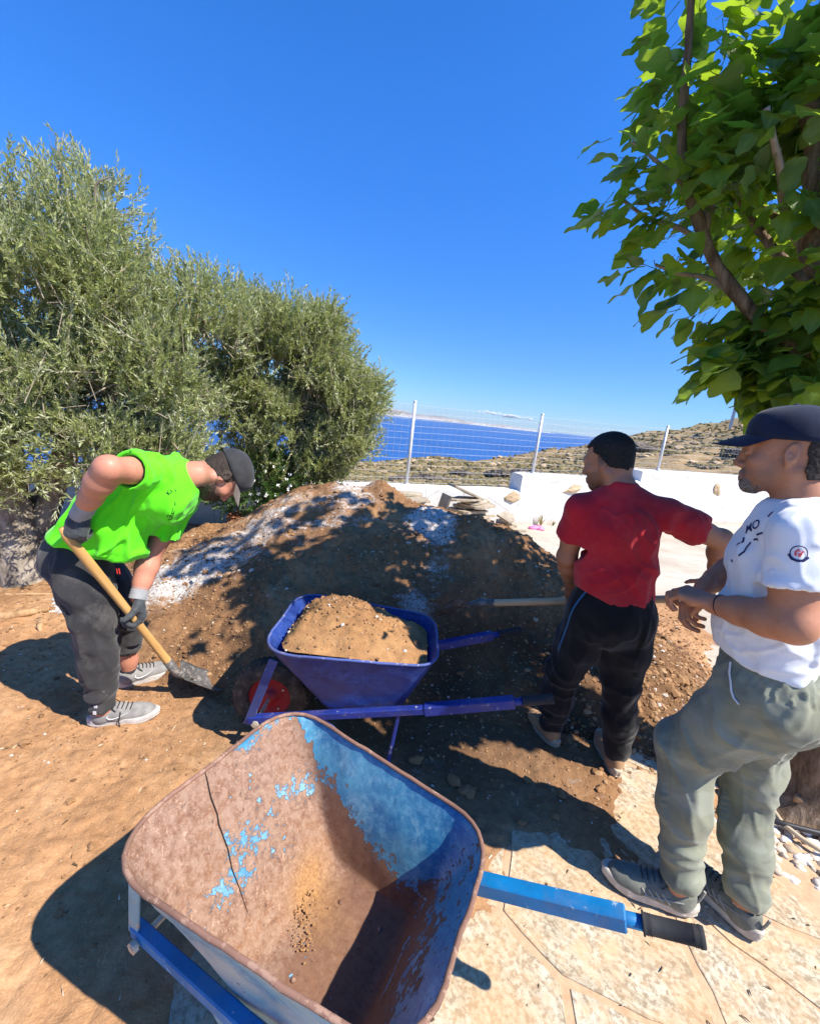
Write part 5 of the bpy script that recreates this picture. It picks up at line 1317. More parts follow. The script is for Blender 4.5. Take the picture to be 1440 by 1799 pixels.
# ---------------------------------------------------------------- man in the red t-shirt (middle)
def man_red():
    root = person('man in dark red t-shirt and black trousers seen from behind, shovelling', (1.0, 1.9, .0))
    f, l = A_(.2, .98, 0), A_(-.98, .2, 0)
    skin = skin_mat('brown_skin', (.34, .155, .088), (.44, .20, .115), (.25, .09, .07), (.02, .016, .013))
    B = Blob(); O = A_(.850, 1.925, 1.548); R = head(B, O, (-.66, .70, -.30), (-.10, .10, 1), (.905, 1.865, 1.43), 1.0, 1.0, .058); B.at()
    shL, shR = A_(.752, 1.885, 1.325), A_(1.088, 1.815, 1.355)
    elL, wrL = A_(.770, 1.965, 1.075), A_(.880, 2.115, .875)
    elR, wrR = A_(1.378, 1.850, 1.262), A_(1.475, 1.930, 1.035)
    B.cone((.905, 1.865, 1.43), (.925, 1.86, 1.28), .056, .07, .03)
    for s in (shL, shR): B.cone((.91, 1.865, 1.385), s, .036, .045, .02)
    B.chain([(.925, 1.86, 1.28), (.955, 1.865, 1.05), (.98, 1.86, .88)], [.10, .095, .09], .03)
    arm(B, shL, elL, wrL, (.052, .042, .045, .030)); arm(B, shR, elR, wrR, (.052, .042, .045, .030))
    hd0, hd1 = A_((1.498, 1.985, 0.935)), A_((0.441, 2.290, 0.644)); ax = (hd1-hd0)/np.linalg.norm(hd1-hd0)
    gR = hd0+ax*.06; gL = hd0+ax*.62
    n_ = A_(-.25, .55, -.35); fr = A_(-.1, .45, -.85); hand(B, wrR+A_(0, .004, -.01), gR-wrR+A_(.01, .02, -.03), A_(-.75, .1, -.2), 1, ((.8, 1.2, .7),)*4, (.6, .5, .4), .98, 1.0, .02)
    hand(B, wrL, gL-wrL+A_(0, 0, -.01), A_(.1, -.3, -.9), -1, ((.8, 1.2, .7),)*4, (.6, .5, .4), .98, 1.0, .02)
    legs = (((.905, 1.875, .87), (.865, 1.965, .475), (.885, 2.02, .115)), ((1.06, 1.845, .87), (1.115, 1.875, .485), (1.165, 1.865, .115)))
    for h_, k_, a_ in legs: B.chain([h_, k_, a_, A_(a_)-(0, 0, .05)], [.07, .05, .037, .034], .03)
    def paint(V):
        q = (V-O) @ R; x, y, z = q.T; st = sstep(-.01, .02, x)*sstep(-.035, -.055, z)*sstep(-.15, -.12, z)*.5
        st = np.maximum(st, sstep(-.055, .03, z)*sstep(.02, .0, x)*(np.linalg.norm(q, axis=1) < .16)*.97)
        return st, np.exp(-((z+.0745)/.0085)**2-(y/.019)**2)*(x > .088)*(x < .13)*.7
    hl, hh = O-A_(.135, .135, .135), O+A_(.135, .135, .13)
    body = body_mesh(B, root, (.62, 1.70, .05), (1.60, 2.25, 1.70), [(hl, hh, .003), (wrR+A_(-.09, -.05, -.16), wrR+A_(.08, .14, .04), .003)], skin, .007, paint)
    eyes(R, O, body)
    M_h = hair_mat('black_hair', (.006, .005, .004), (.022, .017, .013))
    def hairreg(P):
        q = (P-O) @ R; x, y, z = q[..., 0], q[..., 1], q[..., 2]
        line = np.where(x > .03, .064+.15*(x-.03), np.interp(x, [-.2, -.07, -.035, -.015, .005, .03, .06], [-.055, -.05, -.035, -.005, .026, .045, .068])); o = .30+.70*sstep(.005, .07, z)
        return line-z+.006*vnoise(P*90, 5), o
    shell(B, 'hair', M_h, body, hl, hh, .003, .0058, hairreg, lambda V: .0014*vnoise(V*170, 4)+.0008*vnoise(V*330, 6))
    T = Blob()
    T.cone((.918, 1.862, 1.34), (.930, 1.862, 1.22), .128, .158, .03, .74, f); T.cone((.930, 1.862, 1.22), (.960, 1.866, 1.04), .158, .160, .03, .76, f); T.cone((.960, 1.866, 1.04), (.978, 1.862, .90), .160, .172, .03, .80, f)
    T.ell((.925, 1.825, 1.27), (.15, .10, .12), .05)
    for s in (shL, shR): T.cone((.908, 1.866, 1.405), s+A_(0, 0, .004), .050, .060, .035)
    T.cone((.908, 1.862, 1.40), (.904, 1.865, 1.44), .074, .068, .012)
    for s, e in ((shL, elL), (shR, elR)):
        d = (e-s)/np.linalg.norm(e-s); en = s+(e-s)*.55; T.cone(s, en+d*.05, .064, .078, .03); T.cone(en-d*.03, en+d*.08, .060, .074, .004, 1., f, '-')
    cuts = [(shL+(elL-shL)*.56, elL-shL), (shR+(elR-shR)*.58, elR-shR)]
    def cut(D, lo, h):
        n = D.shape; X, Y, Z = [lo[i]+h*np.arange(n[i]) for i in range(3)]
        for p, d in cuts:
            d = d/np.linalg.norm(d); q = (X-p[0])[:, None, None]*d[0]+(Y-p[1])[None, :, None]*d[1]+(Z-p[2])[None, None, :]*d[2]
            rr = np.sqrt(((X-p[0])**2)[:, None, None]+((Y-p[1])**2)[None, :, None]+((Z-p[2])**2)[None, None, :]); D = np.where(rr < .12, np.maximum(D, q), D)
        hem = .955-.10*(X[:, None]-.80)+.014*np.sin(X[:, None]*21+Y[None, :]*9)
        return np.maximum(D, hem[:, :, None]-Z[None, None, :])
    V, F = T.mesh((.62, 1.66, .86), (1.34, 2.06, 1.47), .0065, cut)
    def disp(V):
        d = (drape(V, (.1, .05, -1), .007, 12, 1.8, 23)+drape(V, (.6, .05, -.8), .004, 20, 2.4, 22))*sstep(1.42, 1.34, V[:, 2])+drape(V, (.8, 0, -.6), .007, 18, 3, 24, (1.05, 1.75, 1.15), .16)+drape(V, (.7, 0, .6), .008, 20, 3, 25, (.95, 1.74, .98), .16)
        d = d+folds(V, (.96, 1.86, 1.12), (.98, 1.86, .93), .24, .009, 12, .55, 27)
        return d*sstep(.0, .07, V[:, 2]-(.955-.10*(V[:, 0]-.80)))+folds(V, shR, elR, .11, .005, 13, .7, 26)
    M_red = fabric('dark_red_cotton', (.42, .016, .028), .14, 6, extra=lambda m, co, k: m.mix(m.ramp(m.noise(4, 6, .7, co), [(.48, 0.), (.75, .55)]), m.mix(m.ramp(m.noise(45, 4, .7, co), [(.5, 0.), (.75, .3)]), k, (.25, .012, .02)), (.48, .07, .065)))
    cloth('t_shirt', V, F, disp, M_red, root)
    P = Blob(); (hL, kL, aL), (hR, kR, aR) = [[A_(q) for q in g_] for g_ in legs]
    P.cone((.975, 1.862, 1.0), (.982, 1.862, .87), .150, .168, .03, .80, f); P.ell((.98, 1.80, .85), (.13, .10, .12), .05)
    P.chain([hL, (hL+kL)/2, kL], [.112, .098, .080], .04); P.chain([kL, (kL+aL)/2, aL], [.078, .074, .058], .03)
    P.chain([hR, (hR+kR)/2, kR], [.112, .098, .080], .04); P.chain([kR, (kR+aR)/2, aR], [.078, .074, .058], .03)
    for a in (aL, aR): P.cone(a-A_(0, 0, .0), a-A_(0, 0, .09), .044, .044, .005, op='-')
    P.plane((0, 0, 1.01), (0, 0, 1)); P.plane((0, 0, .085), (0, 0, -1))
    V, F = P.mesh((.68, 1.62, .06), (1.32, 2.16, 1.04), .007)
    def disp(V):
        d = folds(V, hL, kL, .15, .010, 9, .5, 31, 1.2, 0, 1, .6)+folds(V, kL, aL, .12, .009, 17, .5, 32, 1, 0, 1.05)+folds(V, hR, kR, .15, .010, 9, .5, 33, 1.2, 0, 1, .6)
        return d+folds(V, kR, aR, .12, .010, 17, .5, 34, 1, 0, 1.05)+drape(V, (0, 0, 1), .004, 18, 3, 35)
    def dusty(m, co, k): return m.mix(m.ramp(m.noise(5, 5, .65, co), [(.52, 0.), (.8, .35)]), k, (.06, .05, .042))
    M_blk = fabric('black_trouser_cloth', (.009, .009, .010), .2, 8, .9, .25, 200, dusty)
    tr = cloth('trousers', V, F, disp, M_blk, root)
    # blue side stripe on the left leg
    b = MB(); bv = surf_bvh(tr); pts_ = []
    for t in np.linspace(0.03, .72, 16):
        c = A_(.945, 1.868, .98)*(1-min(t, 1))+kL*min(t, 1) if t <= 1 else kL+(aL-kL)*(t-1)
        dr = A_(-.93, -.38, 0); h = bv.ray_cast(Vector(c+dr*.3), Vector(-dr), .5)
        if h[0] is not None: pts_.append(np.array(h[0])+np.array(h[1])*.0005)
    b.tube(pts_, .011, 6, True, 0, .25); b.build('side_stripe', fabric('blue_stripe', (.025, .13, .24), .1, 9), tr)
    M_sh = fabric('beige_suede', (.36, .215, .11), .15, 18, .95, .4, 90); M_so = plain('cream_sole', (.46, .38, .28), .8)
    for a, toe in ((aL, math.atan2(.243, -.107)), (aR, math.atan2(.98, .10))):
        d = A_(math.cos(toe), math.sin(toe), 0); z0 = max(ground_z(a[0], a[1]), 0.0)
        b = MB(); b.tube([a+A_(0, 0, .03), A_(a[0], a[1], .06)], [.038, .04], 14); b.build('sock', plain('dark_sock', (.03, .03, .03), .9), root, True)
        shoe('suede_shoe', A_(a[0], a[1], .012)-d*.062, toe, M_sh, M_so, root, .285, plain('brown_lace', (.10, .07, .05), .8), 0, 0, .012)
    return hd0, hd1
hd0, hd1 = man_red()

# ---------------------------------------------------------------- man in the green t-shirt (left)
def man_green():
    root = person('bending man in neon green t-shirt, grey cap and black trousers, digging at left', (-1.42, 1.9, 0))
    skin = skin_mat('sunburnt_skin', (.46, .20, .125), (.56, .235, .15), (.4, .15, .12))
    a_ = A_(.77, .10, .63); a_ /= np.linalg.norm(a_); s_ = A_(0, -.75, .66); c_ = np.cross(a_, s_); c_ /= np.linalg.norm(c_)
    neck = A_((-1.027, 1.955, 1.268)); O = A_((-0.901, 2.020, 1.274))
    B = Blob(); R = head(B, O, (.24, .12, -.96), (.84, .46, .26), neck+A_(.0, 0, .0), 1.0, 1.0, .056); B.at()
    shR, shL = A_((-1.128, 1.825, 1.290)), A_((-1.134, 2.040, 1.103)); elR, wrR = A_((-1.157, 1.590, 1.330)), A_((-1.323, 1.655, 1.120)); elL, wrL = A_((-1.245, 1.970, 0.840)), A_((-1.244, 1.865, 0.669))
    pel = A_(-1.52, 1.89, .835); mid = A_((-1.345, 1.890, 1.072)); ch = A_((-1.157, 1.925, 1.207))
    B.cone(neck, ch, .06, .09, .03)
    for s in (shR, shL): B.cone(neck*.6+ch*.4, s, .045, .05, .03)
    B.chain([ch, mid, pel], [.10, .095, .09], .03)
    arm(B, shR, elR, wrR, (.054, .046, .049, .033)); arm(B, shL, elL, wrL, (.052, .044, .048, .032))
    k0, k1 = A_((-1.384, 1.625, 1.061)), A_((-1.132, 1.985, 0.200)); sx = (k1-k0)/np.linalg.norm(k1-k0)
    legs = ((A_(-1.475, 1.815, .83), A_((-1.389, 1.775, 0.585)), A_((-1.370, 1.775, 0.129))), (A_(-1.555, 1.965, .83), A_((-1.421, 2.010, 0.504)), A_((-1.444, 2.070, 0.183))))
    for h_, k_, q_ in legs: B.chain([h_, k_, q_, q_-A_(0, 0, .07)], [.07, .052, .042, .036], .03)
    def paint(V):
        q = (V-O) @ R; x, y, z = q.T; st = sstep(-.01, .015, x)*sstep(-.035, -.055, z)*sstep(-.15, -.12, z)*.9
        return st, np.exp(-((z+.0745)/.0085)**2-(y/.019)**2)*(x > .088)*(x < .13)*.7
    hl, hh = O-A_(.14, .14, .14), O+A_(.14, .14, .14)
    body = body_mesh(B, root, (-1.70, 1.48, .03), (-.70, 2.25, 1.46), [(hl, hh, .003)], skin, .007, paint)
    eyes(R, O, body)
    M_h = hair_mat('dark_brown_hair', (.02, .013, .009), (.06, .04, .028))
    def hairreg(P):
        q = (P-O) @ R; x, y, z = q[..., 0], q[..., 1], q[..., 2]
        return np.maximum.reduce([x-.02, -.05-z+.5*(x+.06)])+.005*vnoise(P*60, 3), .5
    shell(B, 'hair', M_h, body, hl, hh, .003, .006, hairreg, lambda V: .001*vnoise(V*170, 4))
    def beardreg(P):
        q = (P-O) @ R; x, y, z = q[..., 0], q[..., 1], q[..., 2]; n = .008*vnoise(P*80, 8)
        jaw = np.maximum.reduce([.012-x-.0, z+.062-.55*np.maximum(0, .045-x), -.15-z, np.abs(y)-.075])
        mo = np.maximum.reduce([.06-x, np.abs(z+.06)-.007, np.abs(y)-.033])
        return np.minimum(jaw, mo)+n, 1.0
    shell(B, 'beard', hair_mat('dark_beard', (.02, .014, .01), (.08, .05, .035)), body, hl, hh, .003, .004, beardreg, lambda V: .0012*vnoise(V*240, 5))
    cap_mesh(R, O+R @ A_(-.004, 0, .002), fabric('charcoal_cap_cloth', (.035, .035, .036), .3, 16, .9, .5, 160), fabric('faded_brim_cloth', (.16, .13, .11), .2, 16), root, .05, .072, 1.02, .35)
    # t-shirt
    T = Blob()
    T.cone(neck*.45+ch*.55, ch, .125, .160, .03, .80, c_); T.cone(ch, mid, .160, .168, .03, .84, c_); hip = pel+A_(.02, .0, .04); T.cone(mid, hip, .168, .172, .03, .86, c_)
    T.ell(ch+c_*.05, (.13, .13, .12), .05); T.ell(mid+c_*.045+A_(0, 0, -.02), (.14, .15, .11), .06); T.ell(A_((-1.304, 1.860, 0.934)), (.10, .13, .085), .05)
    for s in (shR, shL): T.cone(neck*.55+ch*.45, s, .070, .068, .04)
    T.cone(neck*.75+ch*.25, neck*1.02-ch*.02, .072, .066, .015)
    for s, e, fr in ((shR, elR, .58), (shL, elL, .58)):
        d = (e-s)/np.linalg.norm(e-s); en = s+(e-s)*fr; T.cone(s, en+d*.05, .070, .086, .03); T.cone(en-d*.03, en+d*.08, .063, .076, .004, 1., c_, '-')
    hb, hf = A_((-1.605, 1.860, 0.979)), A_((-1.303, 1.820, 0.862)); hd = hf-hb; hn = np.cross(hd, A_(.2, 1, 0)); hn /= np.linalg.norm(hn)
    if hn @ (mid-hb) > 0: hn = -hn
    cuts = [(shR+(elR-shR)*.58, elR-shR), (shL+(elL-shL)*.58, elL-shL)]
    def cut(D, lo, h):
        n = D.shape; X, Y, Z = [lo[i]+h*np.arange(n[i]) for i in range(3)]
        dot = lambda p, d: (X-p[0])[:, None, None]*d[0]+(Y-p[1])[None, :, None]*d[1]+(Z-p[2])[None, None, :]*d[2]
        for p, d in cuts:
            d = d/np.linalg.norm(d); rr = np.sqrt(((X-p[0])**2)[:, None, None]+((Y-p[1])**2)[None, :, None]+((Z-p[2])**2)[None, None, :]); D = np.where(rr < .125, np.maximum(D, dot(p, d)), D)
        D = np.maximum(D, dot(hb, hn)+.012*np.sin(X[:, None, None]*38+Y[None, :, None]*22))
        nk = neck+(neck-ch)*.06; return np.maximum(D, dot(nk, (neck-ch)/np.linalg.norm(neck-ch)))
    V, F = T.mesh((-1.75, 1.55, .72), (-.80, 2.25, 1.50), .0066, cut)
    def disp(V):
        d = drape(V, (-.5, 0, -.75), .016, 11, 1.6, 43)+drape(V, (.5, 0, .9), .010, 20, 2.4, 42)+drape(V, (-.2, .0, -1), .012, 17, 2.6, 44, A_((-1.223, 1.800, 0.975)), .20)+drape(V, (.6, -.1, .3), .007, 20, 3, 45, A_((-1.081, 1.830, 1.282)), .14)
        e = np.minimum(np.abs((V-neck) @ ((neck-ch)/np.linalg.norm(neck-ch))), np.abs((V-hb) @ hn)); e = np.minimum(e, np.abs((V-(shR+(elR-shR)*.58)) @ ((elR-shR)/np.linalg.norm(elR-shR)))+.5*(np.linalg.norm(V-shR, axis=1) > .16))
        return (d+folds(V, shR, elR, .11, .004, 15, .7, 46)+drape(V, (.35, 0, -.8), .006, 18, 3, 47, A_((-1.072, 1.900, 1.128)), .14))*(.12+.88*sstep(.0, .05, e))
    M_green = fabric('neon_green_jersey', (.115, .78, .012), .06, 5, .75, extra=lambda m, co, k: m.mix(m.ramp(m.noise(8, 6, .75, co), [(.58, 0.), (.76, .45)]), k, (.16, .46, .04)))
    tee = cloth('t_shirt', V, F, disp, M_green, root)
    M_ink = plain('black_print', (.02, .03, .02), .8, .1)
    o_ = A_((-1.004, 1.750, 1.221)); n_ = A_(.15, -.95, -.2); n_ /= np.linalg.norm(n_); ux = A_(.93, .1, .35); ux -= n_*(ux @ n_); ux /= np.linalg.norm(ux); uy = np.cross(n_, ux)
    if uy[2] < 0: uy = -uy
    print_on('chest_print', [text_shape('Ki', .03, 0, .5), stroke_shape([(.016, .0), (.024, .005), (.02, .012)], .004)], tee, o_, ux, uy, n_, M_ink)
    o2 = A_((-1.022, 1.800, 1.108)); print_on('chest_print', [text_shape('2L', .036, 0, .6), stroke_shape([(-.035, -.012), (-.025, -.02), (-.012, -.012)], .004), stroke_shape([(.035, .03), (.05, .042)], .005), stroke_shape([(-.02, .0), (.0, .012), (.02, .028)], .003)], tee, o2, ux, uy, n_, M_ink)
    # trousers
    P = Blob(); (hR, kR, aR), (hL, kL, aL) = legs; fw = A_(.88, .47, 0)
    P.cone(pel+A_(.05, .0, .075), pel, .135, .165, .04, .85, fw); P.ell(pel+A_(-.035, -.005, .01), (.115, .14, .12), .05)
    P.chain([hR, (hR+kR)/2, kR], [.108, .098, .084], .04); P.chain([kR, (kR+aR)/2, aR], [.083, .074, .056], .03)
    P.chain([hL, (hL+kL)/2, kL], [.106, .100, .088], .04); P.chain([kL, kL*.35+aL*.65], [.086, .066], .03)
    P.cone(aR-A_(0, 0, .005), aR-A_(0, 0, .10), .044, .046, .005, op='-')
    P.plane(pel+A_(.03, 0, .10), (.35, .1, .93))
    def cut2(D, lo, h):
        n = D.shape; X, Y, Z = [lo[i]+h*np.arange(n[i]) for i in range(3)]
        far = (Y > 1.90)[None, :, None]; zc = np.where(far, aL[2]+.035, aR[2]-.012)
        return np.maximum(D, zc-Z[None, None, :])
    V, F = P.mesh((-1.75, 1.60, .05), (-1.15, 2.18, 1.02), .007, cut2)
    def disp(V):
        d = folds(V, hR, kR, .16, .012, 8, .5, 51, 1.2, 0, 1, .7)+folds(V, kR, aR, .13, .011, 11, .5, 52, 1.1, -.05, .6, .5)+folds(V, kR, aR, .13, .012, 24, .5, 53, 1, .6, 1.05)
        return d+folds(V, hL, kL, .15, .008, 9, .5, 54, 1.2, 0, 1, .6)+folds(V, kL, aL, .13, .013, 24, .5, 55, 1, -.05, .9)+drape(V, (0, 0, 1), .005, 17, 3, 56)
    def dusty(m, co, k):
        k = m.mix(m.ramp(m.noise(6, 6, .7, co), [(.50, 0.), (.75, .5)]), k, (.15, .135, .12)); return m.mix(m.ramp(m.noise(16, 6, .75, co), [(.62, 0.), (.72, .5)]), k, (.30, .27, .25))
    tr = cloth('trousers', V, F, disp, fabric('dusty_black_cloth', (.034, .033, .034), .25, 7, .9, .25, 200, dusty), root)
    M_tab = plain('reflective_tab', (.65, .65, .66), .4, .5); bv = surf_bvh(tr)
    for z in (.035, .012):
        c = aR+A_(0, 0, z); dr = A_(.12, -.99, 0); h = bv.ray_cast(Vector(c+dr*.3), Vector(-dr), .5)
        if h[0] is not None:
            p = np.array(h[0]); b = MB(); b.box(p+dr*.001, (.014, .003, .016), rotz(.1)); b.build('reflective_tab', M_tab, tr)
    dr = A_(.55, -.83, 0)
    b = MB(); p = A_((-1.293, 1.800, 0.837))
    for q in (0, 1): b.bar(p+A_(.011*q, 0, 0), p+A_(.011*q+.004, 0, -.03), .005, .004)
    b.build('red_pocket_trim', plain('red_trim', (.5, .03, .02), .6), tr)
    # gloves
    M_gl = fabric('dark_coated_glove', (.050, .055, .058), .3, 20, .6, .5, 130); M_cf = fabric('grey_knit_cuff', (.28, .28, .28), .1, 40, .95, .6, 120)
    def glove(w, e, ctr, fdir, n_, side, curl, thumb):
        G = Blob(); d = (w-e)/np.linalg.norm(w-e); hand(G, w, fdir, n_, side, curl, thumb, 1.02, 1.22, .03, .0165)
        lo = np.minimum(w, ctr)-.13; hi = np.maximum(w, ctr)+.13; V, F = G.mesh(lo, hi, .0034); V = relax(V, F, 1); N = vnormals(V, F); V = V+N*(.0016*vnoise(V*70, 4)+.001*vnoise(V*150, 5))[:, None]
        g = link('glove', make_mesh('glove', V, F, True), M_gl, root)
        b = MB(); tt = np.linspace(0, 1, 15); b.tube([w-d*(.075-.085*t) for t in tt], [.0385+.0016*math.sin(t*40) for t in tt], 22); b.build('cuff', M_cf, g, True); return g
    gr = k0+sx*.075; glove(wrR, elR, gr, gr-wrR+A_(.01, -.02, -.02), A_(-.15, .95, -.2), -1, ((.9, 1.2, .8),)*4, (.7, .5, .4))
    gl = k0+sx*.62; fd = gl-wrL+A_(.0, -.01, -.02); glove(wrL, elL, gl, fd, A_(-.55, -.75, .15), -1, ((.9, 1.15, .7),)*4, (.6, .5, .4))
    # shoes
    M_up = fabric('dusty_grey_mesh', (.23, .22, .205), .25, 24, .9, .6, 150); M_dk = plain('dark_sock_collar', (.03, .03, .032), .9); M_lc = plain('black_lace', (.025, .022, .022), .8); M_sl = plain('pale_grey_sole', (.47, .44, .40), .8, .2, 0, .2, 30)
    tR = math.atan2(.095, .236); tL = math.atan2(.165, .178)
    for a, toe, name in ((aR, tR, 'sneaker'), (aL, tL, 'sneaker')):
        d = A_(math.cos(toe), math.sin(toe), 0); zz = max(0.02, ground_z(a[0]+d[0]*.1, a[1]+d[1]*.1))
        o = A_(a[0], a[1], zz-.004)-d*.055; s, R_, q = shoe('sneaker', o, toe, M_up, M_sl, root, .285, M_lc)
        b = MB(); b.tube([A_(a[0], a[1], zz+.125), A_(a[0], a[1], zz+.05)], [.037, .043], 16); b.build('sock', M_dk, root, True)
        sw = [(.085, .040), (.075, .052), (.085, .062), (.105, .055), (.135, .047), (.175, .052)]
        for sd in (-1,):
            P = on_shoe(np.array([[x, 0, z+.012] for x, z in [(.082, .062), (.078, .050), (.088, .040), (.105, .040), (.13, .047), (.165, .060)]]), sd)
            bb = MB(); bb.tube((P*q) @ R_.T+o, [.001, .004, .0060, .006, .004, .001], 6, True, 0, .5); bb.build('side_mark', plain('white_mark', (.7, .7, .68), .6), s)
        if a is aR:
            P = np.array([[.13, -.02, .09], [.135, -.045, .075], [.13, -.056, .04], [.135, -.062, .012], [.128, -.08, .006], [.135, -.11, .005], [.125, -.125, .006]]); bb = MB(); bb.tube((P*q) @ R_.T+o, .0028, 6); bb.build('loose_lace', M_lc, s)
    return k0, k1
k0, k1 = man_green()

# ---------------------------------------------------------------- shovels
def m_wood(name, a, b_, along):
    m = M(name, .55, .3); co = m.co('Object'); g = m.n('ShaderNodeMapping'); m.l(co, g.inputs[0]); g.inputs['Scale'].default_value = (1, 1, .06); n = m.noise(60, 5, .6, g.outputs[0]); d = m.noise(6, 4, .6, co)
    c = m.ramp(n, [(.3, a), (.7, b_)]); m.color(m.mix(m.ramp(d, [(.5, 0.), (.75, .5)]), c, tuple(np.array(a)*.55))); m.bump(n, .2, .002); return m.m
M_steel = m_scratched('worn_steel', (.09, .085, .08), (.26, .23, .20), .45, .55)
def shovel(label, p0, p1, wood, blade_dir, blade_up, r=.0185, knob=True, blade_len=.27):
    p0, p1 = A_(p0), A_(p1); L = np.linalg.norm(p1-p0); u, v, d = frame_from(p1-p0)
    root = tag(empty('shovel', tuple(p0)), label, 'shovel'); Rm = np.stack([u, v, d], 1); root.matrix_world = Matrix.Translation(Vector(p0)) @ Matrix(Rm.tolist()).to_4x4()
    Mi = np.linalg.inv(Rm); loc = lambda q: Mi @ (A_(q)-p0)
    b = MB(); t = np.linspace(0, L, 24); rad = r*(1+.05*np.sin(t*9)); rad[-5:] *= np.linspace(1, 1.12, 5)
    if knob: rad[0] *= .55; rad[1] *= 1.12
    b.tube(np.column_stack([.003*np.sin(t*2.4), .002*np.sin(t*3.1), t]), rad, 14); b.build('handle', wood, root, True)
    bd = A_(blade_dir); bd /= np.linalg.norm(bd); bu = A_(blade_up); bu = bu-bd*(bu @ bd); bu /= np.linalg.norm(bu); bs = np.cross(bd, bu)
    b = MB(); sock = [p1-d*.10, p1, p1+d*.02+bd*.03, p1+d*.02+bd*.09]; b.tube([loc(q) for q in sock], [r*1.16, r*1.2, r*.9, r*.35], 14); b.build('socket', M_steel, root, True)
    na, nb = 15, 17; V = []; base = p1+d*.02+bd*.02
    for top in (1, 0):
        for i in range(nb):
            s = i/(nb-1); wd = .115*(1-.06*s) if s < .55 else .115*.967*max(0.02, math.cos((s-.55)/.45*math.pi/2*.97))**.6
            for j in range(na):
                q = j/(na-1)*2-1; V.append(loc(base+bd*s*blade_len+bs*q*wd+bu*(.034*q*q*(1-.3*s)-.012*math.sin(s*math.pi)+(.0018 if top else -.0005))))
    F = gridF(nb, na); n = nb*na; e = [[i*na, (i+1)*na, n+(i+1)*na, n+i*na] for i in range(nb-1)]+[[i*na+na-1, (i+1)*na+na-1, n+(i+1)*na+na-1, n+i*na+na-1] for i in range(nb-1)]+[[j, j+1, n+j+1, n+j] for j in range(na-1)]
    me = make_mesh('blade', np.array(V), np.concatenate([F, F[:, ::-1]+n, np.array(e)]), True); link('blade', me, M_steel, root); return root
shovel('shovel with varnished wooden handle gripped by the green shirted man', k0, k1, m_wood('varnished_ash', (.42, .22, .07), (.60, .36, .13), 0), (.62, .52, -.52), (0, 0, 1), .0185)
shovel('shovel with weathered grey wooden handle held level by the man in red', hd0, hd1, m_wood('weathered_wood', (.46, .29, .145), (.60, .42, .24), 0), (hd1-hd0)*A_(1, 1.6, 1)+A_(0, .12, -.62), (0, .3, 1), .0185, False, .24)
# ================================================================ TREES AND PLANTS
def m_leaf(name, top, under, trans, tw=.35, rough=.45, var=.25):
    m = M(name, rough, .35); geo = m.n('ShaderNodeNewGeometry'); i = geo.outputs['Random Per Island']
    r = m.math('FRACT', m.math('ADD', i, m.rnd()))
    a = m.ramp(r, [(0., tuple(np.array(top)*(1-var))), (.6, top), (1., tuple(np.minimum(np.array(top)*(1+var)+np.array([.015, .012, 0]), 1)))])
    c = m.mix(geo.outputs['Backfacing'], a, under)
    if name.startswith('broad'): c = m.mix(m.ramp(m.at('vein'), [(.55, 0.), (1., .55)]), c, (.17, .24, .07)); m.bump(m.noise(5, 3, .6, m.co('Object', (1, 2.5, 1))), .35, .02)
    m.color(c)
    t = m.n('ShaderNodeBsdfTranslucent'); m.put(t.inputs[0], trans); mx = m.n('ShaderNodeMixShader'); mx.inputs[0].default_value = tw
    m.l(m.b.outputs[0], mx.inputs[1]); m.l(t.outputs[0], mx.inputs[2]); m.l(mx.outputs[0], m.out.inputs[0]); return m.m
def m_bark(name, a, b_, sc=14, stretch=.25, bump=.9):
    m = M(name, .95, .1); co = m.co('Object', (1, 1, stretch)); n = m.noise(sc, 7, .7, co, .6); v = m.noise(sc*3.2, 4, .6, co)
    c = m.ramp(n, [(.33, tuple(np.array(a)*.35)), (.45, a), (.68, b_)]); c = m.mix(m.ramp(v, [(.5, 0.), (.72, .45)]), c, tuple(np.array(a)*.5))
    m.color(c); m.bump(m.math('ADD', n, m.math('MULTIPLY', v, .4)), bump, .02); return m.m
def limb(mb, pts, r0, r1, n=10, rough=.12, seed=0, sub=4):
    """a knobbly tapered limb through pts"""
    p = np.asarray(pts, float); m_ = len(p); t = np.linspace(0, m_-1, (m_-1)*sub+1); i = np.clip(t.astype(int), 0, m_-2); f = (t-i)[:, None]
    g = lambda k: p[np.clip(k, 0, m_-1)]
    q = .5*((2*g(i))+(-g(i-1)+g(i+1))*f+(2*g(i-1)-5*g(i)+4*g(i+1)-g(i+2))*f**2+(-g(i-1)+3*g(i)-3*g(i+1)+g(i+2))*f**3)
    r = r0+(r1-r0)*np.linspace(0, 1, len(q))**.8; r = r*(1+rough*vnoise(q*9/max(r0*12, .5), seed))
    n0 = mb.n; mb.tube(q, r, n)
    V = mb.V[-1]; k = len(q)*n; a = fbm(V[:k]*(1.4/max(r0, .01))*.5, 2, seed+9); cc = np.repeat(q, n, 0); V[:k] += (V[:k]-cc)*(rough*1.6*a)[:, None]
    return q

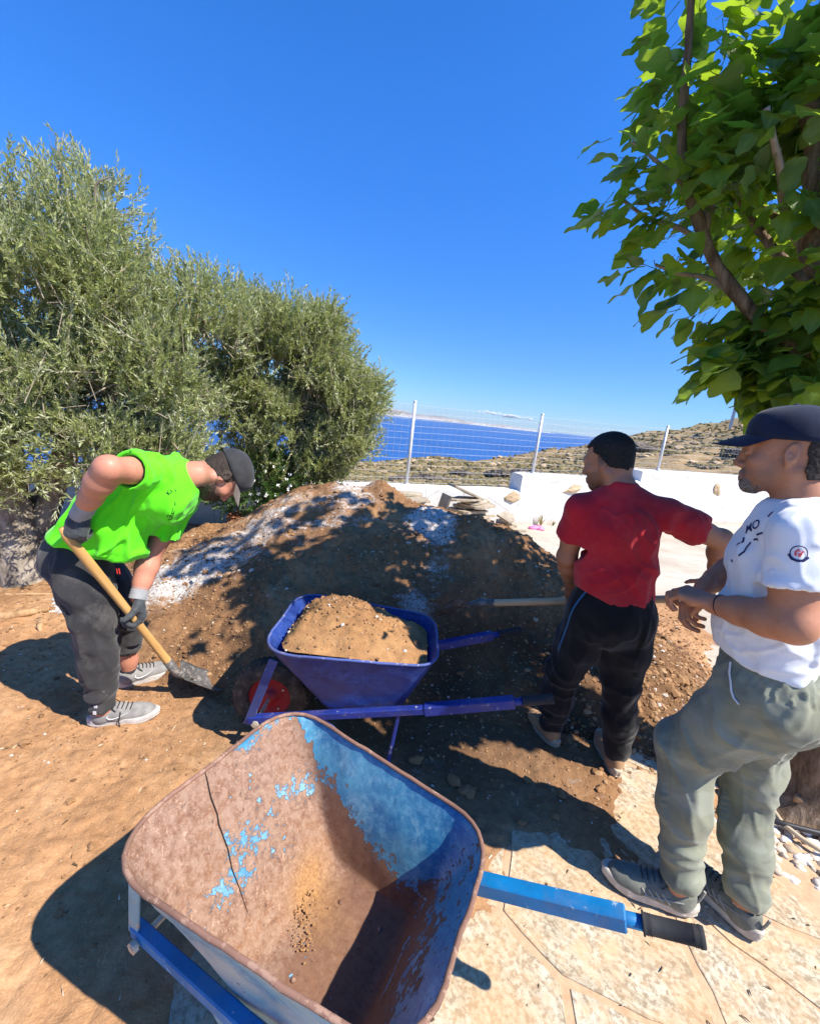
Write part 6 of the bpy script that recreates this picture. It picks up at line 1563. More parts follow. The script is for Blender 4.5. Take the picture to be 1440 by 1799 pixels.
# ---------------------------------------------------------------- olive trees
M_olbark = m_bark('olive_bark', (.20, .165, .125), (.46, .40, .33), 9, .35, 1.0)
M_twig = plain('grey_twig', (.34, .28, .21), .9, .1)
M_ol = m_leaf('olive_leaf', (.28, .315, .12), (.46, .47, .30), (.40, .45, .10), .33, .42, .42)
def olive_leaves(P, D, r, nl=18, L=.18, ll=.043, lw=.0125):
    """twigs of paired lance leaves; P (n,3) starts, D (n,3) directions -> V, F (each leaf two folded triangles pairs)"""
    n = len(P); D = D/np.linalg.norm(D, axis=1)[:, None]
    up = r.normal(size=(n, 3)); u = np.cross(D, up); u /= np.linalg.norm(u, axis=1)[:, None]; v = np.cross(D, u)
    k = np.arange(nl); t = (k//2+1)/(nl/2)
    az = (k % 2)*np.pi+(k//2)*1.45
    az = az[None]+r.uniform(-.5, .5, (n, nl)); pitch = r.uniform(.45, .95, (n, nl))*(1-.45*t[None])
    tl = L*r.uniform(.7, 1.25, (n, 1))*t[None]
    base = P[:, None]+D[:, None]*tl[..., None]
    rad = np.cos(az)[..., None]*u[:, None]+np.sin(az)[..., None]*v[:, None]
    d = D[:, None]*np.cos(pitch)[..., None]+rad*np.sin(pitch)[..., None]
    s = np.cross(d, D[:, None]+.35*r.normal(size=(n, nl, 3))); s /= np.linalg.norm(s, axis=-1)[..., None]+1e-9
    nn = np.cross(s, d); l = ll*r.uniform(.65, 1.25, (n, nl, 1)); w_ = lw*r.uniform(.8, 1.2, (n, nl, 1))/2
    a = base; b = base+d*l*.45+s*w_+nn*l*.04; c = base+d*l-nn*l*.06; e = base+d*l*.45-s*w_+nn*l*.04
    V = np.stack([a, b, c, e], 2).reshape(-1, 3); m_ = n*nl
    F = (np.arange(m_)*4)[:, None]+np.array([[0, 1, 2, 3]]); return V, F
def olive(label, base, trunks, blobs, ntw, seed, inner=.35):
    r = np.random.default_rng(seed); root = tag(empty('olive_tree', base), label, 'tree', 'olive trees on the left')
    B0 = np.array(base, float)
    tops = []
    for pts, r0, r1 in trunks:
        mb = MB(); q = limb(mb, np.array(pts)-B0, r0, r1, 14, .16, seed); tops.append(q[-1]+B0)
        mb.build('trunk', M_olbark, root, True)
    C_ = np.array([b[0] for b in blobs]); Rr = np.array([b[1] for b in blobs]); vol = Rr.prod(1)**.667; pr = vol/vol.sum()
    # limbs run from trunk tops to the clumps
    mb = MB(); tw = MB()
    for c, q in zip(C_, Rr):
        t = np.array(min(tops, key=lambda p: np.linalg.norm(p-c)))
        mid = t*.5+c*.5+r.normal(size=3)*.10+np.array([0, 0, .06]); limb(mb, [t-B0, mid-B0, c+q*np.array([0, 0, .15])-B0], .042, .016, 7, .15, seed)
        for k in range(7):
            d = r.normal(size=3); d /= np.linalg.norm(d); e = c+q*d*.80; limb(tw, [c-B0, (c+e)/2-B0+r.normal(size=3)*.05, e-B0], .012, .004, 5, .1, seed+k, 3)
    mb.build('limb', M_olbark, root, True)
    # foliage twigs
    k = r.choice(len(blobs), ntw, p=pr); d = r.normal(size=(ntw, 3)); d /= np.linalg.norm(d, axis=1)[:, None]
    rad = 1-np.abs(r.normal(0, inner, ntw)); rad = np.clip(rad, .1, 1.06)
    wob = 1+.36*fbm(C_[k]*3+d*2.4, 3, seed)
    P = C_[k]+d*Rr[k]*(rad*wob)[:, None]
    gap = fbm(P*2.6, 3, seed+5); keep = (gap > -.34) & (P[:, 2] > .32+.35*vnoise(P*2, seed))
    P, d = P[keep], d[keep]
    D = d*.75+np.array([0, 0, .75])+r.normal(size=d.shape)*.42
    droop = r.random(len(D)) < .16; D[droop, 2] -= 1.2
    V, F = olive_leaves(P-D/np.linalg.norm(D, axis=1)[:, None]*.10, D, r)
    me = make_mesh('crown', V-B0, F); o = link('crown', me, M_ol, root); o['kind'] = 'stuff'
    sel = r.choice(len(P), min(1600, len(P)), replace=False); u = r.normal(size=(len(sel), 3))
    for p, dd in zip(P[sel], D[sel]): dd = dd/np.linalg.norm(dd); tw.tube([p-dd*.22-B0, p-dd*.05-B0, p+dd*.14-B0], [.0035, .0025, .0012], 4, False)
    o = tw.build('twigs', M_twig, root); o['kind'] = 'stuff'
    return root
b1 = [((-3.15, 3.35, 2.2), (.75, .8, .75)), ((-2.55, 3.45, 2.35), (.55, .6, .62)), ((-2.62, 3.6, 2.88), (.30, .32, .42)), ((-3.45, 3.3, 2.78), (.42, .5, .45)), ((-2.9, 3.2, 1.55), (.7, .7, .55)),
      ((-2.2, 3.5, 1.75), (.6, .6, .55)), ((-2.35, 3.2, 1.25), (.55, .55, .42)), ((-3.6, 3.0, 1.4), (.6, .6, .5)), ((-3.0, 2.9, 1.05), (.5, .45, .3)), ((-1.95, 3.9, 2.25), (.48, .5, .45)), ((-2.7, 4.0, 1.9), (.7, .6, .7)), ((-2.0, 3.4, 1.15), (.42, .4, .3))]
olive('large grey green olive tree with thick gnarled trunk at the left edge', (-3.05, 3.2, 0),
      [([(-3.02, 3.18, -.05), (-3.05, 3.2, .2), (-3.10, 3.2, .45), (-3.16, 3.22, .8), (-3.2, 3.3, 1.3)], .20, .10), ([(-3.06, 3.24, .30), (-2.98, 3.34, .5), (-2.93, 3.42, .75), (-2.75, 3.45, 1.2)], .10, .06), ([(-3.10, 3.24, .25), (-3.16, 3.42, .55), (-3.02, 3.5, .85), (-2.85, 3.55, 1.3)], .09, .06), ([(-3.0, 3.22, .28), (-2.72, 3.5, .52), (-2.5, 3.6, .9), (-2.3, 3.6, 1.3)], .075, .05)], b1, 15000, 101)
b2 = [((-1.55, 4.75, 2.15), (.55, .6, .5)), ((-1.15, 4.9, 2.1), (.45, .5, .48)), ((-.98, 4.9, 1.65), (.50, .5, .45)), ((-1.45, 4.8, 1.5), (.55, .55, .5)), ((-1.95, 4.6, 1.8), (.5, .5, .55)), ((-.78, 4.9, 1.35), (.36, .4, .35)), ((-1.1, 4.9, 1.0), (.42, .4, .32)),
      ((-1.6, 4.8, .95), (.45, .4, .32)), ((-.62, 4.9, 1.85), (.26, .3, .26)), ((-1.75, 4.7, 2.45), (.34, .4, .32)), ((-1.12, 4.85, 2.5), (.24, .28, .22))]
olive('round olive tree behind the heap, its right side against the sea', (-1.45, 4.95, 0),
      [([(-1.45, 4.95, -.05), (-1.43, 4.95, .4), (-1.38, 4.9, .9), (-1.35, 4.9, 1.4)], .10, .06), ([(-1.45, 4.97, .1), (-1.62, 4.9, .6), (-1.75, 4.8, 1.2)], .08, .05)], b2, 12500, 102)

# ---------------------------------------------------------------- broad-leaved tree on the right
M_lf = m_leaf('broad_green_leaf', (.070, .140, .020), (.12, .19, .06), (.38, .56, .03), .50, .38, .42)
M_fgbark = m_bark('grey_brown_bark', (.17, .115, .075), (.36, .26, .18), 16, .22, 1.0)
M_shoot = plain('young_shoot', (.30, .235, .17), .85, .15, 0, .2, 30, .4, 90)
def broad_leaf(seed):
    """large lobed leaf, cupped, wavy and folded along the midrib; stalk included. Along +x, face up +z"""
    r = np.random.default_rng(seed); n = 15; t = np.linspace(0, 1, n)
    w = .34*np.sin(np.pi*np.clip(t, 0, 1)**.72)**.75*(1+.16*np.sin(t*14+seed)*np.sin(np.pi*t))*(1+.25*(seed % 3-1)*np.cos(t*7)*(t < .75)); w[0] = .03; w[-1] = .0
    if seed % 2: w *= 1+.32*np.exp(-((t-.42)/.10)**2)-.22*np.exp(-((t-.62)/.06)**2)
    droop = r.uniform(.25, .65); x = t-.10*droop*t**2; z = -.5*droop*t**2+.05*np.sin(t*5+seed); fold = r.uniform(.15, .5)
    V = []; q = np.array([-1, -.55, 0, .55, 1])
    for i in range(n):
        for s in q: V.append([x[i]-.06*abs(s)*w[i], s*w[i]*(1-.12*fold), z[i]+fold*abs(s)*w[i]*.8-.55*fold*(s*s)*w[i]+.035*math.sin(t[i]*11+s*2.3+seed)*abs(s)])
    V = np.array(V); V[:, 0] += .16
    F = gridF(n, 5)
    b = MB(); b.add(V, F); b.tube([(-.28, 0, .05), (-.05, 0, .012), (.17, 0, .002)], [.014, .011, .008], 4, False)
    return b.arrays()
leafs = [broad_leaf(k) for k in range(6)]; leaf_me = [make_mesh('leaf', V, F, True) for V, F in leafs]
leaf_vein = np.concatenate([np.tile([0, 0, 1., 0, 0], 15), np.ones(len(leafs[0][0])-75)])
for me in leaf_me: me.materials.append(M_lf); attr(me, 'vein', leaf_vein)
def leaf_frame(d, up, r):
    d = d/np.linalg.norm(d); z = up-d*(up @ d); z /= np.linalg.norm(z)+1e-9; y = np.cross(z, d); return np.stack([d, y, z], 1)
rt = np.random.default_rng(77)
TB = np.array([2.10, 1.80, 0.])
tree = tag(empty('broad_leaved_tree', tuple(TB)), 'leafy green tree with large lobed leaves overhanging from the right edge', 'tree')
mb = MB(); limb(mb, [p-TB for p in (A_(2.11, 1.80, -.06), A_(2.09, 1.80, .08), A_(2.05, 1.79, .30), A_(1.99, 1.77, .62), A_(2.0, 1.75, 1.1), A_(1.92, 1.75, 1.55), A_(1.80, 1.74, 1.85))], .175, .10, 22, .09, 3, 7)
V0 = mb.V[0]; V0[:, :2] += (V0[:, :2])*(.55*np.exp(-V0[:, 2:3]/.10)); mb.build('trunk', M_fgbark, tree, True)
branches = [
    ([(1.80, 1.74, 1.82), (1.60, 1.74, 1.98), (1.389, 1.750, 2.058), (1.248, 1.800, 2.155), (1.080, 1.850, 2.334), (1.014, 1.900, 2.475), (0.923, 1.920, 2.642), (0.860, 1.920, 2.825), (0.829, 1.920, 3.036), (0.797, 1.920, 3.219), (0.781, 1.920, 3.347)], .034, .010),
    ([(1.85, 1.74, 1.80), (1.66, 1.68, 2.1), (1.309, 1.660, 2.297), (1.254, 1.680, 2.476), (1.230, 1.700, 2.635), (1.157, 1.700, 2.791)], .050, .026),
    ([(1.286, 1.800, 2.138), (1.178, 1.860, 2.244), (1.115, 1.950, 2.325), (1.009, 2.000, 2.351), (0.916, 2.020, 2.381)], .018, .006),
    ([(1.044, 1.900, 2.427), (0.929, 1.920, 2.484), (0.815, 1.930, 2.507), (0.683, 1.950, 2.583)], .014, .005),
    ([(1.023, 1.900, 2.466), (1.048, 1.950, 2.707), (1.068, 2.000, 2.890), (1.028, 2.000, 3.091)], .020, .006),
    ([(0.928, 1.920, 2.623), (0.804, 1.900, 2.678), (0.681, 1.900, 2.741)], .012, .004),
    ([(1.425, 1.750, 2.082), (1.268, 1.600, 1.966), (1.073, 1.450, 1.885), (0.960, 1.380, 1.842)], .009, .004),
    ([(1.72, 1.7, 2.1), (1.242, 1.700, 2.394), (1.090, 1.650, 2.564), (0.964, 1.600, 2.698)], .022, .008),
    ([(1.80, 1.70, 2.1), (1.9, 1.55, 2.4), (1.95, 1.40, 2.75), (1.8, 1.35, 3.2), (1.5, 1.4, 3.6)], .05, .012),
    ([(1.85, 1.74, 1.80), (2.2, 1.9, 2.3), (2.5, 2.1, 2.8), (2.6, 2.2, 3.3)], .06, .015),
    ([(2.2, 1.9, 2.3), (2.0, 2.3, 2.6), (1.7, 2.6, 2.9), (1.4, 2.7, 3.2)], .035, .01),
    ([(2.3, 1.95, 2.4), (2.7, 1.7, 2.7), (3.0, 1.5, 2.9)], .035, .01),
    ([(2.3, 1.95, 2.4), (2.7, 2.4, 2.6), (3.0, 2.7, 2.8)], .03, .01),
    ([(1.72, 1.7, 2.1), (1.5, 2.0, 2.4), (1.35, 2.2, 2.7), (1.2, 2.3, 3.0)], .03, .01)]
paths = []
for k, (pts, r0, r1) in enumerate(branches):
    b = MB(); q = limb(b, np.array([np.array(p, float)-TB for p in pts]), r0, r1, 10 if r0 > .03 else 7, .10, 40+k, 5); _ = b.build('branch', M_shoot if r0 < .03 else M_fgbark, tree, True) if k != 6 else None; paths.append((q+TB, r0))
LV = []     # (position, direction, size)
def add_leaf(p, d, s): LV.append((np.array(p, float), np.array(d, float), s))
for bi, (q, r0) in enumerate(paths):
    seglen = np.linalg.norm(np.diff(q, axis=0), axis=1); cum = np.concatenate([[0], np.cumsum(seglen)])
    start = .30 if bi in (0, 1) else .05
    for k in range(int(cum[-1]/.0065)):
        t = rt.uniform(start, 1.0)*cum[-1]; p = np.array([np.interp(t, cum, q[:, i]) for i in range(3)])
        d = rt.normal(size=3); d[2] *= .6; off = rt.uniform(.02, .17)
        add_leaf(p+d/np.linalg.norm(d)*off, d+np.array([-.25, 0, -.45]), rt.uniform(.07, .13))
blobs_f = [((1.05, 1.92, 2.45), (.34, .30, .30), 90), ((1.28, 1.85, 2.30), (.26, .3, .24), 70), ((.88, 1.92, 2.62), (.27, .26, .24), 70), ((1.0, 1.95, 2.9), (.27, .25, .24), 55), ((1.22, 1.95, 2.72), (.26, .28, .30), 90), ((1.45, 1.85, 2.55), (.28, .32, .34), 120),
           ((1.42, 1.72, 2.2), (.24, .25, .2), 60), ((1.22, 1.55, 1.97), (.24, .18, .13), 50), ((1.40, 1.72, 2.02), (.20, .2, .17), 60), ((1.62, 1.75, 2.15), (.25, .25, .25), 60), ((1.376, 1.750, 1.995), (.20, .16, .16), 60), ((1.187, 1.650, 1.963), (.15, .14, .11), 40), ((1.578, 1.850, 1.916), (.18, .16, .14), 45), ((1.421, 1.750, 2.162), (.2, .2, .2), 60), ((1.45, 1.65, 2.95), (.30, .28, .32), 100), ((1.18, 1.62, 2.9), (.12, .16, .2), 18), ((1.80, 1.5, 2.5), (.40, .38, .45), 200), ((2.15, 1.95, 2.75), (.5, .5, .5), 240), ((1.65, 2.3, 2.8), (.5, .45, .45), 210),
           ((2.55, 1.75, 2.8), (.5, .45, .45), 200), ((2.6, 2.35, 2.8), (.5, .45, .45), 170), ((1.35, 1.35, 3.45), (.30, .22, .25), 34), ((1.1, 1.95, 3.6), (.45, .35, .30), 22), ((1.5, 2.0, 3.7), (.5, .4, .35), 45), ((.85, 2.0, 3.95), (.30, .3, .3), 8), ((1.35, 2.3, 4.1), (.4, .4, .3), 14), ((2.1, 1.35, 2.65), (.42, .32, .42), 170), ((2.75, 1.35, 2.7), (.45, .3, .35), 110), ((1.9, 2.0, 3.2), (.6, .5, .3), 150)]
for c, rr_, n in blobs_f:
    for k in range(int(n*3.2)):
        d = rt.normal(size=3); d /= np.linalg.norm(d); p = np.array(c)+np.array(rr_)*d*rt.uniform(.35, 1.0)**.5
        add_leaf(p, d*np.array([1, 1, .5])+rt.normal(size=3)*.4+np.array([-.2, 0, -.40]), rt.uniform(.075, .14))
def seen_size(p, s):
    q = cam_o.matrix_world.inverted() @ Vector(p)
    if q.z > -.1: return 0
    u, v = q.x/-q.z*750, q.y/-q.z*750
    return s/(-q.z) if abs(u) < 790 and abs(v) < 960 else 0
def clears_branch(p):      # keep the long arched branch in the open
    q0 = paths[0][0]; v = np.asarray(p)-A_(0, 0, 1.65); L_ = np.linalg.norm(v); v = v/L_; w_ = q0-A_(0, 0, 1.65); t = w_ @ v
    e = np.linalg.norm(w_-t[:, None]*v, axis=1)/np.linalg.norm(w_, axis=1); k = int(np.argmin(e))
    return not (e[k] < .034 and np.linalg.norm(w_[k]) > L_-.02)
gapn = lambda p: float(fbm(np.array(p)*3.4, 2, 55)) > -.28
LV = [q for q in LV if (clears_branch(q[0]) or rt.random() < .10) and gapn(q[0]) and np.linalg.norm(q[0]-A_(1.085, 1.30, 1.70)) > .27]
order = sorted(range(len(LV)), key=lambda i: -seen_size(LV[i][0], LV[i][2]))
restA = []; restV, restF, nn_ = [], {3: [], 4: []}, 0
for rank, i in enumerate(order):
    p, d, s = LV[i]; up = np.array([0, 0, 1.])+rt.normal(size=3)*.40+.25*np.array([SUN.x, SUN.y, SUN.z]); Rm = leaf_frame(d, up, rt); k = int(rt.integers(6))
    if rank < 298:
        o = link('leaf', leaf_me[k], None, tree); m4 = Matrix((Rm*s).tolist()).to_4x4(); m4.translation = Vector(p-TB); o.matrix_basis = m4
    else:
        V, F = leafs[k]; V = V @ (Rm*s).T+(p-TB)
        restV.append(V)
        for f in F: restF[f.shape[1]].append(f+nn_)
        nn_ += len(V); restA.append(leaf_vein)
fm = make_mesh('foliage', np.concatenate(restV), [np.concatenate(v) for v in restF.values() if v], True); attr(fm, 'vein', np.concatenate(restA)); o = link('foliage', fm, M_lf, tree); o['kind'] = 'stuff'

# ---------------------------------------------------------------- flowering shrub in a terracotta pot, weeds
PX = A_(-1.78, 4.75, 0)
M_terra = plain('terracotta', (.42, .16, .075), .85, .2, 0, .2, 10, .2, 60)
pot = tag(empty('potted_shrub', tuple(PX)), 'bushy shrub with small white blossoms in a round terracotta pot', 'potted plant')
b = MB(); b.lathe([(0, 0), (.19, 0), (.25, .20), (.27, .26), (.29, .27), (.295, .33), (.27, .335), (.255, .29), (.0, .28)], 32); b.build('pot', M_terra, pot, True)
b = MB()
for k in range(9):
    a = k*.7; e = A_(.30*math.cos(a), .25*math.sin(a), .75+.1*math.sin(k*3)); limb(b, [(0, 0, .27), e*.5+A_(0, 0, .1), e], .012, .005, 6, .1, k, 3)
o = b.build('stems', M_twig, pot); o['kind'] = 'stuff'
r = np.random.default_rng(9); n = 520; d = r.normal(size=(n, 3)); d /= np.linalg.norm(d, axis=1)[:, None]
P = d*A_(.62, .45, .33)*(r.random(n)**.4)[:, None]*(1+.25*fbm(d*3, 2, 3))[:, None]+A_(.05, 0, .72)
V, F = olive_leaves(P, d+A_(0, 0, .4)+r.normal(size=d.shape)*.4, r, 14, .17, .075, .018)
o = link('foliage', make_mesh('foliage', V, F), m_leaf('shrub_leaf', (.055, .11, .03), (.12, .17, .07), (.15, .28, .04), .3), pot); o['kind'] = 'stuff'
b = MB()
for k in range(150):
    dd = r.normal(size=3); dd /= np.linalg.norm(dd); p = dd*A_(.62, .46, .34)+A_(.05, 0, .70); u, v, _ = frame_from(dd)
    for q in range(4):
        a = q*math.pi/2+r.uniform(0, 1); e = u*math.cos(a)+v*math.sin(a); s = np.cross(e, dd); b.add([p, p+e*.014+s*.008, p+e*.022+dd*.004, p+e*.014-s*.008], np.array([[0, 1, 2, 3]]))
o = b.build('blossoms', plain('white_petal', (.85, .85, .80), .7, .1, 0, .05), pot); o['kind'] = 'stuff'
def weed(pos, h, n, label, seed, col=(.16, .17, .06)):
    r = np.random.default_rng(seed); b = MB(); root = tag(empty('weed', pos), label, 'weed')
    for k in range(n):
        a = r.uniform(0, 6.28); l = h*r.uniform(.5, 1); e = A_(math.cos(a)*l*.45, math.sin(a)*l*.45, l); s = A_(-math.sin(a), math.cos(a), 0)*.006
        b.add([A_(0, 0, 0)-s, s, e*.55+A_(0, 0, .08*l)+s, e*.55+A_(0, 0, .08*l)-s, e], [np.array([[0, 1, 2, 3]]), np.array([[3, 2, 4]])])
    o = b.build('blades', plain('dry_weed', col, .9, .1), root); o['kind'] = 'stuff'
def on_wall(s, off=.08): q = W0+WD*s+WN*off; return (float(q[0]), float(q[1]), -.018)
weed(on_wall(.50), .26, 26, 'tall dry weed growing at the foot of the stepped wall', 4, (.30, .25, .11))
weed(on_wall(.78), .12, 20, 'small green weed beside the pink scrap at the wall foot', 5)
weed(on_wall(3.6), .10, 16, 'tiny dry tuft at the foot of the tall wall', 6, (.26, .22, .11))
# ================================================================ SMALL THINGS
# soil heaped in the middle barrow
nx, ny = 90, 70
top = mid_inner[2]; cx, cy = top[:, 0].mean(), top[:, 1].mean()
th = np.linspace(0, 2*np.pi, 110, endpoint=False); nr = 34
loop = mid_inner[4]; nu_ = len(loop); V = []
c0 = np.array([-.06, .02])
for i in range(nr):
    t = i/(nr-1); xy = loop[:, :2]*(1-t)*.985+c0*t if False else loop[:, :2]*.985*(1-t)+c0*t
    x, y = xy[:, 0], xy[:, 1]
    edge = np.interp(x, [-.38, -.2, .1, .38], [.632, .640, .618, .572])
    edge = edge-.010*(y > 0)
    pk = .115*np.exp(-((x+.09)/.23)**2-((y-.04)/.20)**2)+.03*np.exp(-((x-.12)/.2)**2-(y/.15)**2)
    z = edge-.02+pk*sstep(0, .25, t)+(.016*fbm(P3(x*11, y*11, 4), 3, 7)+.009*np.abs(vnoise(P3(x*34, y*34, 4), 8)))*sstep(0, .08, t)
    V.append(np.column_stack([x, y, z]))
V = np.concatenate(V); i, j = np.meshgrid(np.arange(nr-1), np.arange(nu_), indexing='ij'); j2 = (j+1) % nu_
me = make_mesh('soil_load', V, np.stack([i*nu_+j, i*nu_+j2, (i+1)*nu_+j2, (i+1)*nu_+j], -1).reshape(-1, 4), True)
attr(me, 'powder', np.full(len(V), .05)); attr(me, 'dark', np.zeros(len(V)))
M_load = soil_mat('barrow_soil', (.27, .135, .058), (.34, .18, .075), (.42, .24, .11), powder=True)
load = link('soil_load', me, M_load); load.location = mid_barrow.location; load.rotation_euler = mid_barrow.rotation_euler
tag(load, 'mound of dry brown soil filling the dark blue wheelbarrow', 'soil')
r = np.random.default_rng(31); k = r.choice(len(V), 900); P = V[k]+r.normal(size=(900, 3))*A_(.004, .004, .001)
Vc, Fc = scatter_lumps(P, .002+.008*r.random(900)**3, r)
o = link('clods', make_mesh('clods', Vc, Fc), M_clod, load); o['kind'] = 'stuff'
# crumbs of soil left in the old tray
r = np.random.default_rng(32); n = 220; tt_ = r.random(n); fx = -.11+.12*tt_+r.normal(0, .016, n); fy = .085-.13*tt_+r.normal(0, .018, n); fz = np.full(n, .279)+np.maximum(0, -.09-fx)*1.1
P = P3(fx, fy, fz); Vc, Fc = scatter_lumps(P, .0012+.0028*r.random(n)**3, r)
o = link('soil_crumbs', make_mesh('soil_crumbs', Vc, Fc), plain('orange_crumbs', (.36, .20, .085), .95, .1), front_tray); o['kind'] = 'stuff'
# stacked slate slabs in front of the low wall
M_slate = m_stone('grey_tan_slate', (.27, .22, .155), (.50, .42, .31))
r = np.random.default_rng(41); S0 = W0-WD*1.25+WN*.42
def slab(pos, lx, ly, th_, rz, tilt, tdir, label, seed):
    a = np.sort(r.uniform(0, 2*math.pi, 7)); p = np.column_stack([np.cos(a)*lx/2*r.uniform(.85, 1.1, 7), np.sin(a)*ly/2*r.uniform(.85, 1.1, 7)])
    V, F = poly_stone(p, 0, th_, .004, .006, seed); n4 = len(F[0])//3; F = [F[0], np.concatenate([F[1], np.stack([np.arange(n4)[::-1][1:], np.arange(n4)[::-1][:-1], np.full(n4-1, 0)], 1)])]
    o = link('stone_slab', make_mesh('stone_slab', V, F), M_slate); o.location = pos; o.rotation_euler = (tilt*math.cos(tdir), tilt*math.sin(tdir), rz)
    tag(o, label, 'stone slab', 'slate slabs stacked against the wall')
def sp(s, off, z): q = S0+WD*s+WN*off; return (float(q[0]), float(q[1]), z)
z = -.02
for k in range(12):
    slab(sp(r.uniform(-.10, .10)+.05, r.uniform(-.08, .08), z), r.uniform(.55, .80), r.uniform(.35, .5), .035, WA+r.uniform(-.25, .25), r.uniform(0, .05), r.uniform(0, 6), 'thin slate slab in the middle of the taller stack by the wall', k); z += .045
slab(sp(-.10, .05, z), .72, .42, .03, WA+.1, .10, WA+3.2, 'thick pale slab topmost but one on the taller stack', 60); z += .05
slab(sp(-.12, .06, z+.06), .55, .40, .03, WA-.3, .36, 1.9, 'tilted slab lying propped on top of the taller stack', 61)
slab(sp(-.55, .16, .32), .05, .34, .30, WA, .25, 1.6, 'narrow slab stood on edge between the two stacks', 62)
z = .02
for k in range(12):
    slab(sp(-.98+r.uniform(-.08, .08), r.uniform(-.08, .08), z), r.uniform(.50, .70), r.uniform(.35, .5), .035, WA+r.uniform(-.3, .3), r.uniform(0, .06), r.uniform(0, 6), 'slate slab in the shorter stack behind the heap crest' if k < 11 else 'topmost slab of the shorter stack by the fence post', 20+k); z += .048
for k in range(12):
    slab(sp(.30+.42*r.random()+.02*k, .02+.25*r.random(), -.02+.028*(11-k)*max(0, 1-.05*k)), r.uniform(.28, .45), r.uniform(.22, .34), .03, r.uniform(0, 3), r.uniform(.05, .35), r.uniform(0, 6), 'broken slate piece tumbled at the right end of the stack', 40+k)
# pink scrap by the wall
q = on_wall(.20, .28); b = MB(); rr = np.random.default_rng(3)
vv = v2*(1+.35*fbm(v2*2.2, 3, 9)[:, None])*A_(.13, .06, .045); b.add(vv+A_(0, 0, .03), f2); vv = v2*(1+.4*fbm(v2*2.2+4, 3, 2)[:, None])*A_(.07, .05, .05); b.add(vv+A_(.09, -.02, .035), f2)
o = b.build('plastic_scrap', plain('pink_plastic', (.85, .22, .42), .45, .4), None, True); o.location = (q[0], q[1], -.018); tag(o, 'crumpled pink plastic scrap on the ground by the wall', 'litter')
# tree pit: pebbles, edging stones, stick and hoses
r = np.random.default_rng(51); n = 900; a = r.uniform(0, 6.283, n); q = .22+.42*r.random(n)**.8
P = P3(2.10+q*np.cos(a)*1.0, 1.80+q*np.sin(a)*.85, -.012+.02*r.random(n)); keep = P[:, 1] < 2.3
def m_peb():
    m = M('pale_pebble', .7, .3); m.color(m.ramp(m.island(), [(0., (.30, .22, .15)), (.35, (.50, .42, .33)), (.6, (.68, .63, .56)), (1., (.78, .75, .70))])); return m.m
Vp, Fp = scatter_lumps(P[keep], .010+.016*r.random(keep.sum()), r, (.6, .8), ico2()); tag(link('pit_pebbles', make_mesh('pit_pebbles', Vp, Fp, True), m_peb()), kind='stuff')
M_hose = plain('beige_hose', (.52, .42, .28), .6, .3, 0, .1); M_hosek = plain('black_hose', (.03, .028, .03), .5, .35)
b = MB(); b.tube([A_((1.834, 1.700, 0.035))*A_(1,1,0)+A_(0,0,.05), A_((1.831, 1.620, -0.011))*A_(1,1,0)+A_(0,0,.035), A_((1.866, 1.560, -0.024))*A_(1,1,0)+A_(0,0,.03), A_((1.914, 1.500, -0.029))*A_(1,1,0)+A_(0,0,.03), A_((2.018, 1.450, -0.046))*A_(1,1,0)+A_(0,0,.02)], .011, 10)
tag(b.build('garden_hose', M_hose, None, True), 'beige garden hose lying on pebbles at the tree foot', 'hose')
b = MB(); b.tube([(1.72, 1.66, .03), (1.85, 1.61, .04), (2.0, 1.575, .045), (2.3, 1.52, .04), (2.6, 1.50, .03)], .0125, 10)
tag(b.build('irrigation_pipe', M_hosek, None, True), 'black irrigation pipe crossing the pebbles below the tree', 'pipe')
b = MB(); p0, p1 = A_(1.93, 1.70, .11), A_(2.30, 1.58, .03); b.tube([p0+(p1-p0)*t+A_(0, 0, .006*math.sin(t*5)) for t in np.linspace(0, 1, 12)], np.linspace(.019, .022, 12), 12)
tag(b.build('wooden_stick', m_wood('barkless_stick', (.40, .22, .10), (.55, .33, .17), 0), None, True), 'smooth orange brown stick leaning on the foot of the tree', 'stick')
for k, (x, y, s, lab) in enumerate(((1.74, 1.92, .075, 'tan edging stone standing left of the tree trunk'), (1.80, 2.10, .06, 'small pale edging stone behind the tree trunk'), (1.70, 1.76, .05, 'rounded edging stone next to the hose end'))):
    vv = v2*(1+.2*fbm(v2*1.3+k, 3, k)[:, None])*A_(s, s*.8, s); b = MB(); b.add(vv, f2); o = b.build('edging_stone', M_tan, None, True); o.location = (x, y, s*.55); tag(o, lab, 'stone')
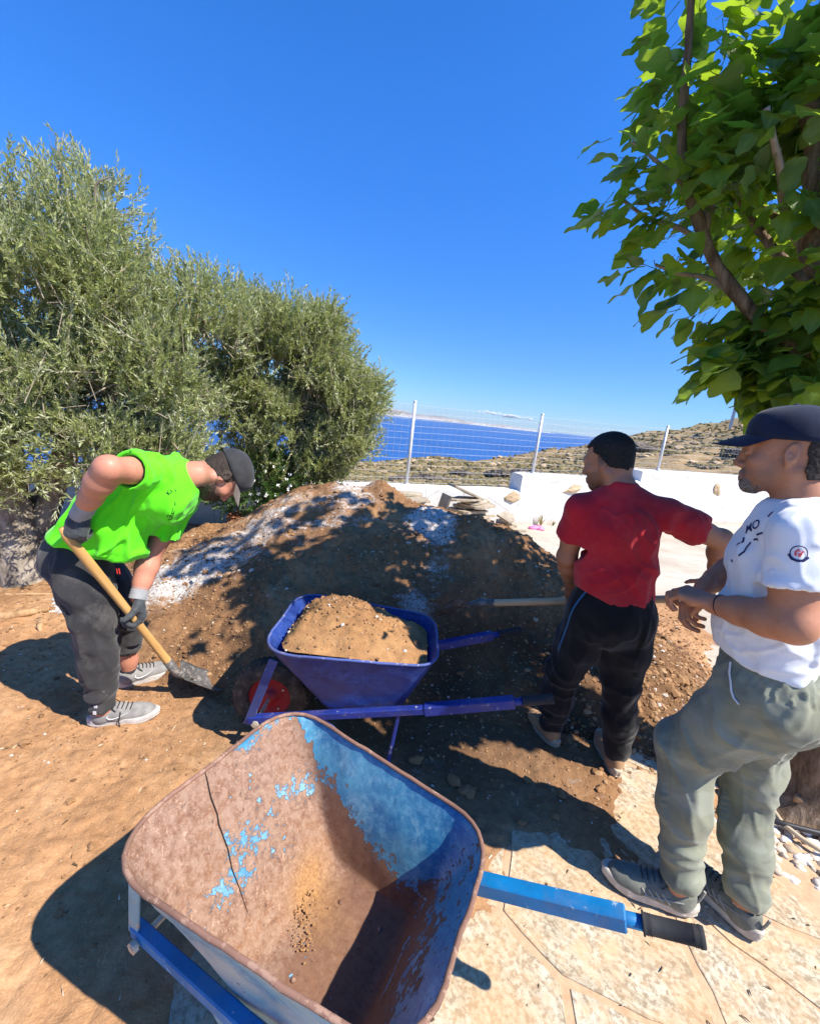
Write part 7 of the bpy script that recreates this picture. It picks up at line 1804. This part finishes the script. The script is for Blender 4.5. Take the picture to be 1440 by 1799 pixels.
# dry leaf on the heap foot, sticks by the olive
M_dry = plain('dry_leaf', (.22, .17, .08), .8, .2)
o = link('fallen_leaf', leaf_me[1].copy(), None); o.data.materials.clear(); o.data.materials.append(M_dry); x, y = 2.05, 2.95
o.location = (x, y, ground_z(x, y)+.03); o.scale = (.11, .11, .11); o.rotation_euler = (.6, -.3, 2.0); tag(o, 'curled dry leaf on the spilt soil beyond the hanging hand', 'leaf')
M_log = m_bark('peeled_root', (.40, .24, .12), (.55, .36, .20), 12, .3, .5)
for k, (pa, pb, rr_, lab) in enumerate((((-2.72, 2.55, .03), (-2.45, 2.72, .05), .030, 'pale peeled root lying left of the green shirted man'), ((-2.42, 2.62, .02), (-2.30, 2.48, .03), .022, 'short peeled root piece beside the longer one'), ((-2.95, 2.9, .02), (-2.60, 3.0, .03), .014, 'thin dry stick under the olive trunk'))):
    b = MB(); pa, pb = A_(pa), A_(pb); pm = (pa+pb)/2+A_(.02, -.03, .02); limb(b, [pa, pm, pb], rr_, rr_*.6, 9, .2, k); tag(b.build('root_piece', M_log, None, True), lab, 'stick')
# straw, twig ends and dry leaf bits strewn over the dirt and the slabs
r = np.random.default_rng(61); n = 620; x = r.uniform(-2.6, 2.2, n); y = r.uniform(.45, 2.9, n); a = r.uniform(0, 6.283, n); l = r.uniform(.006, .028, n); w_ = r.uniform(.001, .004, n)
z = np.maximum(np.maximum(dirt_z(x, y), heap_z(x, y)), .004)+.003; d = np.stack([np.cos(a), np.sin(a), r.uniform(-.1, .35, n)], 1); s = np.stack([-np.sin(a), np.cos(a), 0*a], 1); p = P3(x, y, z)
V = np.stack([p-s*w_[:, None], p+s*w_[:, None], p+d*l[:, None]+s*w_[:, None]*.4, p+d*l[:, None]-s*w_[:, None]*.4, p+d*l[:, None]*.5+np.array([0, 0, .004])], 1).reshape(-1, 3)
F = (np.arange(n)*5)[:, None, None]+np.array([[0, 1, 4], [1, 2, 4], [2, 3, 4], [3, 0, 4]])[None]
ml = M('straw_bits', .9, .1); ml.color(ml.ramp(ml.island(), [(0., (.06, .04, .025)), (.35, (.22, .14, .07)), (.65, (.45, .34, .20)), (1., (.66, .58, .44))]))
tag(link('ground_litter', make_mesh('ground_litter', V, F.reshape(-1, 3)), ml.m), kind='stuff')
for o_ in bpy.data.objects:
    if o_.type == 'MESH' and len(o_.data.vertices) < 4000 and not o_.data.get('_n'):
        import bmesh
        bm = bmesh.new(); bm.from_mesh(o_.data); bmesh.ops.recalc_face_normals(bm, faces=bm.faces); bm.to_mesh(o_.data); bm.free(); o_.data['_n'] = 1
print('script seconds', round(time.time()-T0, 1))
